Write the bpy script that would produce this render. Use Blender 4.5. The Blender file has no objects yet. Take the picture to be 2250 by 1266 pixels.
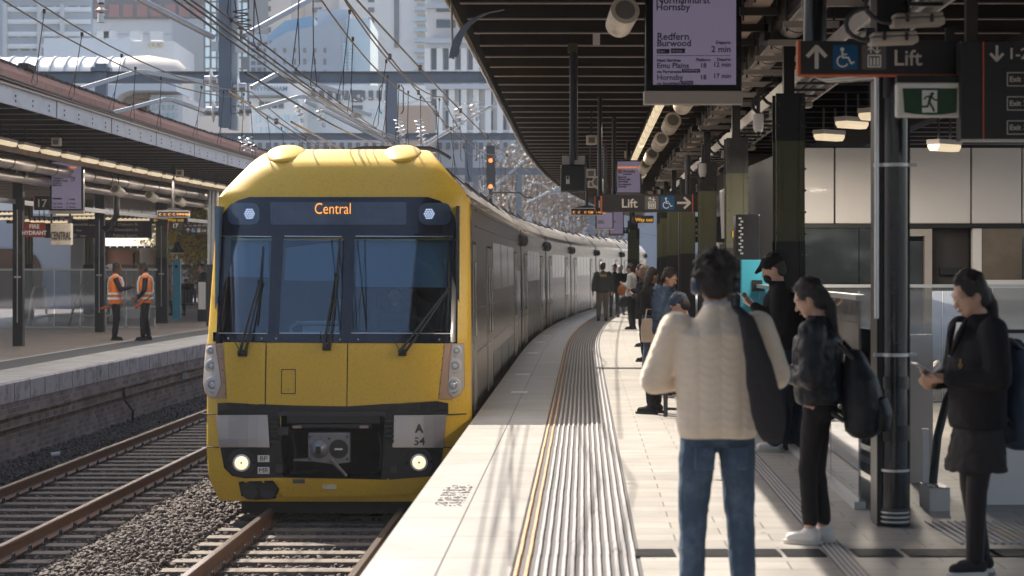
import bpy, math, random
import numpy as np
from mathutils import Vector, Matrix
random.seed(7); rng = np.random.default_rng(7)
R = math.radians
S = bpy.context.scene
COL = S.collection
# ---------------------------------------------------------------- camera
FPX = 4500.0; HOR = 585.0; CX = 1125.0; EYE = 1.7
cam_d = bpy.data.cameras.new("camera"); cam = bpy.data.objects.new("camera", cam_d); COL.objects.link(cam)
cam.location = (0, 0, EYE); cam.rotation_euler = (R(90), 0, 0)
cam_d.sensor_width = 36; cam_d.lens = FPX / 2250 * 36
cam_d.shift_y = -(633 - HOR) / 2250
cam_d.clip_start = .1; cam_d.clip_end = 6000
cam_d.dof.use_dof = True; cam_d.dof.focus_distance = 27.0; cam_d.dof.aperture_fstop = 3.6
S.camera = cam
# ---------------------------------------------------------------- sky and sun
SUN_EL, SUN_AZ = 45.0, -37.0      # azimuth measured from +Y towards +X
w = bpy.data.worlds.new("World"); S.world = w; w.use_nodes = True
nt = w.node_tree; bg = nt.nodes['Background']
sky = nt.nodes.new('ShaderNodeTexSky'); sky.sky_type = 'NISHITA'; sky.sun_disc = False
sky.sun_elevation = R(SUN_EL); sky.sun_rotation = R(SUN_AZ); sky.air_density = 1.0; sky.dust_density = 3.5; sky.ozone_density = .35
nt.links.new(sky.outputs[0], bg.inputs[0]); bg.inputs[1].default_value = .12
sd = bpy.data.lights.new("sun", 'SUN'); sun = bpy.data.objects.new("sun", sd); COL.objects.link(sun)
sd.energy = 5.0; sd.angle = R(.5); sd.color = (1, .92, .80)
sv = Vector((math.sin(R(SUN_AZ)) * math.cos(R(SUN_EL)), math.cos(R(SUN_AZ)) * math.cos(R(SUN_EL)), math.sin(R(SUN_EL))))
sun.rotation_euler = sv.to_track_quat('Z', 'Y').to_euler()
S.view_settings.view_transform = 'Standard'; S.view_settings.look = 'None'
S.view_settings.exposure = 1.15; S.view_settings.gamma = 1
S.cycles.max_bounces = 8; S.cycles.diffuse_bounces = 4; S.cycles.transparent_max_bounces = 12
S.cycles.caustics_reflective = False; S.cycles.caustics_refractive = False
S.cycles.volume_bounces = 0
S.cycles.sample_clamp_indirect = 6

# ---------------------------------------------------------------- geometry of the place
def g(D):                       # x of the right-hand platform edge at distance D (straight, then a bend to the right)
    return -1.23 + .035 * D + .00092 * max(0, D - 40) ** 2
def P(px, py, D):               # a photo point at distance D
    return Vector(((px - CX) / FPX * D, D, EYE - (py - HOR) / FPX * D))
def L(wd, D, z):                # a point at lateral offset wd from the platform edge
    return Vector((g(D) + wd, D, z))
def frange(a, b, st):
    n = max(1, int(round((b - a) / st)))
    return [a + (b - a) * i / n for i in range(n + 1)]

# ---------------------------------------------------------------- materials
MATS = {}
def mat(name, col=(.5, .5, .5), rough=.6, metal=0, var=.12, vscale=6, bump=.0, bscale=40, emit=None, estr=1, spec=.5, coat=0, dark=None, dscale=2.0, damt=.5, streak=None):
    if name in MATS: return MATS[name]
    m = bpy.data.materials.new(name); m.use_nodes = True; n = m.node_tree; b = n.nodes['Principled BSDF']
    b.inputs['Roughness'].default_value = rough; b.inputs['Metallic'].default_value = metal
    b.inputs['Specular IOR Level'].default_value = spec
    if coat: b.inputs['Coat Weight'].default_value = coat; b.inputs['Coat Roughness'].default_value = .05
    tc = n.nodes.new('ShaderNodeTexCoord'); nz = n.nodes.new('ShaderNodeTexNoise')
    nz.inputs['Scale'].default_value = vscale; nz.inputs['Detail'].default_value = 6; nz.inputs['Roughness'].default_value = .65
    if streak:
        mp = n.nodes.new('ShaderNodeMapping'); mp.inputs['Scale'].default_value = streak; n.links.new(tc.outputs['Object'], mp.inputs[0]); n.links.new(mp.outputs[0], nz.inputs['Vector'])
    else: n.links.new(tc.outputs['Object'], nz.inputs['Vector'])
    mx = n.nodes.new('ShaderNodeMix'); mx.data_type = 'RGBA'
    c = np.array(col)
    mx.inputs[6].default_value = (*np.clip(c * (1 - var), 0, 1), 1); mx.inputs[7].default_value = (*np.clip(c * (1 + var), 0, 1), 1)
    n.links.new(nz.outputs[0], mx.inputs[0]); out = mx.outputs[2]
    if dark:
        n2 = n.nodes.new('ShaderNodeTexNoise'); n2.inputs['Scale'].default_value = dscale; n2.inputs['Detail'].default_value = 8; n2.inputs['Roughness'].default_value = .7
        n.links.new(tc.outputs['Object'], n2.inputs['Vector'])
        rp = n.nodes.new('ShaderNodeValToRGB'); rp.color_ramp.elements[0].position = .5; rp.color_ramp.elements[1].position = .72
        rp.color_ramp.elements[1].color = (damt, damt, damt, 1)
        n.links.new(n2.outputs[0], rp.inputs[0])
        m2 = n.nodes.new('ShaderNodeMix'); m2.data_type = 'RGBA'; n.links.new(rp.outputs[0], m2.inputs[0]); n.links.new(out, m2.inputs[6]); m2.inputs[7].default_value = (*dark, 1); out = m2.outputs[2]
    n.links.new(out, b.inputs['Base Color'])
    if bump:
        n3 = n.nodes.new('ShaderNodeTexNoise'); n3.inputs['Scale'].default_value = bscale; n3.inputs['Detail'].default_value = 5
        n.links.new((mp if streak else tc).outputs[0 if streak else 'Object'], n3.inputs['Vector'])
        bp = n.nodes.new('ShaderNodeBump'); bp.inputs['Strength'].default_value = bump; bp.inputs['Distance'].default_value = .02
        n.links.new(n3.outputs[0], bp.inputs['Height']); n.links.new(bp.outputs[0], b.inputs['Normal'])
    if emit:
        b.inputs['Emission Color'].default_value = (*emit, 1); b.inputs['Emission Strength'].default_value = estr
    MATS[name] = m; return m
def glass(name, tint=(.8, .85, .9), refl=.15, rough=.02, body=None, bfac=0.0, wave=0):
    if name in MATS: return MATS[name]
    m = bpy.data.materials.new(name); m.use_nodes = True; n = m.node_tree; n.nodes.clear()
    o = n.nodes.new('ShaderNodeOutputMaterial'); t = n.nodes.new('ShaderNodeBsdfTransparent'); t.inputs[0].default_value = (*tint, 1)
    gl = n.nodes.new('ShaderNodeBsdfGlossy'); gl.inputs['Roughness'].default_value = rough; gl.inputs[0].default_value = (.95, .97, 1, 1)
    fr = n.nodes.new('ShaderNodeFresnel'); fr.inputs[0].default_value = 1.5
    ma = n.nodes.new('ShaderNodeMath'); ma.operation = 'ADD'; ma.use_clamp = True; ma.inputs[1].default_value = refl
    n.links.new(fr.outputs[0], ma.inputs[0])
    src = t.outputs[0]
    if body:
        d = n.nodes.new('ShaderNodeBsdfDiffuse'); d.inputs[0].default_value = (*body, 1)
        mb = n.nodes.new('ShaderNodeMixShader'); mb.inputs[0].default_value = bfac
        n.links.new(t.outputs[0], mb.inputs[1]); n.links.new(d.outputs[0], mb.inputs[2]); src = mb.outputs[0]
    mx = n.nodes.new('ShaderNodeMixShader'); n.links.new(ma.outputs[0], mx.inputs[0]); n.links.new(src, mx.inputs[1]); n.links.new(gl.outputs[0], mx.inputs[2])
    n.links.new(mx.outputs[0], o.inputs[0])
    if wave:
        tc = n.nodes.new('ShaderNodeTexCoord'); nz = n.nodes.new('ShaderNodeTexNoise'); nz.inputs['Scale'].default_value = 1.5
        n.links.new(tc.outputs['Object'], nz.inputs[0]); bp = n.nodes.new('ShaderNodeBump'); bp.inputs['Strength'].default_value = wave; bp.inputs['Distance'].default_value = .05
        n.links.new(nz.outputs[0], bp.inputs['Height']); n.links.new(bp.outputs[0], gl.inputs['Normal'])
    MATS[name] = m; return m
# ---------------------------------------------------------------- mesh builder
def wloc(o):
    v = Vector((0, 0, 0))
    while o: v += o.location; o = o.parent
    return v
class MB:
    def __init__(s): s.v = []; s.f = []; s.uv = None; s.mi = []; s.cur = 0
    def add(s, vs, fs):
        k = len(s.v); s.v += [tuple(a) for a in vs]; s.f += [tuple(i + k for i in f) for f in fs]; s.mi += [s.cur] * len(fs); return s
    def box(s, x0, x1, y0, y1, z0, z1):
        return s.add([(x0, y0, z0), (x1, y0, z0), (x1, y1, z0), (x0, y1, z0), (x0, y0, z1), (x1, y0, z1), (x1, y1, z1), (x0, y1, z1)],
                     [(0, 3, 2, 1), (4, 5, 6, 7), (0, 1, 5, 4), (1, 2, 6, 5), (2, 3, 7, 6), (3, 0, 4, 7)])
    def cbox(s, c, sx, sy, sz, rz=0, rx=0, ry=0):
        M = Matrix.Rotation(rz, 3, 'Z') @ Matrix.Rotation(ry, 3, 'Y') @ Matrix.Rotation(rx, 3, 'X'); c = Vector(c)
        vs = [c + M @ Vector((a * sx / 2, b * sy / 2, d * sz / 2)) for d in (-1, 1) for a, b in ((-1, -1), (1, -1), (1, 1), (-1, 1))]
        return s.add(vs, [(0, 3, 2, 1), (4, 5, 6, 7), (0, 1, 5, 4), (1, 2, 6, 5), (2, 3, 7, 6), (3, 0, 4, 7)])
    def beam(s, p, q, w_, h_):
        p = Vector(p); q = Vector(q); d = (q - p).normalized(); up = Vector((0, 0, 1)) if abs(d.z) < .9 else Vector((0, 1, 0))
        a = d.cross(up).normalized() * w_ / 2; b = a.cross(d).normalized() * h_ / 2
        vs = [p - a - b, p + a - b, p + a + b, p - a + b, q - a - b, q + a - b, q + a + b, q - a + b]
        return s.add(vs, [(0, 1, 2, 3), (7, 6, 5, 4), (0, 4, 5, 1), (1, 5, 6, 2), (2, 6, 7, 3), (3, 7, 4, 0)])
    def tube(s, pts, r, n=8, cap=True):
        pts = [Vector(p) for p in pts]; rs = r if hasattr(r, '__len__') else [r] * len(pts)
        vs = []; prev = None
        for i, p in enumerate(pts):
            d = (pts[min(i + 1, len(pts) - 1)] - pts[max(i - 1, 0)])
            d = d.normalized() if d.length > 1e-9 else Vector((0, 0, 1))
            if prev is None:
                up = Vector((0, 0, 1)) if abs(d.z) < .9 else Vector((0, 1, 0)); a = d.cross(up).normalized()
            else:
                a = (prev - d * prev.dot(d)); a = a.normalized() if a.length > 1e-6 else d.orthogonal().normalized()
            prev = a; b = d.cross(a)
            for k in range(n):
                t = 2 * math.pi * k / n; vs.append(p + (a * math.cos(t) + b * math.sin(t)) * rs[i])
        fs = []
        for i in range(len(pts) - 1):
            for k in range(n):
                fs.append((i * n + k, i * n + (k + 1) % n, (i + 1) * n + (k + 1) % n, (i + 1) * n + k))
        if cap:
            fs.append(tuple(range(n))[::-1]); fs.append(tuple((len(pts) - 1) * n + k for k in range(n)))
        return s.add(vs, fs)
    def cyl(s, p, q, r, n=16, r2=None): return s.tube([p, q], [r, r if r2 is None else r2], n)
    def ell(s, c, rx, ry, rz, n=14, m=9, M=None):
        c = Vector(c); vs = []; fs = []
        for i in range(m + 1):
            ph = math.pi * i / m
            for k in range(n):
                t = 2 * math.pi * k / n; v = Vector((math.sin(ph) * math.cos(t) * rx, math.sin(ph) * math.sin(t) * ry, math.cos(ph) * rz))
                if i in (0, m) and k: v = v
                vs.append(c + (M @ v if M else v))
        # poles merged
        vs2 = [vs[0]] + vs[n:m * n] + [vs[m * n]]
        for k in range(n):
            fs.append((0, 1 + k, 1 + (k + 1) % n))
            for i in range(m - 2):
                a = 1 + i * n + k; b = 1 + i * n + (k + 1) % n; fs.append((a, a + n, b + n, b))
            fs.append((1 + (m - 2) * n + k, len(vs2) - 1, 1 + (m - 2) * n + (k + 1) % n))
        return s.add(vs2, fs)
    def prism(s, poly, y0, y1):       # polygon in x,z, extruded along y
        n = len(poly); vs = [(x, y0, z) for x, z in poly] + [(x, y1, z) for x, z in poly]
        return s.add(vs, [tuple(range(n)), tuple(range(2 * n - 1, n - 1, -1))] + [(i, i + n, (i + 1) % n + n, (i + 1) % n) for i in range(n)])
    def loft(s, rings, cap=True):
        n = len(rings[0]); vs = [p for r in rings for p in r]; fs = []
        for i in range(len(rings) - 1):
            for k in range(n): fs.append((i * n + k, i * n + (k + 1) % n, (i + 1) * n + (k + 1) % n, (i + 1) * n + k))
        if cap: fs.append(tuple(range(n))[::-1]); fs.append(tuple((len(rings) - 1) * n + k for k in range(n)))
        return s.add(vs, fs)
    def sweep(s, sec, Ds, closed=True, cap=True):      # section points (w,z) swept along the bend of the line
        return s.loft([[L(a, D, z) for a, z in sec] for D in Ds], cap) if closed else s.grid([[L(a, D, z) for a, z in sec] for D in Ds])
    def grid(s, rows):
        n = len(rows[0]); fs = [(i * n + k, i * n + k + 1, (i + 1) * n + k + 1, (i + 1) * n + k) for i in range(len(rows) - 1) for k in range(n - 1)]
        return s.add([p for r in rows for p in r], fs)
    def build(s, name, mats, parent=None, local=False, smooth=False, ang=35, bevel=0):
        me = bpy.data.meshes.new(name); o = bpy.data.objects.new(name, me); COL.objects.link(o)
        off = wloc(parent) if (parent and not local) else Vector((0, 0, 0))
        vs = [(a - off.x, b - off.y, c - off.z) for a, b, c in s.v] if off.length else s.v
        me.from_pydata(vs, [], s.f)
        mats = mats if isinstance(mats, (list, tuple)) else [mats]
        for m in mats: me.materials.append(m)
        if len(mats) > 1: me.polygons.foreach_set('material_index', s.mi)
        if s.uv: 
            u = me.uv_layers.new(name='UVMap')
            for l in me.loops: u.data[l.index].uv = s.uv[l.vertex_index]
        me.update()
        if smooth:
            me.polygons.foreach_set('use_smooth', [True] * len(me.polygons)); me.set_sharp_from_angle(angle=R(ang))
        if bevel:
            b = o.modifiers.new('bevel', 'BEVEL'); b.width = bevel; b.segments = 2; b.limit_method = 'ANGLE'; b.angle_limit = R(40)
        if parent: o.parent = parent
        return o
def tag(o, label=None, cat=None, group=None, kind=None):
    if label: o['label'] = label
    if cat: o['category'] = cat
    if group: o['group'] = group
    if kind: o['kind'] = kind
    return o
def thing(name, label, cat, loc=(0, 0, 0), rz=0, group=None):
    o = bpy.data.objects.new(name, None); COL.objects.link(o); o.empty_display_size = .1
    o.location = loc; o.rotation_euler = (0, 0, rz); return tag(o, label, cat, group)
def dup(root, loc, rz=None, label=None, group=None):
    def cp(o, parent):
        c = o.copy(); COL.objects.link(c); c.parent = parent
        for k in o.children: cp(k, c)
        return c
    r = cp(root, None); r.location = loc
    if rz is not None: r.rotation_euler = (0, 0, rz)
    if label: r['label'] = label
    if group: r['group'] = group
    return r
def text_mesh(s, size, ext=.002, align='LEFT', bold=0):
    c = bpy.data.curves.new('lettering', 'FONT'); c.body = s; c.size = size; c.extrude = ext; c.align_x = align; c.offset = bold; c.resolution_u = 3
    o = bpy.data.objects.new('lettering', c); COL.objects.link(o)
    bpy.context.view_layer.update()
    me = bpy.data.meshes.new_from_object(o.evaluated_get(bpy.context.evaluated_depsgraph_get()))
    bpy.data.objects.remove(o); bpy.data.curves.remove(c); return me
def text(s, p, cap, m, parent, align='LEFT', name='lettering', bold=0, M=None, sx=1):
    # cap: height of the capitals in metres; text faces -Y unless M is given
    me = text_mesh(s, cap / .7, .0015, align, bold); me.materials.append(m)
    M = M or Matrix.Rotation(R(90), 4, 'X')
    me.transform(Matrix.Translation(Vector(p) - (wloc(parent) if parent else Vector())) @ M @ Matrix.Diagonal((sx, 1, 1, 1)))
    me.name = name
    o = bpy.data.objects.new(name, me); COL.objects.link(o); o.parent = parent; return o
# ---------------------------------------------------------------- the materials of the place
def tiles_mat(name, col, mort, bw, bh, msize=.006, rough=.55, var=.1, rot=False, offset=.5, stain=.25, ribs=False):
    m = bpy.data.materials.new(name); m.use_nodes = True; n = m.node_tree; b = n.nodes['Principled BSDF']; b.inputs['Roughness'].default_value = rough
    uv = n.nodes.new('ShaderNodeUVMap'); br = n.nodes.new('ShaderNodeTexBrick')
    br.inputs['Scale'].default_value = 1; br.inputs['Brick Width'].default_value = bw; br.inputs['Row Height'].default_value = bh
    br.inputs['Mortar Size'].default_value = msize; br.inputs['Mortar Smooth'].default_value = .2; br.offset = offset
    c = np.array(col); br.inputs[1].default_value = (*np.clip(c * (1 + var), 0, 1), 1); br.inputs[2].default_value = (*(c * (1 - var)), 1); br.inputs[3].default_value = (*mort, 1)
    n.links.new(uv.outputs[0], br.inputs['Vector'])
    nz = n.nodes.new('ShaderNodeTexNoise'); nz.inputs['Scale'].default_value = 1.3; nz.inputs['Detail'].default_value = 9; nz.inputs['Roughness'].default_value = .7
    n.links.new(uv.outputs[0], nz.inputs[0])
    rp = n.nodes.new('ShaderNodeMapRange'); rp.inputs[1].default_value = .35; rp.inputs[2].default_value = .7; rp.inputs[3].default_value = 1; rp.inputs[4].default_value = 1 - stain
    n.links.new(nz.outputs[0], rp.inputs[0])
    mu = n.nodes.new('ShaderNodeMix'); mu.data_type = 'RGBA'; mu.blend_type = 'MULTIPLY'; mu.inputs[0].default_value = 1
    n.links.new(br.outputs[0], mu.inputs[6]); n.links.new(rp.outputs[0], mu.inputs[7]); n.links.new(mu.outputs[2], b.inputs['Base Color'])
    bp = n.nodes.new('ShaderNodeBump'); bp.inputs['Strength'].default_value = .5; bp.inputs['Distance'].default_value = .01; bp.invert = True
    n.links.new(br.outputs['Fac'], bp.inputs['Height'])
    n4 = n.nodes.new('ShaderNodeTexNoise'); n4.inputs['Scale'].default_value = 60; n.links.new(uv.outputs[0], n4.inputs[0])
    b2 = n.nodes.new('ShaderNodeBump'); b2.inputs['Strength'].default_value = .15; b2.inputs['Distance'].default_value = .01
    n.links.new(n4.outputs[0], b2.inputs['Height']); n.links.new(bp.outputs[0], b2.inputs['Normal']); n.links.new(b2.outputs[0], b.inputs['Normal'])
    MATS[name] = m; return m
M_pave = tiles_mat('granite_paving', (.37, .345, .32), (.15, .135, .125), .6, .3, .006, .45, .09, stain=.34)
M_cope = tiles_mat('granite_coping', (.39, .37, .345), (.11, .10, .095), .415, .95, .007, .4, .05, offset=0, stain=.28)
M_pave2 = tiles_mat('dark_paving', (.44, .37, .34), (.15, .13, .12), .6, .3, .005, .3, .08, stain=.3)
M_cope2 = tiles_mat('worn_coping', (.56, .54, .52), (.2, .2, .2), .8, .9, .006, .5, .06, offset=0, stain=.4)
M_brick = tiles_mat('sooty_brick', (.40, .30, .25), (.48, .43, .38), .24, .085, .010, .85, .35, stain=.55)
M_brick2 = tiles_mat('red_brick', (.26, .12, .08), (.3, .28, .25), .24, .085, .008, .85, .25, stain=.3)
M_rib = mat('tactile_stone', (.36, .35, .355), .55, var=.1, bump=.2, bscale=90)
M_ribo = mat('tactile_ochre', (.50, .31, .18), .55, var=.12, bump=.2, bscale=90)
M_groove = mat('tactile_bed', (.08, .075, .08), .7, var=.2)
M_ballast = mat('ballast_stone', (.095, .076, .068), .85, var=.65, vscale=9, bump=.5, bscale=50)
M_bed = mat('ballast_bed', (.07, .062, .06), .95, var=.5, vscale=12, bump=.8, bscale=25)
M_rust = mat('rusty_rail', (.16, .088, .058), .6, .3, var=.35, vscale=9, bump=.2)
M_railtop = mat('polished_rail', (.36, .30, .27), .3, .85, var=.12)
M_sleeper = mat('timber_sleeper', (.16, .13, .108), .85, var=.5, vscale=7, bump=.5, bscale=20, dark=(.06, .05, .05), dscale=4, damt=.9)
M_black = mat('black_paint', (.012, .011, .013), .42, var=.3, vscale=8)
M_blackg = mat('black_gloss', (.015, .015, .018), .18, var=.2)
M_dark = mat('dark_steel', (.045, .043, .048), .5, .3, var=.3, bump=.1)
M_joist = mat('dark_timber', (.030, .023, .021), .6, var=.35, vscale=5, bump=.2)
M_flange = mat('bounce_lit_flange', (.30, .25, .23), .4, .2, var=.35, vscale=6)  # lighter steel; bounced platform light on the joist flanges put into the colour
M_deck = mat('canopy_sheet', (.035, .028, .028), .8, var=.3)
M_green = mat('olive_paint', (.075, .076, .042), .5, var=.18, vscale=5, bump=.1)
M_fascia = mat('grey_fascia', (.55, .55, .58), .5, var=.1, dark=(.2, .17, .17), dscale=3, damt=.5)
M_rustroof = mat('rusty_roof', (.40, .19, .13), .8, var=.45, vscale=5, bump=.5, dark=(.05, .04, .04), dscale=5, damt=.8)
M_galv = mat('galvanised_steel', (.52, .52, .53), .35, .75, var=.15, vscale=7)
M_gantry = mat('blue_grey_steel', (.155, .18, .22), .5, .35, var=.18, vscale=3, bump=.1)
M_gantry2 = mat('grey_steel', (.42, .44, .47), .45, .4, var=.15, vscale=4)
M_duct = mat('spiral_duct', (.52, .46, .42), .34, .7, var=.25, vscale=5)
M_wire = mat('copper_wire', (.10, .075, .06), .7, .1, var=.2)
M_wired = mat('black_wire', (.045, .04, .04), .5, .4)
M_porc = mat('white_porcelain', (.78, .74, .68), .2, var=.06)
M_yellow = mat('yellow_paint', (.74, .455, .04), .42, var=.06, vscale=2, coat=.15, dark=(.30, .16, .03), dscale=34, damt=.38)
def _():
    # a few small chips and grime specks on the yellow paint
    n = M_yellow.node_tree
_()
M_steel = mat('stainless_side', (.20, .152, .122), .24, .92, var=.55, vscale=1.0, bump=.35, bscale=2.5, streak=(3, 5, .25))  # dark warm tone and upright streaks put reflections into the steel colour
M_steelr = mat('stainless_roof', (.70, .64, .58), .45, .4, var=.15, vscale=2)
M_plate = mat('brushed_plate', (.50, .47, .48), .38, .8, var=.12)
M_navy = mat('navy_mask', (.008, .012, .024), .22, var=.1, coat=.3)
M_cab = mat('cab_wall', (.14, .21, .29), .6, var=.15)
M_blind = mat('window_blind', (.34, .42, .46), .7, var=.06)
M_rubber = mat('black_rubber', (.02, .02, .02), .6, var=.3)
M_under = mat('underframe', (.035, .03, .03), .8, var=.5)
M_coupler = mat('coupler_steel', (.21, .20, .21), .5, .4, var=.2, dark=(.1, .06, .04), dscale=9, damt=.6)
M_lamp = mat('lamp_lit', (.9, .85, .7), .4, emit=(1, .80, .50), estr=.5)
M_tube = mat('tube_light', (.9, .85, .7), .4, emit=(1, .78, .48), estr=.28)
M_led = mat('led_orange', (.9, .4, .1), .4, emit=(1, .36, .06), estr=.6)
M_ledw = mat('led_white', (.8, .85, 1), .4, emit=(.55, .68, 1), estr=.6)
M_lens = mat('lens_white', (.66, .64, .63), .12, var=.1, coat=.6)
M_lensd = mat('lens_ring', (.36, .36, .38), .15, .3, var=.2, coat=.6)
M_copper = mat('bronze_plate', (.42, .27, .19), .5, .2, var=.12)
M_white = mat('white_print', (.78, .76, .72), .5, var=.03)
M_print = mat('cream_print', (.62, .57, .52), .5, var=.03)
M_sign = mat('sign_charcoal', (.022, .019, .022), .4, var=.15)
M_orange = mat('orange_edge', (.55, .10, .03), .5)
M_blue = mat('access_blue', (.0, .085, .22), .45, var=.04)
M_signgrey = mat('sign_grey', (.12, .105, .105), .5, var=.05)
M_screen = mat('screen_violet', (.1, .08, .12), .35, emit=(.25, .21, .31), estr=.20, var=.1, vscale=1.5)
M_screent = mat('screen_text', (.04, .03, .05), .5)
M_screeno = mat('screen_orange', (.3, .1, .04), .5, emit=(.5, .17, .06), estr=.5)
M_way = mat('wayout_amber', (.65, .34, .03), .5, emit=(.7, .35, .03), estr=.25)
M_cream = mat('cream_enamel', (.82, .72, .60), .45, var=.1, dark=(.2, .16, .13), dscale=7, damt=.6)
M_mesh = mat('speaker_mesh', (.22, .20, .19), .7, var=.3, vscale=60)
M_box = mat('grey_box', (.42, .37, .34), .5, var=.1)
M_teal = mat('teal_panel', (.05, .30, .40), .35, var=.05)
M_panel = mat('white_panel', (.84, .79, .76), .35, var=.05, vscale=1.2, coat=.15)
M_redsign = mat('red_enamel', (.26, .035, .03), .4, var=.08)
M_exitg = mat('exit_green', (.014, .06, .028), .4, var=.3)
M_glass = glass('balustrade_glass', (.72, .76, .8), .07, .03, (.45, .42, .40), .10)
M_glass2 = glass('shop_glass', (.28, .3, .34), .12, .02, wave=.15)
M_wind = glass('windscreen_glass', (.70, .84, .93), .03, .01)
M_tglass = mat('train_window', (.025, .023, .025), .14, .0, var=.2, spec=.4)
# ================================================================ SETTING
DS = frange(-8, 40, 4) + frange(42, 150, 3)
def strip(name, w0, w1, z, m, D0=-8, D1=150, uvs=(1, 1), wz=None):
    mb = MB(); rows = []; mb.uv = []
    Ds = [D for D in DS if D0 < D < D1]; Ds = [D0] + Ds + [D1]
    n = max(1, int((w1 - w0) / 2)); arc = 0; prev = None
    for D in Ds:
        p = L(w0, D, z); arc += (p - prev).length if prev is not None else 0; prev = p
        rows.append([L(w0 + (w1 - w0) * k / n, D, z) for k in range(n + 1)]); mb.uv += [((w0 + (w1 - w0) * k / n), arc) for k in range(n + 1)]
    mb.grid(rows); return mb.build(name, m)
ground = MB(); ground.add([(-700, -90, -1.75), (700, -90, -1.75), (700, 1500, -1.75), (-700, 1500, -1.75)], [(0, 1, 2, 3)])
tag(ground.build('ground', M_bed), kind='structure')
# right platform: paving over coping, with a solid face to the track
tag(strip('platform_paving', 1.56, 26, 0, M_pave), kind='structure')
tag(strip('platform_coping', 0, .832, 0, M_cope), kind='structure')
mb = MB(); mb.sweep([(0, -.004), (.0, -.22), (.12, -.25), (.12, -1.8), (.16, -1.8), (.16, -.03), (26, -.03), (26, -.004)][:8], [-8] + [D for D in DS if D > -8], closed=False)
tag(mb.build('platform_face', mat('coping_face', (.34, .31, .29), .8, var=.3, bump=.3)), kind='structure')
tag(strip('tactile_bed', .832, 1.56, -.006, M_groove), kind='structure')
# tactile ribs: short paver lengths, each very slightly off the next
def ribs(name, ws, m, label):
    mb = MB(); D = 6.0
    r_ = random.Random(3)
    while D < 95:
        ln = .6; D1 = D + ln - .008; j = r_.uniform(-.0018, .0018)
        for w_ in ws:
            a, b = g(D) + w_ + j, g(D1) + w_ + j; h = .014; q = .0125
            mb.add([(a - q, D, -.006), (a - q * .6, D, h - .003), (a + q * .6, D, h - .003), (a + q, D, -.006), (b - q, D1, -.006), (b - q * .6, D1, h - .003), (b + q * .6, D1, h - .003), (b + q, D1, -.006)],
                   [(0, 1, 2, 3), (0, 4, 5, 1), (1, 5, 6, 2), (2, 6, 7, 3), (7, 6, 5, 4)])
        D += ln
    return tag(mb.build(name, m), kind='structure')
ribs('tactile_ochre_ribs', [.855, .912], M_ribo, '')
ribs('tactile_ribs', [.967 + .0505 * i for i in range(12)], M_rib, '')
# left platform and its brick wall
LW = -7.2
tag(strip('platform_paving', -24, LW - 2.05, 0, M_pave2), kind='structure')
tag(strip('platform_line', LW - 2.05, LW - 1.93, .0, mat('pale_line', (.45, .44, .43), .6)), kind='structure')
tag(strip('platform_tactile', LW - 1.93, LW - 1.1, .0, mat('dark_tactile', (.06, .065, .08), .6, var=.2)), kind='structure')
tag(strip('platform_coping', LW - 1.1, LW, 0, M_cope2), kind='structure')
mb = MB(); mb.uv = []
def uvwall(mb, prof, Ds):
    rows = []; uv = []; arc = 0; prev = None
    vv = [0]
    for i in range(1, len(prof)): vv.append(vv[-1] + math.dist(prof[i], prof[i - 1]))
    for D in Ds:
        p = L(0, D, 0); arc += (p - prev).length if prev is not None else 0; prev = p
        rows.append([L(a, D, z) for a, z in prof]); uv += [(arc, v) for v in vv]
    mb.grid(rows); mb.uv = (mb.uv or []) + uv
WD = frange(-8, 150, 2)
bw = thing('brick_platform_wall', 'sooty brick retaining wall with stepped courses under the left platform edge', 'wall', L(LW, 30, -1.6))
mb = MB(); uvwall(mb, [(LW + .02, -.30), (LW + .02, -.52), (LW - .03, -.53), (LW - .03, -.70), (LW - .09, -.71), (LW - .09, -1.72)], WD); mb.build('brickwork', M_brick, bw)
mb = MB(); mb.sweep([(LW, -.004), (LW + .03, -.02), (LW + .03, -.30), (LW - .3, -.30)], WD, closed=False)
mb.build('coping_face', mat('stained_edge', (.66, .58, .54), .8, var=.25, vscale=5, bump=.3, dark=(.09, .075, .07), dscale=3.5, damt=.9), bw)
mb = MB()
for D in frange(14, 90, .85): mb.cbox(L(LW + .031, D, -.16), .006, .012, .26)
mb.build('edge_joints', M_dark, bw)
c = thing('wall_cable', 'dark cable dropping down the brick wall of the left platform', 'cable', L(LW - .08, 38, -.7))
mb = MB(); mb.tube([L(LW - .02, 37.6, -.5), L(LW + .0, 37.6, -.75), L(LW + .02, 38.2, -1.0), L(LW - .05, 38.4, -1.65)], .025, 6); mb.build('cable', M_black, c)
mb = MB(); mb.tube([L(LW + .05, 43, -.32), L(LW + .06, 43, -.55)], .012, 5).cbox(L(LW + .06, 43, -.6), .1, .12, .12); 
tag(mb.build('wall_lamp', M_galv), 'small galvanised fitting hanging from the left platform edge near the train', 'fitting')

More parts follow.
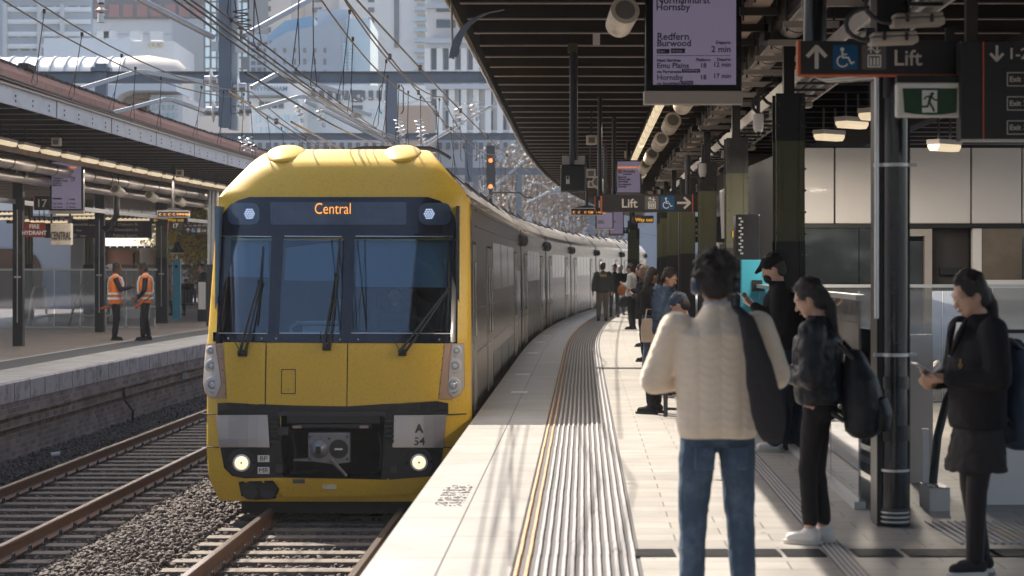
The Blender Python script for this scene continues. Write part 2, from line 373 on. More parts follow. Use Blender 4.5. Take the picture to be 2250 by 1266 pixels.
# ballast: a shaped bed and loose stones
def bedz(w_):
    # height of the ballast across the two tracks
    c1, c2 = -1.62, -5.35
    d = min(abs(w_ - c1), abs(w_ - c2))
    z = -1.30 + (.05 if d > 1.35 else 0) - .0
    if w_ < -6.75: z = -1.30 + (-6.75 - w_) * .25
    if -4.0 < w_ < -2.9: z = -1.26 + .07 * math.sin((w_ + 4.0) / 1.1 * math.pi)
    return z
mb = MB(); rows = []
for D in DS: rows.append([L(w_, D, bedz(w_) - .03) for w_ in np.linspace(LW - .08, .12, 30)])
mb.grid(rows); tag(mb.build('ballast_bed', M_bed, smooth=True), kind='structure')
def stones(n, D0, D1, name, mn, mx, seed):
    rg = np.random.default_rng(seed)
    # more stones near the camera
    D = D0 + (D1 - D0) * rg.random(n) ** 1.35; W = rg.uniform(LW - .02, .05, n)
    sz = rg.uniform(mn, mx, n) * (1 + (D - D0) / (D1 - D0) * .8)
    keep = np.ones(n, bool)
    for c in (-1.62, -5.35):
        for s_ in (-.7525, .7525): keep &= np.abs(W - (c + s_)) > .07
    D, W, sz = D[keep], W[keep], sz[keep]; n = len(D)
    inside = (np.abs(W + 1.62) < 1.2) | (np.abs(W + 5.35) < 1.2)
    ph = (D / .62) % 1.0
    keep = ~(inside & (ph < .42) & (rg.random(n) < .93)); D, W, sz = D[keep], W[keep], sz[keep]; n = len(D); inside = inside[keep]
    X = np.array([g(d) for d in D]) + W; Z = np.array([bedz(w_) for w_ in W]) + rg.uniform(-.03, .022, n) - np.where(inside, .015, 0)
    cube = np.array([(a, b, c) for c in (-1, 1) for a, b in ((-1, -1), (1, -1), (1, 1), (-1, 1))], float)
    v = cube[None] * rg.uniform(.45, 1.0, (n, 8, 3)) * sz[:, None, None] * .5
    v *= rg.uniform(.6, 1.2, (n, 1, 3)) 
    a, b = rg.uniform(0, 6.28, n), rg.uniform(0, 6.28, n)
    ca, sa, cb, sb = np.cos(a), np.sin(a), np.cos(b), np.sin(b); z_, o_ = np.zeros(n), np.ones(n)
    Rz = np.stack([ca, -sa, z_, sa, ca, z_, z_, z_, o_], 1).reshape(n, 3, 3); Rx = np.stack([o_, z_, z_, z_, cb, -sb, z_, sb, cb], 1).reshape(n, 3, 3)
    v = np.einsum('nij,nkj->nki', Rz @ Rx, v) + np.stack([X, D, Z], 1)[:, None, :]
    q = np.array([(0, 3, 2, 1), (4, 5, 6, 7), (0, 1, 5, 4), (1, 2, 6, 5), (2, 3, 7, 6), (3, 0, 4, 7)])
    F = (q[None] + (np.arange(n) * 8)[:, None, None]).reshape(-1)
    me = bpy.data.meshes.new(name); me.vertices.add(n * 8); me.vertices.foreach_set('co', v.reshape(-1))
    me.loops.add(len(F)); me.loops.foreach_set('vertex_index', F.astype(np.int32)); nf = len(F) // 4
    me.polygons.add(nf); me.polygons.foreach_set('loop_start', np.arange(nf, dtype=np.int32) * 4); me.update(calc_edges=True); me.validate()
    me.materials.append(M_ballast); o = bpy.data.objects.new(name, me); COL.objects.link(o)
    return o
tag(stones(150000, 15.5, 62, 'ballast', .026, .06, 5), 'grey brown crushed stone ballast around and between the rails', 'ballast', kind='stuff')

# tracks
def track(c, label, D0, D1, ns0, ns1):
    t = thing('railway_track', label, 'track', L(c, (D0 + D1) / 2, -1.3))
    Ds = frange(D0, D1, 2)
    for s_ in (-.7525, .7525):
        w_ = c + s_
        mb = MB(); mb.sweep([(w_ - .07, -1.25), (w_ + .07, -1.25), (w_ + .07, -1.235), (w_ + .012, -1.215), (w_ + .012, -1.14), (w_ + .036, -1.125), (w_ + .036, -1.10), (w_ - .036, -1.10), (w_ - .036, -1.125), (w_ - .012, -1.14), (w_ - .012, -1.215), (w_ - .07, -1.235)], Ds)
        r_ = mb.build('rail', M_rust, t)
        mb = MB(); mb.sweep([(w_ - .03, -1.0985), (w_ + .03, -1.0985), (w_ + .03, -1.09), (w_ - .03, -1.09)], Ds); mb.build('running_surface', M_railtop, r_)
        mb = MB()
        for D in frange(ns0 * .62, ns1 * .62, .62):
            if D > D1: break
            for q in (-1, 1):
                x = g(D + .13) + w_ + q * .095
                mb.tube([(x, D + .13 + .05 * math.cos(a), -1.235 + .05 * math.sin(a)) for a in np.linspace(-.3, math.pi + .3, 7)], .011, 5)
            mb.box(g(D) + w_ - .11, g(D) + w_ + .11, D + .04, D + .22, -1.262, -1.2505)
        tag(mb.build('rail_clips', M_dark, t), kind='stuff')
    k = 0; r_ = random.Random(int(-c * 10))
    for i in range(ns0, ns1):
        D = i * .62
        if k >= 100: break
        p = L(c, D + .13, 0); mb = MB()
        mb.cbox((p.x + r_.uniform(-.03, .03), p.y, -1.325 + r_.uniform(-.006, .004)), 2.5, .24, .13, r_.uniform(-.012, .012)); mb.build('sleeper', M_sleeper, t, bevel=.012); k += 1
track(-1.62, 'railway track in front of and beneath the yellow train', 4, 110, 18, 50)
track(-5.35, 'empty railway track between the left brick wall and the train', 6, 110, 27, 118)
mb = MB(); p = P(112, 1029, 31.5)
mb.cyl((p.x, p.y, -1.2), (p.x + .11, p.y + .05, -1.19), .033, 12).cyl((p.x + .11, p.y + .05, -1.19), (p.x + .13, p.y + .055, -1.19), .035, 12)
tag(mb.build('drink_can', M_white), 'discarded white drink cup lying on the ballast beside the brick wall', 'litter')
mb = MB(); mb.cbox(L(-6.9, 24, -1.24), .16, .1, .012, .5, .3); tag(mb.build('paper_scrap', mat('blue_scrap', (.4, .5, .6), .6)), 'crumpled pale blue paper scrap on the ballast at far left', 'litter')

# floor drains on the right platform
def grate(x, y, w_, d_, label, n=8, m=M_dark):
    t = thing('floor_grate', label, 'grate', (x, y, 0), group='drain grates across the platform')
    mb = MB(); mb.box(x - w_ / 2, x + w_ / 2, y - d_ / 2, y + d_ / 2, .001, .004); mb.build('pan', M_black, t)
    mb = MB()
    for i in range(n): 
        yy = y - d_ / 2 + d_ * (i + .5) / n; mb.box(x - w_ / 2, x + w_ / 2, yy - d_ / n * .22, yy + d_ / n * .22, .0045, .008)
    mb.build('bars', m, t)
gx = [(1438, 'slotted floor grate nearest the tactile strip, in full sun'), (1560, 'floor grate under the jeans of the person in the cream sweater'), (1668, 'slotted floor grate just right of the blue jeans'), (1765, 'floor grate below the white sneakers of the ponytailed commuter'),
      (1925, 'dark shaded floor grate below the black downpipe'), (2038, 'dark shaded floor grate left of the school blazer commuter'), (2140, 'dark shaded floor grate under the schoolgirl shoes'), (2228, 'dark shaded floor grate at the right border of the photo')]
for px, lb in gx:
    p = P(px, 1216, 12.12); grate(p.x, 12.12, .235 if px < 1800 else .27, .32, lb)
# linear drain running along the platform and the tactile field by the escalator
tag(strip('linear_drain', 2.66, 2.80, .004, mat('drain_slots', (.10, .095, .10), .5), 6, 70), kind='structure')
mb = MB()
for k in range(4): mb.sweep([(2.675 + k * .03, .0045), (2.69 + k * .03, .0045), (2.69 + k * .03, .009), (2.675 + k * .03, .009)], frange(6, 60, 3))
tag(mb.build('drain_bars', M_rib), kind='structure')
mb = MB()
for i in range(34): mb.cbox((2.75 + i * .05, 13.05, .008), .022, 1.1, .012)
mb.cur = 1
for i in range(14): mb.cbox((3.1 + i * .1, 12.85, .015), .018, .5, .004)
tag(mb.build('tactile_field', [M_rib, mat('brass_strip', (.4, .28, .1), .5)]), kind='structure')
# road and forecourt far behind
r_ = random.Random(5)
for i, (px, py) in enumerate(((1147, 823), (1170, 776), (1187, 752), (1200, 738), (1140, 862), (1242, 711))):
    y0 = FPX * 1.7 / (py - HOR); mb = MB(); x_ = P(px, py, y0).x; mb.add([(x_ - .11, y0 - .22, .0035), (x_ + .11, y0 - .22, .0035), (x_ + .125, y0 + .22, .0035), (x_ - .095, y0 + .22, .0035)], [(0, 1, 2, 3)])
    tag(mb.build('coping_plate', mat('pale_plate', (.72, .70, .68), .4)), kind='structure')
# worn stencil on the coping: small remaining flecks of dark paint
mb = MB()
for k in range(260):
    u, v_ = r_.uniform(-.1, .1), r_.uniform(-.62, .62)
    if r_.random() < .5: v_ = round(v_ * 6) / 6
    D = 15.2 + v_; mb.cbox((g(D) + .27 + u, D, .0022), r_.uniform(.006, .02), r_.uniform(.012, .05), .002)
tag(mb.build('worn_stencil', mat('worn_paint', (.16, .15, .16), .8)), kind='structure')
# trodden gum and drips
mb = MB()
for k in range(240):
    D = 9 + 30 * r_.random() ** 1.4; w_ = r_.uniform(1.6, 6); s = r_.uniform(.006, .02); p = L(w_, D, .0022); mb.add([(p.x + s * math.cos(a) * r_.uniform(.7, 1.2), D + s * math.sin(a) * r_.uniform(.7, 1.2), .0022) for a in np.linspace(0, 6.28, 8)[:-1]], [tuple(range(7))])
tag(mb.build('gum_spots', mat('gum_grey', (.22, .20, .19), .8)), kind='structure')
# ================================================================ CANOPIES
def canopy(label, w0, w1, z, D0, D1, jl0, jl1, left=False):
    t = thing('platform_canopy', label, 'canopy', L((w0 + w1) / 2, (D0 + D1) / 2, z)); s = 1 if w1 > w0 else -1
    Ds = [D0] + [D for D in frange(-8, 150, 1.25) if D0 < D < D1] + [D1]
    mb = MB(); mb.sweep([(w0, z + .36), (w1, z + .9), (w1, z + .98), (w0, z + .42)], Ds); mb.build('roof_deck', M_deck, t)
    lo, hi = min(w0 + s * .1, w0 + s * jl1), max(w0 + s * .1, w0 + s * jl1)
    D = jl0; k = 0
    while D < D1 and k < 70:
        gx_ = g(D); mb = MB()
        mb.box(gx_ + lo, gx_ + hi, D - .03, D + .03, z + .012, z + .355)
        mb.cur = 1; mb.box(gx_ + lo, gx_ + hi, D - .034, D + .034, z - .002, z + .012)
        mb.build('joist', [M_joist, M_flange], t); D += 1.25; k += 1
    if left:
        mb = MB(); mb.sweep([(w0, z), (w0 - .04, z), (w0 - .04, z + .28), (w0, z + .28)], Ds); f = mb.build('fascia', M_fascia, t)
        mb = MB()
        for i, D in enumerate(frange(14, 90, 1.0)):
            for dz in (.08, .16): mb.cbox(L(w0 + .008, D, z + dz), .012, .03, .03)
            if i % 4 == 0: mb.cbox(L(w0 + .006, D + .5, z + .14), .008, .02, .28)
        tag(mb.build('bolts', M_dark, f), kind='stuff')
        mb = MB(); mb.sweep([(w0 + .05, z + .281), (w0 - .12, z + .281), (w0 - .12, z + .34), (w0 + .05, z + .31)], Ds); mb.build('gutter', M_flange, t)
        mb = MB(); mb.sweep([(w0 - .06, z + .342), (w0 - .10, z + .56), (w0 - .20, z + .69), (w0 - .30, z + .70), (w0 - .3, z + .342)], Ds); rr = mb.build('rusty_upstand', M_rustroof, t)
        mb = MB()
        r_ = random.Random(2)
        for D in frange(20, 90, .45): mb.cbox(L(w0 - .23, D, z + .70 + r_.uniform(0, .02)), .09, .44, .04, 0)
        for D in (27.4, 33.5, 42, 55): mb.cbox(L(w0 - .22, D, z + .75), .16, .6, .09, 0)
        mb.build('ridge_tiles', mat('dark_ridge', (.05, .04, .04), .9, var=.4), rr)
    else:
        # slim edge angle with a slightly wavy drip line
        mb = MB(); mb.sweep([(w0, z - .01), (w0 + .035, z - .01), (w0 + .035, z + .35), (w0, z + .42)], Ds); mb.build('edge_angle', M_joist, t)
        mb = MB(); r_ = random.Random(9); mb.tube([L(w0 - .01, D, z - .015 + r_.uniform(-.012, .012)) for D in frange(-8, 110, .8)], .014, 5); mb.build('edge_cable', M_flange, t)
    return t
cr = canopy('long dark canopy with steel joists over the right platform', -.05, 11.5, 4.2, -10, 110, -8, 11.3)
# valley girder on the column line and cross girders
mb = MB(); mb.sweep([(3.0, 3.86), (3.28, 3.86), (3.28, 4.19), (3.0, 4.19)], frange(-10, 110, 4)); mb.build('valley_girder', M_black, cr)
mb = MB(); mb.sweep([(5.9, 3.7), (6.1, 3.7), (6.1, 4.19), (5.9, 4.19)], frange(-10, 110, 4)); mb.build('inner_girder', M_black, cr)
cl = canopy('long canopy with riveted grey fascia over the left platform', -7.65, -22, 4.2, -10, 110, 20, 14, True)
mb = MB(); mb.sweep([(-11.3, 3.7), (-11.0, 3.7), (-11.0, 4.19), (-11.3, 4.19)], frange(-10, 110, 4)); mb.build('valley_girder', M_black, cl)
# curved bracket at the canopy edge
t = thing('canopy_bracket', 'black curved bracket with thin vertical rod at the canopy edge, top centre', 'bracket', P(1000, 130, 19.2))
mb = MB(); pts = [(1000, 128), (1003, 110), (1012, 84), (1028, 60), (1050, 42), (1075, 30), (1102, 26)]
mb.loft([[P(x - 2, y, 19.2) + Vector((-.05, dy, dz)) for dy, dz in ((-.02, -.0), (.04, 0))] + [P(x - 2, y, 19.2) + Vector((.035, dy, dz)) for dy, dz in ((.04, .02), (-.02, .02))] for x, y in pts]); mb.build('curved_arm', M_gantry, t)
mb = MB(); mb.tube([P(992, 8, 19.2), P(993, 60, 19.2), P(996, 130, 19.2)], .012, 6); mb.build('rod', M_flange, t)

def column(D, wd, label, rivets=True, base_z=0, wid=.264):
    p = L(wd, D, 0); t = thing('steel_column', label, 'column', p, group='steel canopy columns')
    h = wid / 2
    def sec(z0, z1, m, nm, k=1.0):
        mb = MB(); a = h * k
        mb.box(p.x - a, p.x + a, p.y - a, p.y - a + .02, z0, z1); mb.box(p.x - a, p.x + a, p.y + a - .02, p.y + a, z0, z1)
        mb.box(p.x - .05, p.x + .05, p.y - a + .02, p.y + a - .02, z0, z1)
        mb.box(p.x - a, p.x - a + .05, p.y - a - .012, p.y - a, z0, z1); mb.box(p.x + a - .05, p.x + a, p.y - a - .012, p.y - a, z0, z1)
        return mb.build(nm, m, t)
    sec(0, 1.93, M_black, 'painted_base', 1.03); sh = sec(1.93, 2.86, M_green, 'shaft'); sec(2.86, 3.3, M_black, 'head', 1.03)
    mb = MB(); mb.box(p.x - .05, p.x + .05, p.y - .05, p.y + .05, 3.3, 3.86); mb.build('neck', M_black, t)
    if rivets:
        mb = MB()
        for z in frange(.2, 3.2, .2):
            for sx in (-1, 1): mb.ell((p.x + sx * (h + .004), p.y - h - .006, z), .012, .012, .012, 6, 4); mb.ell((p.x + sx * (h - .025), p.y - h - .014, z), .011, .008, .011, 6, 4)
        mb.build('rivets', M_green, sh)
    mb = MB(); mb.box(p.x - .2, p.x + .2, p.y - .2, p.y + .2, .001, .02); mb.build('base_plate', M_dark, t)
    # haunch brackets
    mb = MB(); mb.prism([(p.x - h - .12, 3.78), (p.x + h + .12, 3.78), (p.x + h + .12, 3.86), (p.x - h - .12, 3.86)], p.y - .2, p.y + .2); mb.build('cap_plate', M_black, t)
    return t
ordn = ['first', 'second', 'third', 'fourth', 'fifth', 'sixth', 'seventh', 'eighth', 'ninth', 'tenth', 'eleventh', 'twelfth', 'thirteenth', 'fourteenth', 'fifteenth', 'sixteenth', 'seventeenth', 'eighteenth', 'nineteenth', 'twentieth']
for i, D in enumerate([19.1, 25.7, 31.7, 37.7, 43.7, 49.7, 55.7, 61.7, 67.7, 73.7]):
    lb = ['riveted olive green column behind the commuter in the black cap', 'olive column with a small yellow tag, behind the teal help point', 'olive and black column at the right end of the far Lift sign'][i] if i < 3 else f'olive and black canopy column, {ordn[i]} from the near end of the right row'
    column(D, 3.14, lb, i < 3)
for i, D in enumerate([66, 72, 79, 87]): column(D, 2.2 - i * .25, f'distant slim olive column near the track bend, {ordn[i]} nearest', False, wid=.22)
mb = MB(); p = L(3.14, 25.7, 2.1); mb.box(p.x - .06, p.x + .08, p.y - .155, p.y - .148, 2.06, 2.14); tag(mb.build('column_tag', mat('yellow_tag', (.75, .5, .03), .5)), 'small yellow tag stuck on the olive column', 'tag')
# near downpipe on its dark post
D = 13.4; p = P(1966, 1150, D); x = p.x; t = thing('downpipe_column', 'thick black drainpipe clamped to a dark steel post beside the balustrade', 'column', (x, D, 0))
mb = MB(); mb.box(x - .12, x - .075, D - .02, D + .16, 0, 4.1); mb.box(x - .105, x - .09, D + .0, D + .3, 0, 4.1); mb.box(x + .085, x + .1, D, D + .16, 0, 4.1); mb.box(x - .105, x + .1, D + .1, D + .13, 0, 4.1); mb.build('post', M_black, t)
mb = MB(); mb.tube([(x, D, .05), (x, D, 2.93)], .083, 24); pp = mb.build('pipe', mat('pipe_black', (.02, .021, .028), .25, .2, var=.2, coat=.4), t, smooth=True)
for z0, z1, r_, m in ((.02, .12, .094, M_dark), (.12, .36, .09, M_blackg), (.36, .375, .096, M_galv), (.56, .66, .094, M_blackg), (.9, .98, .094, M_blackg), (2.80, 2.93, .094, M_blackg)):
    mb = MB(); mb.cyl((x, D, z0), (x, D, z1), r_, 24); mb.build('coupling', m, t, smooth=True)
for z in (1.17 - .06, 2.35):
    mb = MB(); mb.cyl((x, D, z), (x, D, z + .022), .092, 20); mb.box(x - .14, x + .14, D - .03, D + .0, z, z + .022); mb.build('clamp', M_galv, t)
for z in (.03, .06, .09):
    mb = MB(); mb.cyl((x, D, z), (x, D, z + .01), .099, 20); mb.build('band', M_galv, t)
mb = MB(); mb.tube([(x, D, 2.9), (x, D, 2.97), (x - .05, D + .05, 3.0), (x - .35, D + .5, 3.02), (x - .42, D + .6, 3.05), (x - .43, D + .62, 3.2), (x - .43, D + .62, 4.1)], .08, 20); mb.build('swan_neck', M_blackg, t, smooth=True)

# ---------------------------------------------------------------- services under the right canopy
def run(name, label, cat, mats, fn, D0, D1, z=3.9, wd=3): 
    t = thing(name, label, cat, L(wd, D0 + 3, z)); return t
t = thing('ventilation_duct', 'long round metal duct with dark straps under the right canopy', 'duct', L(3.15, 20, 3.9))
mb = MB(); mb.tube([L(3.15, D, 3.93) for D in frange(12, 75, 1.5)], .135, 18); mb.build('duct', M_duct, t, smooth=True)
for i, D in enumerate(frange(12.6, 70, 1.45)):
    mb = MB(); mb.cyl(L(3.15, D, 3.93), L(3.15, D + .03, 3.93), .14, 18); mb.build('band', M_black, t)
    if D < 52:
        mb = MB(); mb.box(g(D) + 2.95, g(D) + 3.42, D + .5, D + .56, 3.73, 3.785); mb.build('support_bar', M_box, t)
        mb = MB(); mb.tube([(g(D) + 2.98, D + .53, 3.7), (g(D) + 2.98, D + .53, 4.3)], .01, 5).tube([(g(D) + 3.38, D + .53, 3.7), (g(D) + 3.38, D + .53, 4.3)], .01, 5).box(g(D) + 2.975, g(D) + 3.385, D + .525, D + .535, 4.28, 4.295); mb.build('hanger_rod', M_dark, t)
t = thing('boxed_conduit', 'rust stained square conduit on dark brackets, left of the round duct', 'conduit', L(2.75, 20, 4.0))
mb = MB(); mb.sweep([(2.7, 3.98), (2.86, 3.98), (2.86, 4.1), (2.7, 4.1)], frange(12, 75, 2)); mb.build('channel', mat('stained_channel', (.36, .26, .21), .6, var=.3, dark=(.15, .07, .04), dscale=4, damt=.8), t)
for D in frange(13, 60, 1.25):
    mb = MB(); mb.box(g(D) + 2.6, g(D) + 2.96, D, D + .05, 3.9, 3.97).tube([(g(D) + 2.63, D, 3.85), (g(D) + 2.63, D, 4.4)], .009, 5).tube([(g(D) + 2.93, D, 3.85), (g(D) + 2.93, D, 4.4)], .009, 5); mb.build('bracket', M_joist, t)
t = thing('cable_tray', 'long galvanised cable ladder carrying conduits under the right canopy', 'cable tray', L(3.4, 20, 3.5))
for w_ in (3.27, 3.68):
    mb = MB(); mb.sweep([(w_, 3.47), (w_ + .02, 3.47), (w_ + .02, 3.60), (w_, 3.60)], frange(13, 72, 2)); mb.build('side_rail', mat('tray_galv', (.48, .45, .43), .45, .4, var=.25), t)
for i, D in enumerate(frange(13.2, 60, .75)):
    mb = MB(); mb.box(g(D) + 3.29, g(D) + 3.68, D, D + .05, 3.475, 3.50); mb.build('rung', M_dark, t)
for w_, r_ in ((3.36, .02), (3.43, .025), (3.52, .018), (3.6, .028)):
    mb = MB(); mb.tube([L(w_, D, 3.53) for D in frange(13, 70, 2)], r_, 8); mb.build('conduit', M_galv, t, smooth=True)
# junction boxes with looped flexible conduit on each bay
def jbox(D, wd, z, label, sz=1.0, px=None):
    p = L(wd, D, z)
    if px: p = P(*px, D)
    t = thing('junction_box', label, 'junction box', p, group='cream junction boxes under the cable tray')
    mb = MB(); mb.cbox(p, .34 * sz, .16, .055 * sz, 0, 0, -.04).cbox(p + Vector((0, 0, .045 * sz)), .32 * sz, .15, .03 * sz, 0, 0, -.04); mb.build('case', mat('cream_box', (.44, .38, .33), .5, var=.12), t, bevel=.012)
    mb = MB()
    for q in (-.08, .08): mb.cbox(p + Vector((q * sz, -.085, .02)), .02, .01, .05)
    mb.build('latch', M_dark, t)
    mb = MB(); mb.tube([p + Vector((-.17 * sz - .17 * sz * math.sin(a), 0, .12 * sz - .12 * sz * math.cos(a))) for a in np.linspace(0, math.pi, 9)], .017 * sz, 8); mb.build('flexible_conduit', M_dark, t, smooth=True)
for D, wd, z, lb, sz in (
                     (21.2, 3.42, 3.36, 'upper box of the cream pair beside the riveted column head', 1), (21.0, 3.3, 3.24, 'lower box of the cream pair beside the riveted column head', 1),
                     (28.2, 3.42, 3.32, 'cream junction box of the third bay, next to the second dome camera', 1), (28.0, 3.28, 3.22, 'lower cream junction box of the third bay, next to the second dome camera', 1), (34.5, 3.35, 3.25, 'small cream junction box above the far Lift sign arrow', 1), (40.5, 3.35, 3.2, 'furthest cream junction box visible in the row', 1)):
    jbox(D, wd, z, lb, sz)
jbox(12.6, 0, 0, 'upper cream junction box above the near Lift sign', .93, (2015, 50)); jbox(12.3, 0, 0, 'lower cream junction box overlapping the top of the near Lift sign', .83, (1962, 90))
def dome(D, wd, z, label):
    p = L(wd, D, z); t = thing('dome_camera', label, 'camera', p, group='dome cameras')
    mb = MB(); mb.cyl(p, p + Vector((0, 0, .14)), .055, 16); mb.build('housing', M_white, t, smooth=True)
    mb = MB(); mb.ell(p, .052, .052, .06); mb.build('dome', M_porc, t, smooth=True); mb = MB(); mb.ell(p - Vector((0, .02, .06)), .025, .025, .025); mb.build('lens', M_blackg, t)
    mb = MB(); mb.tube([p + Vector((0, 0, .14)), p + Vector((0, 0, .4))], .02, 8); mb.build('stem', M_dark, t)
dome(21.0, 3.02, 3.12, 'white dome camera left of the riveted column head'); dome(27.9, 2.85, 2.96, 'white dome camera above the far Lift sign, further along the tray')
# fluorescent lights
def tube_light(p, rz, label, group, ln=1.12, proto=[None]):
    if proto[0] is None:
        t = thing('ceiling_light', label, 'light', p, rz, group)
        mb = MB(); mb.loft([[(x_ * .06, y_, -.03 - (0 if abs(x_) == 1 else .04) * 1) for x_ in (-1, -.6, .6, 1)] + [(x_ * .06, y_, .0) for x_ in (1, -1)] for y_ in (-ln / 2 + .03, ln / 2 - .03)]); mb.build('diffuser', M_tube, t, local=True)
        mb = MB(); mb.box(-.065, .065, -ln / 2, ln / 2, .003, .05); mb.build('housing', M_box, t, local=True)
        mb = MB()
        for k in range(8): mb.box(-.075, -.066, -ln / 2 + .1 + k * .14, -ln / 2 + .14 + k * .14, -.02, .045)
        mb.build('clips', M_dark, t, local=True)
        mb = MB(); mb.box(-.01, .01, -.3, -.28, .05, .3).box(-.01, .01, .28, .3, .05, .3).box(-.009, .009, -.28, .28, .051, .06); mb.build('hanger', M_dark, t, local=True)
        proto[0] = t; return t
    return dup(proto[0], p, rz, label, group)
def lamp_glow(p, en, sx=.3):
    l = bpy.data.lights.new('lamp_glow', 'AREA'); l.shape = 'RECTANGLE'; l.size = sx; l.size_y = .3; l.energy = en; l.color = (1, .88, .72); o = bpy.data.objects.new('lamp_glow', l); COL.objects.link(o); o.location = p
def hd(D): return -math.atan((g(D + 1) - g(D - 1)) / 2)
k = 0
for D in frange(23, 62, 1.5):
    if k % 4 == 1: lamp_glow(L(2.26, D, 3.8), 14, .8)
    tube_light(L(2.26, D, 3.9), hd(D), f'lit ceiling light, {ordn[k]} from the large departures screen in the right platform row' if k < 20 else f'lit ceiling light near the far end of the right row, {k - 19} past the twentieth', 'row of lights over the right platform'); k += 1
for px, py, D, lb in ((1925, 250, 20.7, 'lit ceiling light partly hidden by the black downpipe'), (1872, 268, 22.0, 'middle lit ceiling light of the three left of the downpipe'), (1822, 296, 23.6, 'leftmost lit ceiling light of the three above the white wall panels'), (2075, 318, 21.5, 'single lit ceiling light beneath the exit sign, right of the downpipe')):
    t = tube_light(P(px, py, D), R(-50), lb, 'lights above the lift lobby')
    t.scale = (1.3, .34, 1.0); lamp_glow(P(px, py, D) - Vector((0, 0, .14)), 30)
k = 0
for D in frange(31.5, 62, 1.5):
    if abs(D - 38) < .3: continue
    tube_light(L(-8.95, D, 3.9), hd(D), f'lit ceiling light, {ordn[k]} from the left border in the upper left platform row' if k < 20 else 'lit ceiling light of the left upper row, last one before the train roof', 'upper row of lights over the left platform'); k += 1
    if k % 3 == 1: lamp_glow(L(-8.95, D, 3.8), 26, .8)
for k, (px, py, D) in enumerate(((10, 467, 66), (20, 478, 60), (75, 482, 60), (108, 485, 60), (165, 468, 58), (200, 476, 62), (262, 478, 62), (290, 480, 62), (412, 497, 62), (440, 499, 64))):
    tube_light(P(px, py, D), R(90), f'lit ceiling light, {ordn[k]} from the left in the low back row behind the direction signs', 'low back row of lights over the left platform')
# loudspeakers
def speaker(p, yaw, r, label, group, rodto=4.25):
    t = thing('loudspeaker', label, 'loudspeaker', p, 0, group)
    M = Matrix.Rotation(yaw, 3, 'Z') @ Matrix.Rotation(R(-18), 3, 'X'); f = lambda x_, y_, z_: p + M @ Vector((x_, y_, z_))
    mb = MB(); mb.tube([f(0, -.14, 0), f(0, -.15, 0), f(0, 0, 0), f(0, .14, 0), f(0, .17, 0)], [r * 1.0, r * 1.02, r * .97, r * .93, r * .6], 22); mb.build('body', M_cream, t, smooth=True)
    mb = MB(); mb.cyl(f(0, -.158, 0), f(0, -.152, 0), r * .7, 20); mb.build('grille', M_mesh, t)
    mb = MB(); mb.tube([p + Vector((0, 0, r * .9)), Vector((p.x, p.y, rodto))], .012, 6); mb.build('drop_rod', M_dark, t)
speaker(P(1366, 40, 16.4), R(8), .115, 'large cream cylindrical loudspeaker nearest the camera, left of the big screen', 'cylindrical loudspeakers')
for i, D in enumerate((24.2, 28, 32.1, 36.3, 40, 43.7, 48)):
    speaker(L(2.42, D, 3.64), R(8), .115, f'cream cylindrical loudspeaker, {ordn[i]} from the large screen in its receding row', 'cylindrical loudspeakers')
for i, (px, py, D) in enumerate(((49, 386, 42), (260, 420, 48), (334, 433, 52), (397, 443, 56), (459, 455, 60))):
    speaker(P(px, py, D), R(-20 if i else 10), .12, f'cream cylindrical loudspeaker, {ordn[i]} from the left under the left canopy', 'left platform loudspeakers')
speaker(P(1318, 405, 42), R(-25), .12, 'pale loudspeaker behind the hanging black lock box', 'cylindrical loudspeakers')
# small boxes hung from the joists
for px, py, D, lb in ((1300, 308, 33, 'small cream sensor box hanging mid canopy above the lock box'), (1298, 381, 35, 'small cream sensor box just right of the black lock box'), (1300, 405, 45, 'lowest cream sensor box behind the lock box'), (124, 312, 38, 'cream box under the left canopy beside the light row'), (395, 380, 50, 'cream box under the left canopy near the train roof'), (1381, 340, 44, 'flat cream box above the second departures screen')):
    p = P(px, py, D); t = thing('sensor_box', lb, 'box', p, group='small hanging sensor boxes')
    mb = MB(); mb.cbox(p, .17, .14, .15); mb.build('case', M_cream, t, bevel=.01); mb = MB(); mb.box(p.x - .05, p.x + .05, p.y - .075, p.y - .071, p.z - .05, p.z + .04); mb.build('cover', M_mesh, t)
    mb = MB(); mb.tube([p + Vector((0, 0, .07)), (p.x, p.y, 4.2)], .012, 6); mb.build('rod', M_dark, t)
# black padlocked box on its pole
D = 22.7; p = P(1260, 392, D); t = thing('lock_box', 'black padlocked steel box hanging on a pole above the platform edge', 'control box', p)
mb = MB(); mb.cbox(p, .285, .16, .30); mb.build('case', M_blackg, t, bevel=.02)
mb = MB(); mb.cbox(p + Vector((0, .02, .19)), .25, .04, .12); mb.build('bracket_plate', M_box, t)
mb = MB(); mb.cyl((p.x - .015, D, p.z + .15), (p.x - .015, D, 4.16), .028, 10).cyl((p.x + .03, D, p.z + .2), (p.x + .03, D, 4.16), .018, 8); mb.build('pole', M_dark, t)
mb = MB(); mb.cbox((p.x - .01, D, 4.12), .1, .1, .1); mb.build('ceiling_clamp', M_green, t)
mb = MB(); mb.cbox(p + Vector((-.065, -.095, -.04)), .04, .02, .05); mb.tube([p + Vector((-.08, -.095, -.015)), p + Vector((-.08, -.095, .02)), p + Vector((-.05, -.095, .02)), p + Vector((-.05, -.095, -.015))], .005, 5); mb.build('padlock', M_plate, t)
mb = MB(); mb.cbox((P(1310, 88, 21.9).x, 21.85, P(0, 88, 21.9).z), .075, .01, .12); tag(mb.build('joist_plate', M_white), 'small white plate fixed to a ceiling joist', 'plate')
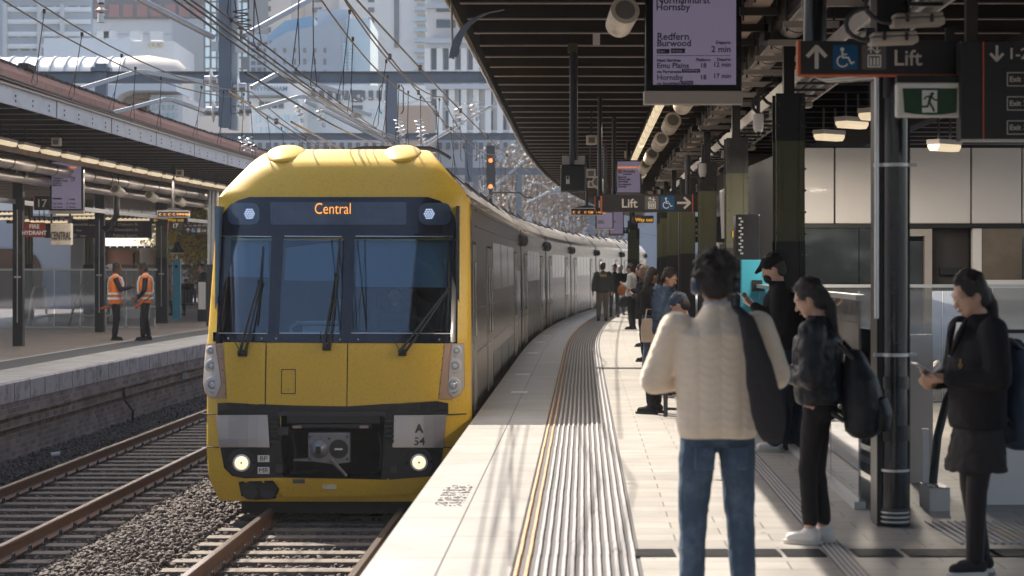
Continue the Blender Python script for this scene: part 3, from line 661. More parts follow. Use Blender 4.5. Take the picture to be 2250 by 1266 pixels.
# vertical poles from the canopy and left-platform services
t = thing('ventilation_duct', 'round metal duct under the left canopy below the light row', 'duct', L(-9.8, 40, 3.7))
mb = MB(); mb.tube([L(-9.9, D, 3.72) for D in frange(28, 75, 2)], .13, 14); mb.build('duct', M_duct, t, smooth=True)
mb = MB(); mb.tube([L(-10.3, D, 3.5) for D in frange(28, 75, 2)], .10, 14); mb.build('duct', M_duct, t, smooth=True)
for D in frange(30, 70, 1.6):
    mb = MB(); mb.cyl(L(-9.9, D, 3.72), L(-9.9, D + .04, 3.72), .137, 14); mb.build('band', M_black, t)
t = thing('cable_tray', 'galvanised cable rail along the column heads of the left platform', 'cable tray', L(-11, 40, 3.1))
mb = MB(); mb.sweep([(-10.9, 3.02), (-10.85, 3.02), (-10.85, 3.12), (-10.9, 3.12)], frange(28, 75, 3)); mb.build('side_rail', M_galv, t)
t = thing('boxed_conduit', 'rust stained channel behind the light row of the left canopy', 'conduit', L(-9.5, 40, 3.8))
mb = MB(); mb.sweep([(-9.45, 3.82), (-9.35, 3.82), (-9.35, 3.98), (-9.45, 3.98)], frange(28, 75, 3)); mb.build('channel', MATS['stained_channel'], t)
# left platform columns
for i, (px, D, wpx) in enumerate(((41, 43.6, 22), (220, 52.8, 20), (356, 61.0, 25))):
    p = P(px, 700, D); p.z = 0; wd_ = wpx / FPX * D / 2
    t = thing('steel_column', ['black steel column with a pale conduit, nearest the left border', 'black steel column between the CENTRAL sign and the orange vests', 'dark olive column right of the railway workers'][i], 'column', p, group='steel canopy columns')
    mb = MB(); mb.box(p.x - wd_, p.x + wd_, D - .1, D + .1, 0, 1.95); mb.build('painted_base', M_black, t)
    mb = MB(); mb.box(p.x - wd_ * .97, p.x + wd_ * .97, D - .097, D + .097, 1.95, 2.9); mb.build('shaft', M_green if i == 2 else M_dark, t)
    mb = MB(); mb.box(p.x - wd_, p.x + wd_, D - .1, D + .1, 2.9, 3.8); mb.build('head', M_black, t)
    mb = MB(); mb.cyl((p.x, D - .12, .5), (p.x, D - .12, 2.9), .012, 6); mb.box(p.x - .07, p.x + .07, D - .125, D - .105, 1.45, 1.49); mb.build('conduit', M_galv, t)
for i, (px, D) in enumerate(((62, 66), (195, 68), (468, 58))):
    p = P(px, 650, D); p.z = 0; t = thing('steel_column', ['olive column far behind the FIRE HYDRANT sign', 'fluted olive column behind the CENTRAL sign', 'grey post immediately left of the train'][i], 'column', p, group='steel canopy columns')
    m1 = M_green if i < 2 else M_galv
    mb = MB(); 
    for q in (-.1, 0, .1): mb.cyl((p.x + q, D, 1.75), (p.x + q, D, 3.9), .055, 10)
    mb.build('shaft', m1, t, smooth=True); mb = MB(); mb.box(p.x - .17, p.x + .17, D - .1, D + .1, 0, 1.75); mb.build('painted_base', M_black if i < 2 else M_dark, t)
p = P(258, 470, 50); t = thing('drainpipe', 'black bent drainpipe under the left canopy beside the direction sign', 'pipe', p)
mb = MB(); mb.tube([P(256, 425, 50), P(256, 470, 50), P(252, 482, 50), P(236, 500, 50), P(228, 505, 50)], .075, 12); mb.build('pipe', M_blackg, t, smooth=True)
# ================================================================ TRAIN
TW = -1.62; TD = 23.4
def interp(x, xs, ys): return float(np.interp(x, xs, ys))
def rake(z): return interp(z, [-1.2, -.95, -.75, -.3, .8, 2.45, 2.6, 2.8, 2.92, 2.98, 3.03, 3.07, 3.11, 3.15, 3.2], [.16, .07, .02, 0, .02, .60, .67, .77, .86, .95, 1.07, 1.22, 1.5, 2.0, 2.4])
def hwid(z): return interp(z, [-1.2, -1.0, -.9, -.75, -.5, .8, 2.45, 2.55, 3.1, 3.16], [1.28, 1.36, 1.42, 1.49, 1.52, 1.515, 1.495, 1.455, .98, .86])
def lat(lx): return .34 * min(1.2, abs(lx) / 1.52) ** 6
TX = g(TD) + TW
def F(px, py, out=0.0):
    D = TD
    for _ in range(12):
        X = (px - CX) / FPX * D; z = EYE - (py - HOR) / FPX * D
        D = TD + rake(z) + lat(X - TX - .035 * (D - TD))
    D -= out
    return P(px, py, D)
def fill(poly, nx=14, ny=5, out=0.01, th=.03):      # x-monotone outline laid over the front, with thickness
    xs = sorted(set([min(p[0] for p in poly), max(p[0] for p in poly)] + [p[0] for p in poly])); X = []
    for a, b in zip(xs, xs[1:]):
        n = max(1, int(round((b - a) / (xs[-1] - xs[0]) * nx))); X += [a + (b - a) * i / n for i in range(n)]
    X.append(xs[-1]); cols = []
    for i, x in enumerate(X):
        xx = min(max(x + .0037, xs[0] + .021), xs[-1] - .021); ys = []
        for k in range(len(poly)):
            (x0, y0), (x1, y1) = poly[k], poly[(k + 1) % len(poly)]
            if (x0 - xx) * (x1 - xx) < 0: ys.append(y0 + (y1 - y0) * (xx - x0) / (x1 - x0))
        cols.append((xx, min(ys), max(ys)))
    mb = MB(); nyy = ny + 1; m = len(cols)
    fr = [F(x, a + (b - a) * j / ny, out) for x, a, b in cols for j in range(nyy)]
    bk = [p + Vector((0, th, 0)) for p in fr]; n = len(fr); fs = []
    for i in range(m - 1):
        for j in range(ny):
            a = i * nyy + j; fs.append((a, a + nyy, a + nyy + 1, a + 1)); fs.append((n + a, n + a + 1, n + a + nyy + 1, n + a + nyy))
        a = i * nyy; fs.append((a, n + a, n + a + nyy, a + nyy)); a += ny; fs.append((a, a + nyy, n + a + nyy, n + a))
    for j in range(ny): fs.append((j, j + 1, n + j + 1, n + j)); a = (m - 1) * nyy + j; fs.append((a, n + a, n + a + 1, a + 1))
    return mb.add(fr + bk, fs)
def rr(x0, y0, x1, y1, r=8, n=4, corners='tlrb'):
    pts = []
    for cx_, cy_, a0 in ((x1 - r, y0 + r, -90), (x1 - r, y1 - r, 0), (x0 + r, y1 - r, 90), (x0 + r, y0 + r, 180)):
        for k in range(n + 1): a = R(a0 + 90 * k / n); pts.append((cx_ + r * math.cos(a), cy_ + r * math.sin(a)))
    return pts
train = thing('passenger_train', 'double deck electric train with bright yellow front, drawn up along the curved platform', 'train', (TX, TD, -1.1))
# yellow nose: shell with a real opening for the cab windows and for the coupler recess
zs = [-1.0, -.93, -.85, -.75, -.6, -.45, -.3, -.15, 0, .2, .4, .6, .8, .9, 1.1, 1.4, 1.7, 2.0, 2.2, 2.35, 2.45, 2.52, 2.6, 2.7, 2.8, 2.86, 2.92, 2.96, 3.0, 3.03, 3.06, 3.085, 3.11, 3.13, 3.145]
ts = [-1, -.985, -.96, -.92, -.86, -.78, -.68, -.55, -.4, -.2, 0, .2, .4, .55, .68, .78, .86, .92, .96, .985, 1]
mb = MB(); idx = {}
def shellpt(t, z):
    h = hwid(z); lx = h * t; y = rake(z) + lat(lx if z < 2.5 else lx * 1.5 / max(h, .9)* .97) * (1 if z < 2.5 else .8)
    return (TX + .035 * y + lx, TD + y, z)
for i, z in enumerate(zs):
    for j, t in enumerate(ts): idx[i, j] = len(mb.v); mb.v.append(shellpt(t, z))
for i in range(len(zs) - 1):
    for j in range(len(ts) - 1):
        zc = (zs[i] + zs[i + 1]) / 2; xc = (ts[j] + ts[j + 1]) / 2 * hwid(zc)
        if .85 < zc < 2.1 and abs(xc) < 1.36: continue          # cab windows
        if -.7 < zc < .05 and abs(xc) < .62: continue           # coupler recess
        mb.f.append((idx[i, j], idx[i, j + 1], idx[i + 1, j + 1], idx[i + 1, j])); mb.mi.append(0)
# side returns back to the body
for s_, j in ((-1, 0), (1, len(ts) - 1)):
    k = len(mb.v)
    for z in zs: p = shellpt(s_, z); D1 = TD + 1.05 + rake(z) * .55; mb.v.append((g(D1) + TW + s_ * hwid(z), D1, z))
    for i in range(len(zs) - 1):
        f = (idx[i, j], idx[i + 1, j], k + i + 1, k + i); mb.f.append(f if s_ < 0 else f[::-1]); mb.mi.append(0)
k = len(mb.v)
for t in ts: mb.v.append((g(TD + 3.2) + TW + .95 * t, TD + 3.2, 3.17))
top = len(zs) - 1
for j in range(len(ts) - 1): mb.f.append((idx[top, j], idx[top, j + 1], k + j + 1, k + j)); mb.mi.append(0)
for s_, j in ((-1, 0), (1, len(ts) - 1)):
    mb.v.append((g(TD + 3.2) + TW + s_ * 1.0, TD + 3.2, 3.0))
shell = mb.build('yellow_nose', M_yellow, train, smooth=True, ang=50)
for px in (629, 884):
    mb = MB(); c = Vector((P(px, 337, TD + 1.3).x, TD + 1.30, 3.05)); mb.ell(c, .235, .45, .078, 24, 14, Matrix.Rotation(R(14), 3, 'X')); mb.build('horn_fairing', M_yellow, train, smooth=True)
# navy mask with window openings (frames as separate bars so that the openings are real)
NAVY = [(484, 750), (480, 600), (481, 520), (486, 480), (500, 455), (520, 440), (548, 432), (940, 432), (965, 440), (985, 455), (998, 478), (1004, 520), (1003, 640), (1000, 752)]
mask = fill([(482, 517), (483, 492), (489, 472), (503, 453), (524, 440), (548, 433), (940, 433), (966, 441), (986, 455), (999, 476), (1003, 500), (1003, 519)], 26, 6, .018, .05).build('destination_mask', M_navy, train, smooth=True)
for poly in ([(485, 517), (491, 517), (487, 620), (483, 752), (475, 752), (480, 620)], [(993, 518), (1000, 518), (1002, 640), (1001, 752), (990, 752), (992, 640)],
             [(597, 516), (623, 516), (611, 752), (588, 752)], [(756, 518), (780, 518), (772, 752), (749, 752)],
             [(468, 730), (1000, 734), (1000, 754), (468, 750)], [(480, 512), (1003, 514), (1003, 524), (480, 522)]):
    fill(poly, 8, 12, .024, .06).build('window_frame', M_navy, train, smooth=True)
cabin = thing('cab_interior', None, None, (TX, TD + 1.5, .8)); cabin.parent = train; cabin.location = (0, 1.5, 1.9)
def inn(name, x0, x1, y0, y1, z0, z1, m): 
    mb = MB(); mb.box(TX + x0, TX + x1, TD + y0, TD + y1, z0, z1); return mb.build(name, m, cabin)
inn('back_wall', -1.4, 1.4, 2.1, 2.15, .3, 2.5, M_cab); inn('floor', -1.4, 1.4, .35, 2.1, .3, .35, M_under); inn('ceiling', -1.4, 1.4, .9, 2.1, 2.4, 2.45, M_cab)
inn('side_wall', -1.42, -1.38, .4, 2.1, .3, 2.4, M_cab); inn('side_wall', 1.38, 1.42, .4, 2.1, .3, 2.4, M_navy)
inn('desk', .0, 1.35, .35, .8, .5, .95, M_under); inn('desk', -1.35, -.75, .35, .8, .5, .93, M_under)
inn('door_frame', -.45, .35, 2.05, 2.1, .4, 2.3, MATS['cab_wall']); inn('notice_panel', .75, 1.15, 2.02, 2.09, 1.25, 1.5, MATS['olive_paint']); inn('console_screen', -.2, .1, 1.6, 1.64, 1.15, 1.3, M_box)
mb = MB(); mb.tube([(TX - .55, TD + .5, .82), (TX - .55, TD + .5, .98), (TX - .48, TD + .5, 1.04), (TX + .0, TD + .5, 1.04)], .022, 8); mb.build('grab_rail', M_cream, cabin, smooth=True)
inn('white_notice', -.42, .0, .55, .57, .86, 1.0, M_panel)
# driver's seat and the driver's silhouette
mb = MB(); mb.cbox((TX + .62, TD + 1.55, 1.05), .5, .14, .75); mb.build('driver_seat', M_black, cabin, bevel=.05)
for x0, x1, yb in ((496, 590, 610), (628, 745, 618), (785, 985, 632)):
    fill([(x0, 545 if x0 > 600 and x0 < 700 else 530), (x1, 530), (x1 - (x1 - 734) * .01, yb), (x0 - 4, yb - 2)], 4, 6, -.09, .008).build('window_blind', M_blind, train)
for poly in ([(483, 516), (598, 516), (589, 732), (477, 730)], [(623, 524), (753, 526), (748, 732), (612, 731)], [(779, 518), (997, 519), (992, 736), (770, 733)]):
    w_ = fill(poly, 8, 8, .008, .006); pane = w_.build('windscreen', M_wind, train, smooth=True)
    xs_ = [p[0] for p in poly]
    for (a, b, yy) in ((poly[0], poly[1], 518), (poly[3], poly[2], 731)):
        fill([(a[0] + 2, yy), (b[0] - 2, yy + 1), (b[0] - 2, yy + 3), (a[0] + 2, yy + 2)], 6, 1, .028, .01).build('glazing_trim', M_galv, pane)
# destination display
dsp = fill(rr(594, 444, 893, 494, 4), 10, 4, .024, .01).build('destination_display', mat('display_glass', (.05, .07, .10), .12, var=.5, vscale=4, coat=.6), train)
me = text_mesh('Central', .155, .002, 'LEFT', -.0015); me.materials.append(M_led); c = F(690, 470, .045)
me.transform(Matrix.Translation(Vector(c) - wloc(dsp)) @ Matrix.Rotation(R(90 - 16), 4, 'X') @ Matrix.Diagonal((.92, 1.25, 1, 1))); o = bpy.data.objects.new('lettering', me); COL.objects.link(o); o.parent = dsp
for px, py in ((548, 470), (943, 470)):
    mp = fill(rr(px - 48 if px < 700 else px - 22, 446, px + 22 if px < 700 else px + 48, 494, 16), 8, 3, .022, .01).build('lamp_panel', mat('lamp_glass', (.06, .09, .13), .12, coat=.6), train)
    mb = MB()
    for r_ in range(-2, 3):
        nq = 5 - abs(r_)
        for q in range(nq): mb.ell(F(px + (q - (nq - 1) / 2) * 5.2, py + r_ * 4.7, .035), .0085, .006, .0085, 6, 4)
    mb.build('marker_lamp', M_ledw, train)
# lower yellow doors with shut lines, as raised panels on the shell
def outline_gap(pts, w_=1.6):
    mb = MB(); n = len(pts)
    for i in range(n - 1):
        a, b = pts[i], pts[i + 1]; k = 6; mb.tube([F(a[0] + (b[0] - a[0]) * t / k, a[1] + (b[1] - a[1]) * t / k, .012) for t in range(k + 1)], .0055 * w_ / 1.6, 5)
    return mb
for poly, nm in (([(490, 752), (584, 753), (581, 890), (500, 884)], 'left'), ([(586, 753), (763, 754), (761, 893), (584, 890)], 'mid'), ([(765, 754), (976, 755), (962, 880), (763, 893)], 'right')):
    fill(poly, 10, 5, .014, .03).build('front_panel', M_yellow, train, smooth=True, bevel=.004)
outline_gap([(585, 753), (583, 891)]).build('shut_line', M_rubber, train); outline_gap([(764, 754), (762, 893)]).build('shut_line', M_rubber, train)
outline_gap([(444, 909), (475, 910)]).build('shut_line', M_rubber, train); outline_gap([(444, 981), (480, 983)]).build('shut_line', M_rubber, train); outline_gap([(982, 911), (1025, 909)]).build('shut_line', M_rubber, train); outline_gap([(975, 983), (1024, 984)]).build('shut_line', M_rubber, train)
hb = [(619, 812), (649, 812), (649, 865), (618, 865), (619, 812)]
mb = MB()
for a, b in zip(hb, hb[1:]): mb.tube([F(*a, .018), F(*b, .018)], .004, 4)
mb.build('small_hatch', M_rubber, train); mb = MB(); mb.ell(F(633, 856, .02), .011, .01, .011, 8, 6); mb.build('hatch_lock', M_galv, train)
# lamp clusters
for s_, pl, lamps in ((-1, [(452, 756), (490, 754), (497, 876), (462, 875), (450, 862), (446, 840)], ((464, 771, 11), (465, 804, 15), (467, 845, 18))), (1, [(977, 755), (1020, 754), (1022, 850), (1012, 868), (996, 877), (964, 876)], ((1003, 771, 12), (999, 804, 16), (995, 846, 18)))):
    cl_ = fill(pl, 8, 5, .012, .03).build('lamp_cluster', M_copper, train, smooth=True)
    if s_ < 0: gp = [(453, 760), (473, 757), (480, 800), (486, 845), (474, 872), (462, 872), (448, 850), (449, 800)]
    else: gp = [(994, 757), (1019, 757), (1020, 850), (1012, 866), (996, 873), (985, 862), (988, 800)]
    fill(gp, 6, 5, .02, .02).build('clear_cover', mat('cluster_cover', (.50, .46, .44), .15, coat=.7), cl_, smooth=True)
    for px, py, r_ in lamps:
        p = F(px, py, .03); rm = r_ / 190
        mb = MB(); mb.tube([p + Vector((0, .04, 0)), p, p - Vector((0, .012, 0))], [rm, rm, rm * .85], 24); l_ = mb.build('headlight', M_lens, cl_, smooth=True)
        mb = MB(); mb.tube([p - Vector((0, .012, 0)), p - Vector((0, .018, 0))], [rm * .58, rm * .5], 20); mb.build('lamp_ring', M_lensd, l_, smooth=True)
        mb = MB(); mb.ell(p - Vector((0, .015, 0)), rm * .34, .014, rm * .34); mb.build('lamp_lens', M_lens, l_, smooth=True)
    mb = MB()
    for k in range(5): mb.ell(F((483 + k * 3) if s_ < 0 else (975 - k * 2.3), 762 + k * 26, .02), .007, .006, .007, 6, 4)
    mb.build('screws', M_dark, cl_)
# wipers
def wiper(base, piv, tip, blade, lbl=None):
    w_ = thing('windscreen_wiper', None, None); w_.parent = train; w_.location = F(base[0], base[1], .06) - wloc(train)
    bp = F(base[0], base[1], .03)
    mb = MB(); mb.tube([F(base[0] - 9, base[1], .04), F(base[0] + 9, base[1], .04)], .04, 10); mb.build('mount', M_rubber, w_, smooth=True)
    for q in (-6, 6):
        mb = MB(); mb.tube([F(base[0] + q, base[1] - 2, .07), F(base[0] + q + (piv[0] - base[0]) * .2, base[1] + (piv[1] - base[1]) * .2, .09), F(piv[0] + q * .3, piv[1], .07)], [.02, .014, .009], 8); mb.build('arm', M_rubber, w_, smooth=True)
    mb = MB(); mb.cbox(F(piv[0], piv[1], .07), .05, .03, .05); mb.build('joint', M_rubber, w_)
    mb = MB(); mb.tube([F(blade[0][0], blade[0][1], .035), F(piv[0] + 1, piv[1], .045), F(blade[1][0], blade[1][1], .035)], [.008, .014, .006], 6); mb.build('blade', M_rubber, w_)
    mb = MB(); mb.tube([F(base[0] - 8, base[1] - 8, .05), F(base[0] - 16, base[1] - 22, .05), F(base[0] - 12, base[1] - 34, .04)], .005, 5); mb.build('hose', M_rubber, w_)
wiper((533, 776), (571, 620), None, ((578, 542), (566, 714))); wiper((718, 763), (739, 604), None, ((747, 524), (735, 690))); wiper((884, 775), (985, 636), None, ((987, 556), (981, 728)))
# coupler recess, buffers plates, lower lamps and bottom valance
def blk(px0, py0, px1, py1, out, th, m, nm, par=None, nx=4, ny=3, bevel=0): return fill([(px0, py0), (px1, py0), (px1, py1), (px0, py1)], nx, ny, out, th).build(nm, m, par or train, bevel=bevel)
rc = thing('coupler_recess', None, None); rc.parent = train; rc.location = (0, .6, .7)
mb = MB(); mb.box(TX - .68, TX + .68, TD + .9, TD + .95, -.8, .2).box(TX - .68, TX + .68, TD + .05, TD + .95, -.82, -.76).box(TX - .7, TX - .64, TD + .05, TD + .9, -.8, .2).box(TX + .64, TX + .7, TD + .05, TD + .9, -.8, .2).box(TX - .7, TX + .7, TD + .05, TD + .9, .1, .2); mb.build('housing', M_under, rc)
blk(478, 888, 985, 912, .013, .03, M_black, 'top_rail', rc, 12); fill([(478, 886), (500, 885), (765, 896), (962, 882), (985, 886), (985, 900), (478, 900)], 14, 2, .016, .02).build('shadow_gap', M_black, rc)
fill([(588, 905), (614, 905), (622, 1052), (596, 1052)], 3, 6, .016, .03).build('recess_edge', M_black, rc); fill([(846, 905), (868, 905), (862, 1052), (838, 1052)], 3, 6, .016, .03).build('recess_edge', M_black, rc)
blk(612, 904, 848, 914, .05, .1, M_dark, 'steel_lip', rc, 8); blk(630, 914, 835, 930, .03, .08, M_black, 'steel_lip', rc, 8)
blk(655, 932, 815, 940, .0, .08, M_dark, 'cross_bar', rc)
for x_ in (653, 800): mb = MB(); mb.cbox(F(x_, 938, .0), .1, .05, .03); mb.build('rusty_bolt_plate', MATS['stained_channel'], rc)
for x0 in (594, 846): 
    mb = MB()
    for k in range(5): mb.cbox(F(x0 + 10, 925 + k * 11, .01), .1, .12, .04)
    mb.build('rubber_bellows', M_rubber, rc, bevel=.008)
    mb = MB(); mb.cbox(F(x0 + 20, 1030, .0), .09, .1, .1); mb.build('socket_box', M_dark, rc, bevel=.008)
mb = MB(); mb.cbox(F(623, 947, .0), .13, .12, .1); mb.build('junction_box', M_dark, rc, bevel=.01)
for xs_ in ((640, 940, 648, 1040), (832, 950, 836, 1035), (610, 990, 625, 1045), (700, 1035, 640, 1040), (820, 1040, 870, 1010)):
    mb = MB(); mb.tube([F(xs_[0], xs_[1], -.15), F((xs_[0] + xs_[2]) / 2 + 5, (xs_[1] + xs_[3]) / 2, -.05), F(xs_[2], xs_[3], -.12)], .022, 8); mb.build('air_hose', M_rubber, rc, smooth=True)
cp = thing('coupler', None, None); cp.parent = train; cp.location = F(725, 985, .05) - wloc(train)
mb = MB(); mb.prism([(F(x_, y_).x, F(x_, y_).z) for x_, y_ in ((679, 950), (770, 950), (770, 1015), (750, 1017), (732, 1018), (690, 1013), (646, 1011), (646, 1008), (679, 1006))], TD - .10, TD + .05); mb.build('face_plate', M_coupler, cp, bevel=.008)
p = F(703, 985); mb = MB(); mb.tube([(p.x, TD - .09, p.z), (p.x, TD - .14, p.z), (p.x, TD - .22, p.z)], [.105, .10, .04], 24); mb.build('cone', mat('coupler_cone', (.27, .30, .34), .4, .5, var=.1), cp, smooth=True)
mb = MB(); mb.cbox((p.x + .0, TD - .2, p.z), .06, .06, .08); mb.build('hook', M_black, cp)
p = F(746, 985); mb = MB(); mb.tube([(p.x, TD - .104, p.z), (p.x, TD - .09, p.z)], .108, 24); mb.build('cup', M_black, cp); mb = MB(); mb.cbox((p.x, TD - .12, p.z), .09, .03, .02); mb.build('latch', M_galv, cp)
mb = MB(); mb.tube([F(727, 1010, .13), F(762, 1046, .15)], [.026, .016], 8); mb.build('lever', M_coupler, cp, smooth=True)
mb = MB(); mb.cyl((TX, TD, -.37), (TX, TD + .9, -.4), .12, 16); mb.build('drawbar', M_under, cp)
for x0, y0 in ((683, 958), (765, 958), (683, 1007), (765, 1007), (725, 962)):
    q = F(x0, y0); mb = MB(); mb.cyl((q.x, TD - .105, q.z), (q.x, TD - .115, q.z), .014, 8); mb.build('bolt', M_dark, cp)
for poly, nm in (([(474, 913), (588, 912), (592, 983), (481, 982)], 0), ([(866, 913), (981, 912), (974, 984), (862, 983)], 1)):
    pl = fill(poly, 6, 4, .05, .06).build('brushed_plate', M_plate, train, bevel=.012)
    if nm:
        text('A', F(921, 950, .055), .088, mat('plate_letters', (.05, .05, .055), .5), pl, 'CENTER', bold=.006); text('54', F(921, 978, .055), .088, mat('plate_letters'), pl, 'CENTER', bold=.002, sx=1.1)
for poly, cx_, cy_ in (([(484, 984), (595, 984), (605, 1055), (545, 1053), (510, 1046), (492, 1028)], 531, 1017), ([(860, 984), (974, 984), (968, 1030), (950, 1050), (855, 1055)], 921, 1016)):
    hs = fill(poly, 10, 5, .02, .04).build('lamp_surround', M_black, train, bevel=.01)
    p = F(cx_, cy_, .035)
    mb = MB(); mb.tube([p + Vector((0, .03, 0)), p - Vector((0, .015, 0)), p - Vector((0, .02, 0)), p - Vector((0, .005, 0))], [.165, .16, .135, .115], 28); b_ = mb.build('lamp_bezel', M_rubber, hs, smooth=True)
    mb = MB(); mb.tube([p - Vector((0, .021, 0)), p - Vector((0, .026, 0))], [.1, .088], 24); hl_ = mb.build('headlight', M_lens, hs, smooth=True)
    mb = MB(); mb.tube([p - Vector((0, .027, 0)), p - Vector((0, .034, 0))], [.078, .06], 20); mb.build('lit_reflector', M_lamp, hl_, smooth=True)
    mb = MB(); mb.ell(p - Vector((0, .025, 0)), .02, .012, .02, 10, 6); mb.build('bulb', M_copper, hs)
for s_, y0 in (('BP', 1013), ('MR', 1039)):
    pl = blk(566, y0 - 12.5, 592, y0 + 2.5, .045, .01, M_white, 'letter_plate'); text(s_, F(579, y0 - .5, .05), .052, M_black, pl, 'CENTER', sx=1.1)
fill([(526, 1052), (607, 1050), (850, 1055), (960, 1046), (950, 1064), (900, 1085), (840, 1090), (620, 1092), (612, 1062), (600, 1056), (532, 1058)], 16, 5, .03, .06).build('bottom_valance', M_yellow, train, smooth=True, bevel=.008)
outline_gap([(622, 1050), (619, 1092)]).build('shut_line', M_rubber, train)
for x_ in (620, 836): outline_gap([(x_ + .5, 1050), (x_ - 1, 1091)], 2.2).build('shut_line', M_rubber, train)
blk(643, 1053, 670, 1062, .045, .006, M_signgrey, 'notice_sticker'); blk(709, 1065, 739, 1075, .045, .006, M_cream, 'warning_sticker')
mb = MB()
for x_ in (550, 588): q = F(x_, 1078, .02); mb.tube([q + Vector((0, .3, 0)), q, q - Vector((0, .02, 0)), q + Vector((0, .1, 0))], [.105, .105, .09, .08], 18)
mb.build('air_intake', M_rubber, train, smooth=True)
fill([(524, 1060), (545, 1054), (600, 1056), (614, 1075), (606, 1096), (560, 1099), (530, 1090)], 8, 3, .0, .2).build('intake_shroud', M_rubber, train)
mb = MB(); mb.box(TX - 1.1, TX + 1.1, TD + .3, TD + 2.2, -1.16, -.9); mb.build('obstacle_guard', M_under, train)
# mirrors for the buffers: thin screws on the sill
mb = MB()
for px in (502, 575, 607, 747, 787, 965): mb.ell(F(px, 744 + (px > 700) * 2, .03), .012, .01, .012, 8, 5)
mb.build('sill_screws', M_galv, train)
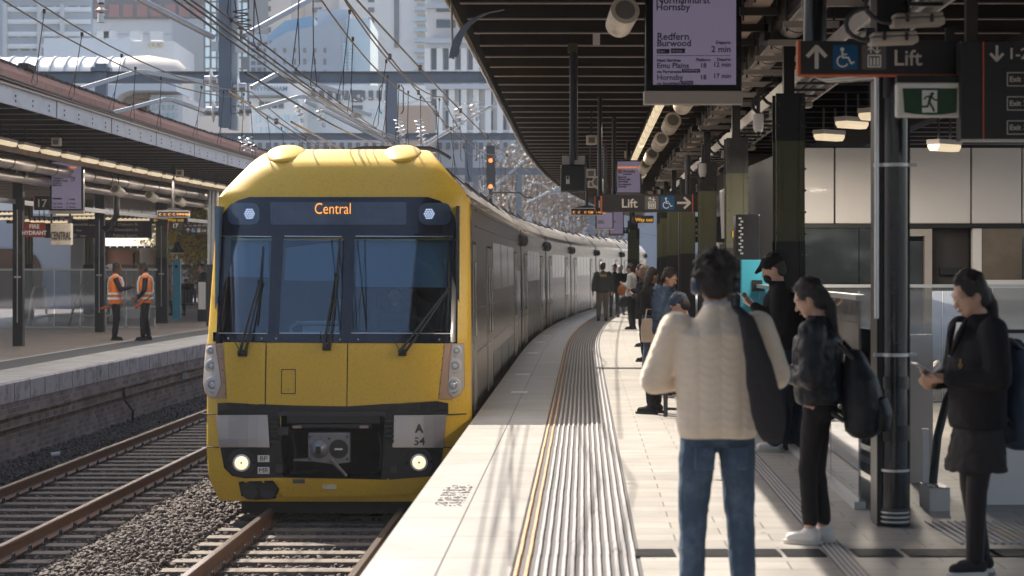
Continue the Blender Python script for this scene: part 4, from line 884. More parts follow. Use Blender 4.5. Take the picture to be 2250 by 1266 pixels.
# carriages along the bend
def csec(zs_, k=1.0, top=3.13):
    r_ = [(TW + hwid(z) * k, z) for z in zs_]; l_ = [(TW - hwid(z) * k, z) for z in zs_[::-1]]; return r_, l_
joins = [TD + 1.0, 43.7, 57.5, 71.2, 84.9, 98.6, 112]
side_z = [-.95, -.4, .3, .8, 1.3, 1.8, 2.45, 2.56]
for ci, (a, b) in enumerate(zip(joins, joins[1:])):
    if ci: a += .25
    b -= .25; Ds = frange(a, b, 1.2)
    if ci == 0: Ds = [TD + .98] + Ds[1:]
    car = thing('carriage', None, None, (0, 0, 0)); car.parent = train; car.location = L(TW, a, 0) - wloc(train)
    wall = [(TW + hwid(z), z) for z in side_z]; wl = [(TW - hwid(z), z) for z in side_z[::-1]]
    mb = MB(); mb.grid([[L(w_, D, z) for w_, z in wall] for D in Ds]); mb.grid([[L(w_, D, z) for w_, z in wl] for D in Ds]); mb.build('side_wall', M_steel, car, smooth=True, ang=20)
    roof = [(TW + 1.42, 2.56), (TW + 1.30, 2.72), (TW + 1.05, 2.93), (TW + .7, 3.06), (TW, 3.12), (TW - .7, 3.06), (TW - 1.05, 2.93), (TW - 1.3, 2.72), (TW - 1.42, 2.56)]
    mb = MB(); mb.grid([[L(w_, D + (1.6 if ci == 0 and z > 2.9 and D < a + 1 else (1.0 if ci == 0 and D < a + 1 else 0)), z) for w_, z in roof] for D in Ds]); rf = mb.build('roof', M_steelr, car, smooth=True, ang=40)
    mb = MB(); mb.loft([[L(w_, D, z) for w_, z in [(TW + 1.5, -.95)] + [(TW + 1.42, 2.5), (TW, 3.0), (TW - 1.42, 2.5), (TW - 1.5, -.95)]] for D in (b - .02, b)]); mb.build('end_wall', M_under, car); mb = MB()
    if ci: mb.loft([[L(w_, D, z) for w_, z in [(TW + 1.5, -.95), (TW + 1.42, 2.5), (TW, 3.0), (TW - 1.42, 2.5), (TW - 1.5, -.95)]] for D in (a, a + .02)])
    if ci: mb.build('end_wall', M_under, car)
    mb = MB(); mb.sweep([(TW - 1.2, -1.1), (TW + 1.2, -1.1), (TW + 1.3, -.9), (TW - 1.3, -.9)], Ds); mb.build('underframe', M_under, car)
    if ci < 5:
        mb = MB(); mb.sweep([(TW - .9, -.7), (TW + .9, -.7), (TW + .9, 2.4), (TW - .9, 2.4)], [b, b + .5]); mb.build('gangway', M_rubber, train)
    Lc = b - a
    def sp(w_off, D, z): return Vector((g(D) + TW + hwid(z) + w_off, D, z))
    def sidepanel(D0, D1, z0, z1, m, nm, out=.006, th=.02, par=None):
        mb = MB(); c = []
        for o_ in (-th, out): c += [[sp(o_, D, z) for z in (z0, z1)] for D in (D0, D1)]
        v = [c[0][0], c[1][0], c[1][1], c[0][1], c[2][0], c[3][0], c[3][1], c[2][1]]
        mb.add(v, [(0, 1, 2, 3), (7, 6, 5, 4), (0, 4, 5, 1), (1, 5, 6, 2), (2, 6, 7, 3), (3, 7, 4, 0)]); return mb.build(nm, m, par or car)
    # doors near each end
    for dd in (a + Lc * (.17 if ci else .25), b - Lc * .17):
        dr = sidepanel(dd - .72, dd + .72, -.05, 1.98, M_rubber, 'doorway', .004)
        for q in (-.36, .36):
            lf = sidepanel(dd + q - .33, dd + q + .33, -.03, 1.95, mat('door_leaf', (.42, .38, .36), .3, .9, var=.15), 'door_leaf', .016, .01, dr); sidepanel(dd + q - .2, dd + q + .2, .75, 1.7, M_tglass, 'door_window', .022, .01, lf)
    mb = MB()
    for dd in ((b - .35,) if ci == 0 else (a + .35, b - .35)): mb.ell(sp(.04, dd, 2.25), .10, .14, .13, 12, 8)
    mb.build('exterior_speaker', M_rubber, car, smooth=True)
    m0, m1 = a + Lc * .17 + 1.0, b - Lc * .17 - 1.0
    if ci == 0: m0 = a + Lc * .25 + 1.0
    nW = 4 if ci else 3; wd_ = (m1 - m0) / nW
    for k in range(nW):
        for z0, z1 in ((1.35, 2.05), (-.25, .42)): sidepanel(m0 + wd_ * k + .08, m0 + wd_ * (k + 1) - .08, z0, z1, M_tglass, 'window', .006)
    for e0, e1 in (((b - Lc * .17 + .95, b - .7),) if ci == 0 else ((a + .7, a + Lc * .17 - .95), (b - Lc * .17 + .95, b - .7))):
        if e1 - e0 > .3: sidepanel(e0, e1, .75, 1.6, M_tglass, 'window', .006)
    if ci == 0: 
        cd = sidepanel(TD + 1.45, TD + 2.1, -.1, 2.0, M_rubber, 'cab_door', .003); sidepanel(TD + 1.49, TD + 2.06, -.06, 1.96, MATS['door_leaf'], 'door_leaf', .012, .01, cd); sidepanel(TD + 1.58, TD + 1.97, .85, 1.75, M_tglass, 'door_window', .018, .01, cd)
    # body ribs and roof gear
    mb = MB()
    for z in (-.6, .62, 1.15, 2.2, 2.4):
        mb.loft([[sp(.0, D, z - .012), sp(.014, D, z - .008), sp(.014, D, z + .008), sp(.0, D, z + .012)] for D in Ds if D > a + .3 or ci])
    mb.build('body_ribs', M_steel, car)
    for k in range(7):
        mb = MB(); D = a + Lc * (.1 + .125 * k); 
        mb.loft([[L(TW + w_, q, z + .012) for w_, z in ((1.28, 2.74), (1.05, 2.94), (.72, 3.06), (.7, 3.07))] + [L(TW + w_, q, z - .02) for w_, z in ((.7, 3.07), (.72, 3.06), (1.05, 2.94), (1.28, 2.74))] for q in (D, D + .10)])
        if k % 2: 
            for q in range(4): mb.cbox(L(TW + 1.0, D + .3 + q * .13, 2.985), .28, .06, .03, 0, 0, R(42))
        mb.build('roof_vent', M_dark, rf)
    if ci in (0, 2):
        pan = thing('pantograph', None, None); pan.parent = car; D = a + (1.8 if ci == 0 else 5); pan.location = L(TW, D, 3.2) - wloc(car)
        mb = MB()
        if ci == 0:
            D = 32
            mb.tube([L(TW - .1 + q, D, 3.55 - (abs(q) > .6) * .12 * (abs(q) - .6) / .2) for q in np.linspace(-.95, .85, 13)], .028, 6).tube([L(TW - .1 + q, D + .35, 3.55 - (abs(q) > .6) * .12 * (abs(q) - .6) / .2) for q in np.linspace(-.95, .85, 13)], .028, 6)
            mb.beam(L(TW - .1, D + .17, 3.54), L(TW + .15, D + 1.2, 3.2), .05, .05).beam(L(TW + .15, D + 1.2, 3.2), L(TW, D + .4, 3.1), .07, .07).beam(L(TW - .5, D + .17, 3.5), L(TW + .5, D + .17, 3.5), .04, .04)
        else:
            mb.tube([L(TW + q, D, 3.95 - (abs(q) > .6) * .15) for q in np.linspace(-.8, .8, 9)], .03, 6).beam(L(TW, D, 3.9), L(TW, D + 1.3, 3.5), .05, .05).beam(L(TW, D + 1.3, 3.5), L(TW, D, 3.12), .07, .07)
        mb.build('arms', M_black, pan)
# bogies
for D in (27, 40.5):
    mb = MB(); mb.cyl((g(D) + TW - .8, D, -.68), (g(D) + TW + .8, D, -.68), .42, 24); mb.build('wheelset', M_under, train, smooth=True)
# ================================================================ SIGNS AND SCREENS
def pbox(px0, py0, px1, py1, D, th, m, nm, par, bevel=0, fy=0):
    a, b = P(px0, py1, D), P(px1, py0, D); mb = MB(); mb.box(a.x, b.x, D + fy, D + fy + th, a.z, b.z); return mb.build(nm, m, par, bevel=bevel)
def rbox(px0, py0, px1, py1, D, th, m, nm, par, r=6, fy=0):
    mb = MB(); mb.prism([(P(x, y, D).x, P(x, y, D).z) for x, y in rr(px0, py0, px1, py1, r)][::-1], D + fy, D + fy + th); return mb.build(nm, m, par)
def ptext(s, px, py, cap, D, m, par, align='LEFT', fy=-.012, bold=.0, sx=1):
    p = P(px, py, D); p.y += fy; return text(s, p, cap / FPX * D, m, par, align, bold=bold * D / FPX, sx=sx)
def sthing(name, label, cat, px, py, D, group=None): return thing(name, label, cat, P(px, py, D), 0, group)
def stroke(pts, wpx, D, m, nm, par, fy=-.004, th=.003):
    q = [P(x, y, D) for x, y in pts]; w_ = wpx / FPX * D / 2; mb = MB(); 
    for i, (a, b) in enumerate(zip(q, q[1:])):
        d = (b - a).normalized(); n_ = Vector((-d.z, 0, d.x)) * w_; e = d * w_ * .35
        v = [(p.x, D + fy - th - (i % 2) * .0007, p.z) for p in (a - e + n_, a - e - n_, b + e - n_, b + e + n_)]; v += [(x_, D + fy, z_) for x_, y_, z_ in v]
        mb.add(v, [(0, 1, 2, 3), (7, 6, 5, 4), (0, 4, 5, 1), (1, 5, 6, 2), (2, 6, 7, 3), (3, 7, 4, 0)])
    return mb.build(nm, m, par)
def disc(px, py, r, D, m, nm, par, fy=-.008):
    p = P(px, py, D); rm = r / FPX * D; mb = MB(); mb.cyl((p.x, D + fy, p.z), (p.x, D + fy + .004, p.z), rm, 20); return mb.build(nm, m, par)
def arc(cx_, cy_, r, a0, a1, n=12): return [(cx_ + r * math.cos(R(a0 + (a1 - a0) * i / n)), cy_ + r * math.sin(R(a0 + (a1 - a0) * i / n))) for i in range(n + 1)]
def wheelchair(px0, py0, s, D, par):
    u = s / 54
    b = rbox(px0, py0, px0 + s, py0 + s, D, .004, M_blue, 'access_symbol', par, 4 * u, -.006)
    q = lambda x, y: (px0 + x * u, py0 + y * u)
    disc(*q(20, 10), 4.2 * u, D, M_white, 'symbol_head', b, -.0125)
    stroke([q(20, 14), q(21, 28), q(33, 28), q(40, 41), q(46, 38)], 3.6 * u, D, M_white, 'symbol_body', b, -.0085)
    stroke([q(21, 21), q(30, 21)], 3 * u, D, M_white, 'symbol_arm', b, -.0085)
    stroke([q(x, y) for x, y in arc(21, 36, 12, -110, -360 + 30, 14)], 3.2 * u, D, M_white, 'symbol_wheel', b, -.0085)
def liftsym(px0, py0, s, D, par):
    u = s / 54; b = rbox(px0, py0, px0 + s, py0 + s, D, .004, M_signgrey, 'lift_symbol', par, 4 * u, -.006); q = lambda x, y: (px0 + x * u, py0 + y * u)
    stroke([q(14, 23), q(41, 23), q(41, 48), q(14, 48), q(14, 23)], 2.8 * u, D, M_white, 'symbol_frame', b, -.0085)
    for x in (20, 27.5, 35): stroke([q(x, 29), q(x, 44)], 4.2 * u, D, M_white, 'symbol_figure', b, -.0085)
    for x, a, c in ((20, 18, 5), (34, 5, 18)):
        stroke([q(x, a), q(x, c)], 2.6 * u, D, M_white, 'symbol_arrow', b, -.0085); d_ = 1 if c < a else -1
        stroke([q(x - 6, c + 6 * d_), q(x, c), q(x + 6, c + 6 * d_)], 2.6 * u, D, M_white, 'symbol_arrow', b, -.0085)
def arrow(cx_, cy_, s, dirn, D, par, m=None):
    r_ = {'u': 0, 'r': 90, 'd': 180, 'l': -90}[dirn]; c, s_ = math.cos(R(r_)), math.sin(R(r_)); q = lambda x, y: (cx_ + (x * c - y * s_) * s, cy_ + (x * s_ + y * c) * s)
    w_ = s * .17; m = m or M_print
    stroke([q(0, .5), q(0, -.42)], w_, D, m, 'arrow', par); stroke([q(-.40, -.02), q(0, -.45), q(.40, -.02)], w_, D, m, 'arrow', par)
# near Lift sign
D = 12.9; t = sthing('direction_sign', 'near charcoal Lift sign with up arrow above the black downpipe', 'sign', 1935, 127, D)
pbox(1755, 90, 2113, 165, D, .08, M_sign, 'panel', t); pbox(1753, 89, 1759, 166, D, .082, M_orange, 'orange_edge', t, fy=-.001); pbox(2109, 91, 2113, 164, D, .01, M_orange, 'orange_edge', t, fy=-.003); pbox(1755, 163, 2113, 166.5, D, .084, M_orange, 'orange_edge', t, fy=-.002)
arrow(1794, 125, 50, 'u', D, t); wheelchair(1830, 99, 54, D, t); liftsym(1893, 99, 54, D, t); ptext('Lift', 1962, 144, 34, D, M_print, t, bold=.6)
pbox(1905, 60, 1925, 90, D, .03, M_dark, 'hanger', t, fy=.03); pbox(2080, 60, 2100, 90, D, .03, M_dark, 'hanger', t, fy=.03)
mb = MB(); mb.cyl(P(1926, 170, D + .1), P(1926, 700, D + .1), .014, 8); mb.build('support_tube', M_galv, t)
# exit sign
D = 12.75; t = sthing('exit_light', 'green running man exit light in a pale frame under the near Lift sign', 'exit sign', 2042, 220, D)
pbox(1970, 181, 2113, 258, D, .07, M_porc, 'frame', t, bevel=.012); pbox(1980, 184, 2104, 194, D, .01, M_white, 'top_strip', t, fy=-.012)
mb = MB(); mb.prism([(P(x, y, D).x, P(x, y, D).z) for x, y in ((1983, 195), (2102, 195), (2100, 248), (2070, 252), (2042, 253), (2010, 251), (1987, 247))][::-1], D - .012, D - .002); mb.build('green_panel', M_exitg, t)
pbox(2025, 199, 2058, 248, D, .003, M_white, 'door_pictogram', t, fy=-.017)
mg = M_exitg; disc(2047, 207, 3.6, D, mg, 'figure_head', t, -.023); stroke([(2044, 211), (2040, 226)], 6, D, mg, 'figure', t, -.018); stroke([(2040, 226), (2036, 235), (2024, 235)], 4, D, mg, 'figure', t, -.018); stroke([(2041, 226), (2047, 236), (2051, 245)], 4, D, mg, 'figure', t, -.018); stroke([(2044, 213), (2034, 213), (2029, 219)], 3, D, mg, 'figure', t, -.018); stroke([(2045, 213), (2051, 220), (2058, 221)], 3, D, mg, 'figure', t, -.018)
pbox(1972, 165, 2113, 181, D, .05, M_black, 'mount', t, fy=.02)
# exit directory
D = 12.7; t = sthing('direction_sign', 'tall charcoal exit directory cut off by the right border', 'sign', 2200, 200, D)
pbox(2113, 92, 2420, 308, D, .12, M_sign, 'panel', t); pbox(2159, 92, 2162, 306, D, .01, M_orange, 'orange_edge', t, fy=-.006); pbox(2111, 92, 2115, 309, D, .13, M_dark, 'edge_trim', t, fy=-.004); pbox(2111, 306, 2420, 310, D, .14, M_galv, 'edge_trim', t, fy=-.006)
arrow(2190, 118, 34, 'd', D, t); ptext('1-25', 2213, 130, 24, D, M_print, t, bold=.4)
for y0, s in ((160, 'Exit 1'), (213, 'Exit 2'), (266, 'Exit 3')):
    stroke([(2213, y0), (2300, y0), (2300, y0 + 29), (2213, y0 + 29), (2213, y0)], 1.8, D, M_print, 'outline', t); ptext(s, 2217, y0 + 20, 11.5, D, M_print, t, bold=.3)
pbox(2125, -40, 2150, 92, D, .06, M_joist, 'hanger', t, fy=.02)
# far Lift sign
D = 32.0; t = sthing('direction_sign', 'far charcoal Lift sign with right arrow over the platform', 'sign', 1425, 446, D)
pbox(1322, 427, 1535, 466, D, .09, M_sign, 'panel', t); pbox(1320, 427, 1323, 466, D, .1, M_orange, 'orange_edge', t, fy=-.005); pbox(1521, 427, 1523, 466, D, .01, M_orange, 'orange_edge', t, fy=-.006)
ptext('Lift', 1365, 456, 19, D, M_print, t, bold=.5); liftsym(1417, 431, 30, D, t); wheelchair(1452, 431, 30, D, t); arrow(1503, 446, 29, 'r', D, t)
mb = MB(); mb.cyl(P(1330, 427, D + .05), P(1330, 320, D + .05), .03, 8); mb.cyl(P(1510, 427, D + .05), P(1510, 340, D + .05), .03, 8); mb.build('hanger', M_dark, t)
# departures screens
def screen(px0, py0, px1, py1, D, label, lines, group='hanging departures screens', side=1, hang=True, dep=.16):
    t = sthing('departures_screen', label, 'screen', (px0 + px1) / 2, (py0 + py1) / 2, D, group)
    pbox(px0, py0, px1, py1, D, dep, M_blackg, 'case', t, bevel=.01); w_ = px1 - px0; h_ = py1 - py0
    pbox(px0 + w_ * .08, py0 + h_ * .04, px1 - w_ * .06, py1 - h_ * .04, D, .01, M_screen, 'display', t, fy=-.006)
    pbox(px0 - w_ * .01, py1 - h_ * .01, px1 + w_ * .01, py1 + h_ * .05, D, dep + .02, M_box, 'bottom_rail', t, fy=-.01)
    for ln in lines:
        s, x, y, c = ln[:4]; al = ln[4] if len(ln) > 4 else 'LEFT'; ptext(s, x, y, c, D, M_screent, t, al, bold=.3)
    if hang: mb = MB(); cx_ = (px0 + px1) / 2; mb.cyl(P(cx_, py0, D + dep / 2), Vector((P(cx_, py0, D).x, D + dep / 2, 4.25)), .04, 10); mb.build('pole', M_dark, t)
    return t
D = 18.4
t = screen(1418, -260, 1630, 205, D, 'large departures screen hanging at the top edge of the photo', [('Normanhurst', 1441, 8, 15), ('Hornsby', 1441, 23, 15), ('Redfern', 1443, 88, 15.5), ('Burwood', 1443, 102, 14), ('2 min', 1606, 115, 13.5, 'RIGHT'), ('Departs', 1605, 97, 7, 'RIGHT'), ('Next Services', 1443, 136, 6.5), ('Platform', 1561, 135, 6.5, 'RIGHT'), ('Departs', 1605, 134, 6.5, 'RIGHT'), ('Emu Plains', 1443, 150, 11.5), ('18', 1552, 149, 10, 'RIGHT'), ('12 min', 1606, 147, 10, 'RIGHT'), ('via Parramatta', 1443, 161, 6.5), ('Hornsby', 1443, 176, 11.5), ('18', 1552, 175, 10, 'RIGHT'), ('17 min', 1606, 172, 10, 'RIGHT'), ('via Strathfield', 1443, 187, 6.5)], hang=False)
for r_, s in (((1443, 108, 1471, 118), '8 cars'), ((1474, 107, 1505, 117), 'All Stops'), ((1498, 152, 1538, 160), 'Limited Stops'), ((1496, 178, 1523, 186), 'All Stops')):
    pbox(*r_, D, .003, M_screent, 'tag_block', t, fy=-.009); ptext(s, r_[0] + 3, r_[3] - 3, 4.2, D, MATS['screen_violet'], t, fy=-.013)
pbox(1443, 122, 1605, 123, D, .003, M_screent, 'divider', t, fy=-.009)
D = 41; t = screen(1352, 352, 1410, 426, D, 'departures screen hanging just above the far Lift sign', [('Hornsby', 1368, 379, 5.5), ('via Strathfield', 1368, 384, 2.5), ('Beecroft', 1358, 391, 3.6), ('Pennant Hills', 1358, 396, 3.6), ('Thornleigh', 1358, 401, 3.6), ('Normanhurst', 1358, 407, 3.6), ('Hornsby', 1358, 412, 3.6)])
pbox(1357, 366, 1405, 370, D, .003, M_screeno, 'header_bar', t, fy=-.009); pbox(1358, 373, 1366, 381, D, .003, mat('line_badge', (.35, .1, .06), .5), 'line_badge', t, fy=-.009); ptext('T9', 1358.6, 379, 4.5, D, M_white, t, fy=-.015)
D = 56; t = screen(1308, 466, 1348, 503, D, 'small departures screen low behind the left end of the far Lift sign', [('Redfern', 1314, 487, 2.6), ('Burwood', 1314, 491, 2.6)], hang=True)
D = 60; t = screen(1337, 462, 1371, 516, D, 'second small departures screen, lower and right of its neighbour', [('Redfern', 1342, 488, 2.6)], hang=True)
D = 44; t = screen(108, 352, 183, 464, D, 'departures screen for platform 17 hanging on the left platform', [('City Circle', 127, 379, 5.5), ('via Town Hall', 127, 383, 2.4), ('Town Hall', 116, 388.5, 4), ('Wynyard', 116, 393.5, 4), ('Circular Quay', 116, 399, 4), ('St James', 116, 404, 4), ('Museum', 116, 409, 4), ('17', 165, 399, 6.5, 'RIGHT'), ('Platform', 165, 391, 2.6, 'RIGHT'), ('7 min', 165, 440, 4.5, 'RIGHT'), ('City Circle', 116, 449, 3.4), ('17', 150, 449, 3.4, 'RIGHT'), ('13 min', 166, 449, 3.4, 'RIGHT'), ('City Circle', 116, 457, 3.4), ('17', 150, 457, 3.4, 'RIGHT'), ('20 min', 166, 457, 3.4, 'RIGHT')])
pbox(113, 366, 168, 370.5, D, .003, M_screeno, 'header_bar', t, fy=-.009); pbox(116, 373, 125, 382, D, .003, mat('t8_green', (.02, .14, .1), .5), 'line_badge', t, fy=-.009); ptext('T8', 117, 380, 5, D, M_white, t, fy=-.015); pbox(116, 435, 136, 438.5, D, .003, M_screent, 'tag_block', t, fy=-.009)
t['label'] = 'departures screen for platform 17 on the left platform'
# platform numbers
def numsign(s, px0, py0, px1, py1, D, label, cap):
    t = sthing('platform_number', label, 'sign', px0, py0, D); pbox(px0, py0, px1, py1, D, .06, M_sign, 'panel', t); pbox(px0 - 1, py0, px0 + .6, py1, D, .065, M_orange, 'orange_edge', t, fy=-.003)
    ptext(s, (px0 + px1) / 2, (py0 + py1) / 2 + cap / 2, cap, D, M_print, t, 'CENTER', bold=.4); return t
numsign('17', 75, 431, 108, 462, 44.1, 'black platform number 17 beside the left departures screen', 17); numsign('17', 370, 488, 400, 504, 56, 'small platform number 17 under the Way out sign', 9); numsign('18', 1308, 432, 1336, 465, 33, 'platform number sign partly hidden by the far Lift sign', 15)
# LED destination boxes
def ledbox(px0, py0, px1, py1, D, label, s, cap):
    t = sthing('led_display', label, 'display', px0, py0, D, 'orange LED indicators'); pbox(px0, py0, px1, py1, D, .15, M_galv, 'frame', t); pbox(px0 + 1.5, py0 + 1.8, px1 - 1.5, py1 - 1.8, D, .02, M_sign, 'panel', t, fy=-.006)
    ptext(s, px0 + 4, py1 - 4.5, cap, D, M_led, t, fy=-.012, sx=1.25); cx_ = (px0 + px1) / 2
    mb = MB(); p = P(cx_, py0, D + .07); a, b = P(px0 + 6, py0, D), P(px1 - 6, py0, D); h_ = 6 / FPX * D
    mb.prism([(a.x, a.z), (b.x, b.z), (p.x + .05, a.z + h_), (p.x - .05, a.z + h_)][::-1], D + .02, D + .13); mb.build('cap', M_dark, t); mb = MB(); mb.cyl(p, (p.x, p.y, 4.2), .035, 8); mb.build('pole', M_dark, t)
ledbox(345, 463, 416, 478, 50, 'orange LED indicator on a pole, left platform', 'C  C  C  C TPMMBB', 4.5); ledbox(1254, 457, 1325, 473.5, 46, 'orange LED indicator on a pole beside the train, right platform', 'C  C   C GB  TW L.', 5)
# fire hydrant, CENTRAL, direction signs
D = 43.2; t = sthing('hydrant_sign', 'red FIRE HYDRANT sign on the black column', 'sign', 75, 505, D); pbox(52, 489, 99, 521.5, D, .02, M_redsign, 'panel', t); ptext('FIRE', 75.5, 502, 8.6, D, M_white, t, 'CENTER', bold=.4); ptext('HYDRANT', 75.5, 516, 8.6, D, M_white, t, 'CENTER', bold=.4, sx=.93)
D = 46; t = sthing('station_sign', 'cream CENTRAL station name lantern hanging under the left canopy', 'sign', 134, 515, D); pbox(111, 491, 156, 538.5, D, .22, M_cream, 'lantern', t, bevel=.01); ptext('CENTRAL', 134, 526, 17, D, mat('faded_letters', (.09, .07, .06), .6), t, 'CENTER', bold=.4, sx=.42)
mb = MB(); 
for q in (113, 154): mb.cyl(P(q, 491, D + .1), P(q, 460, D + .1), .025, 6)
mb.build('strap', M_dark, t)
D = 62; t = sthing('direction_sign', 'wide charcoal exit directory behind the CENTRAL lantern', 'sign', 215, 500, D); pbox(97, 476, 333, 523, D, .1, M_sign, 'panel', t)
for s, x, y, c in (('1-25', 124, 484, 6), ('Airport services', 166, 484, 3), ('Grand Concourse', 128, 496, 6.2), ('Light Rail', 195, 496, 3), ('Chalmers St', 259, 496, 6.2), ('Devonshire St', 252, 508, 6.2), ('Railway Square', 248, 520, 6.2), ('Elizabeth St', 128, 520, 6.2), ('Buses', 168, 508, 3.5), ('Buses', 177, 520, 3.5)): ptext(s, x, y, c, D, M_print, t, bold=.15)
for x, y, m in ((141, 481, M_copper), (190, 493, M_redsign), (163, 505, M_blue), (172, 517, M_blue), (253, 493, M_redsign), (246, 505, M_blue), (243, 517, M_blue)): disc(x, y, 3.2, D, m, 'round_symbol', t)
for y in (489, 501, 513): stroke([(300, y), (311, y), (311, y + 6), (300, y + 6), (300, y)], .7, D, M_signgrey, 'outline', t)
D = 58; t = sthing('direction_sign', 'amber Way out sign behind the left LED indicator', 'sign', 372, 485, D); pbox(333, 476, 412, 492, D, .1, M_sign, 'panel', t); ptext('Way out', 368, 486.5, 7, D, M_way, t, bold=.25); arrow(342, 484, 9, 'l', D, t, M_way)
D = 64; t = sthing('direction_sign', 'amber Way out sign cut off at the left border', 'sign', 60, 482, D); pbox(14, 475, 98, 491, D, .1, M_sign, 'panel', t); ptext('Way out', 22, 487, 7, D, M_way, t, bold=.25); arrow(86, 483, 9, 'r', D, t, M_way)
D = 60; t = sthing('direction_sign', 'small Lift sign with blue wheelchair symbol just left of the train', 'sign', 425, 505, D); pbox(398, 497, 455, 515, D, .1, M_sign, 'panel', t); arrow(413, 506, 9, 'u', D, t); wheelchair(420, 501, 10, D, t); liftsym(432, 501, 10, D, t); ptext('Lift', 444, 509, 5, D, M_print, t)
D = 50; t = sthing('direction_sign', 'amber Way out sign under the right end of the far Lift sign', 'sign', 1415, 482, D); pbox(1389, 474, 1436, 490, D, .1, M_sign, 'panel', t); ptext('Way out', 1396, 486.5, 7.5, D, M_way, t, bold=.3)
D = 66; t = sthing('direction_sign', 'tiny blue wheelchair sign among the far columns', 'sign', 1380, 506, D); pbox(1367, 500, 1398, 513, D, .1, M_sign, 'panel', t); arrow(1374, 506, 8, 'u', D, t); wheelchair(1380, 502, 9, D, t)
D = 44; t = sthing('direction_sign', 'charcoal street directory half hidden behind columns, right platform', 'sign', 1520, 500, D); pbox(1511, 476, 1590, 533, D, .1, M_sign, 'panel', t)
for s, x, y in (('Grand Concourse', 1499, 495), ('Eddy Ave', 1509, 508), ('Elizabeth St', 1499, 520)): ptext(s, x + 10, y, 6, D, M_print, t)
# ================================================================ OVERHEAD LINES AND GANTRIES
def insul(p, axis, parent, r=.11, n=2, nm='insulator'):
    a = Vector(axis).normalized(); ln = .12 * n + .1; pts = []; rs = []
    for k in range(n):
        o_ = -ln / 2 + .08 + k * .12
        for d_, q in ((-.035, .035), (-.01, r * .9), (0, r), (.015, r * .55), (.04, .035)): pts.append(p + a * (o_ + d_)); rs.append(q)
    mb = MB(); mb.tube(pts, rs, 18); o = mb.build(nm, M_porc, parent, smooth=True, ang=60)
    mb = MB(); mb.cyl(p - a * (ln / 2 + .1), p - a * (ln / 2 - .03), .05, 12).cyl(p + a * (ln / 2 - .03), p + a * (ln / 2 + .1), .05, 12); mb.build('end_cap', M_galv, o, smooth=True)
def gantry(D, zb, label, hb=.33, px0=None, px1=None, posts=(), post_bot=3.9, m=None):
    m = m or M_gantry; x0 = P(px0, 0, D).x if px0 is not None else g(D) - 12; x1 = P(px1, 0, D).x if px1 is not None else g(D) + 8
    t = thing('overhead_gantry', label, 'gantry', ((x0 + x1) / 2, D, zb), group='steel gantries over the tracks')
    mb = MB(); mb.box(x0, x1, D - .12, D + .12, zb, zb + .03).box(x0, x1, D - .12, D + .12, zb + hb - .03, zb + hb).box(x0, x1, D - .015, D + .015, zb + .03, zb + hb - .03)
    for x in np.arange(x0 + .5, x1, 1.6): mb.box(x, x + .02, D - .11, D + .11, zb + .03, zb + hb - .03)
    mb.build('beam', m, t)
    for px in posts:
        x = P(px, 0, D).x; mb = MB(); mb.box(x - .17, x + .17, D - .11, D - .09, post_bot, zb - .002).box(x - .02, x + .02, D - .09, D + .09, post_bot, zb - .002).box(x - .17, x + .17, D + .09, D + .11, post_bot, zb - .002); pm = mb.build('drop_post', m, t)
        mb = MB(); 
        for q in (-.28, .28): mb.tube([(x + q, D, zb - .05), (x + q * 1.25, D, zb - .15), (x + q * 1.25, D, zb - .8), (x + q, D, zb - .9)], .02, 6)
        mb.build('cable_loop', M_wired, pm)
    return t
# nearest drop mast, its beam is above the picture
D = 40.0; t = thing('overhead_gantry', 'nearest gantry with a thick blue grey drop mast and four porcelain insulators', 'gantry', P(500, 0, D), group='steel gantries over the tracks')
zb = 7.2; mb = MB(); xx = P(500, 0, D).x; mb.box(-18, 9, D - .15, D + .15, zb, zb + .35); mb.build('beam', M_gantry, t)
def bx(px0, px1, py0, py1, D0, D1, m, nm):
    a, b = P(px0, py1, D), P(px1, py0, D); mb = MB(); mb.box(a.x, b.x, D + D0, D + D1, a.z, b.z); return mb.build(nm, m, t)
bx(482, 505, -150, 280, -.13, -.11, M_gantry, 'mast_flange'); bx(491, 496, -150, 280, -.11, .11, M_gantry, 'mast_web'); bx(482, 505, -150, 280, .11, .13, M_gantry, 'mast_flange')
bx(507, 522, -150, 285, -.0, .25, M_gantry2, 'second_mast'); bx(503, 508, -150, 284, -.135, .2, M_gantry, 'mast_edge')
for px, py, s_ in ((463, 176, -1), (527, 192, 1), (468, 244, -1), (540, 240, 1)):
    p = P(px, py, D); mb = MB(); mb.tube([p + Vector((-.12, 0, 0)), p + Vector((.12, 0, 0))], .085, 16); ii = mb.build('insulator_body', M_galv, t, smooth=True)
    mb = MB(); mb.tube([p + Vector((-.03 + s_ * -.02, 0, 0)), p + Vector((-.01 + s_ * -.02, 0, 0)), p + Vector((.02 + s_ * -.02, 0, 0))], [.14, .225, .13], 22); mb.build('insulator', M_porc, ii, smooth=True, ang=70)
    mb = MB()
    for dz in (-.07, .07): mb.cyl(p + Vector((-s_ * .1, 0, dz)), p + Vector((-s_ * .28, 0, dz)), .022, 8)
    mb.cbox(p + Vector((-s_ * .17, 0, 0)), .03, .1, .26); mb.build('bolts', M_galv, ii)
def arm(pts, w_, nm='registration_arm', m=None, par=None, D=D):
    q = [P(x, y, D + dd) for x, y, dd in pts]; mb = MB()
    for a, b in zip(q, q[1:]): mb.beam(a, b, w_, w_)
    mb.build(nm, m or M_gantry2, par or t, bevel=.01)
arm([(445, 180, 0), (315, 158, -.5), (300, 158, -.55), (152, 203, -1.2)], .085); arm([(455, 247, 0), (378, 219, -.6), (362, 218, -.7), (226, 254, -1.3)], .075)
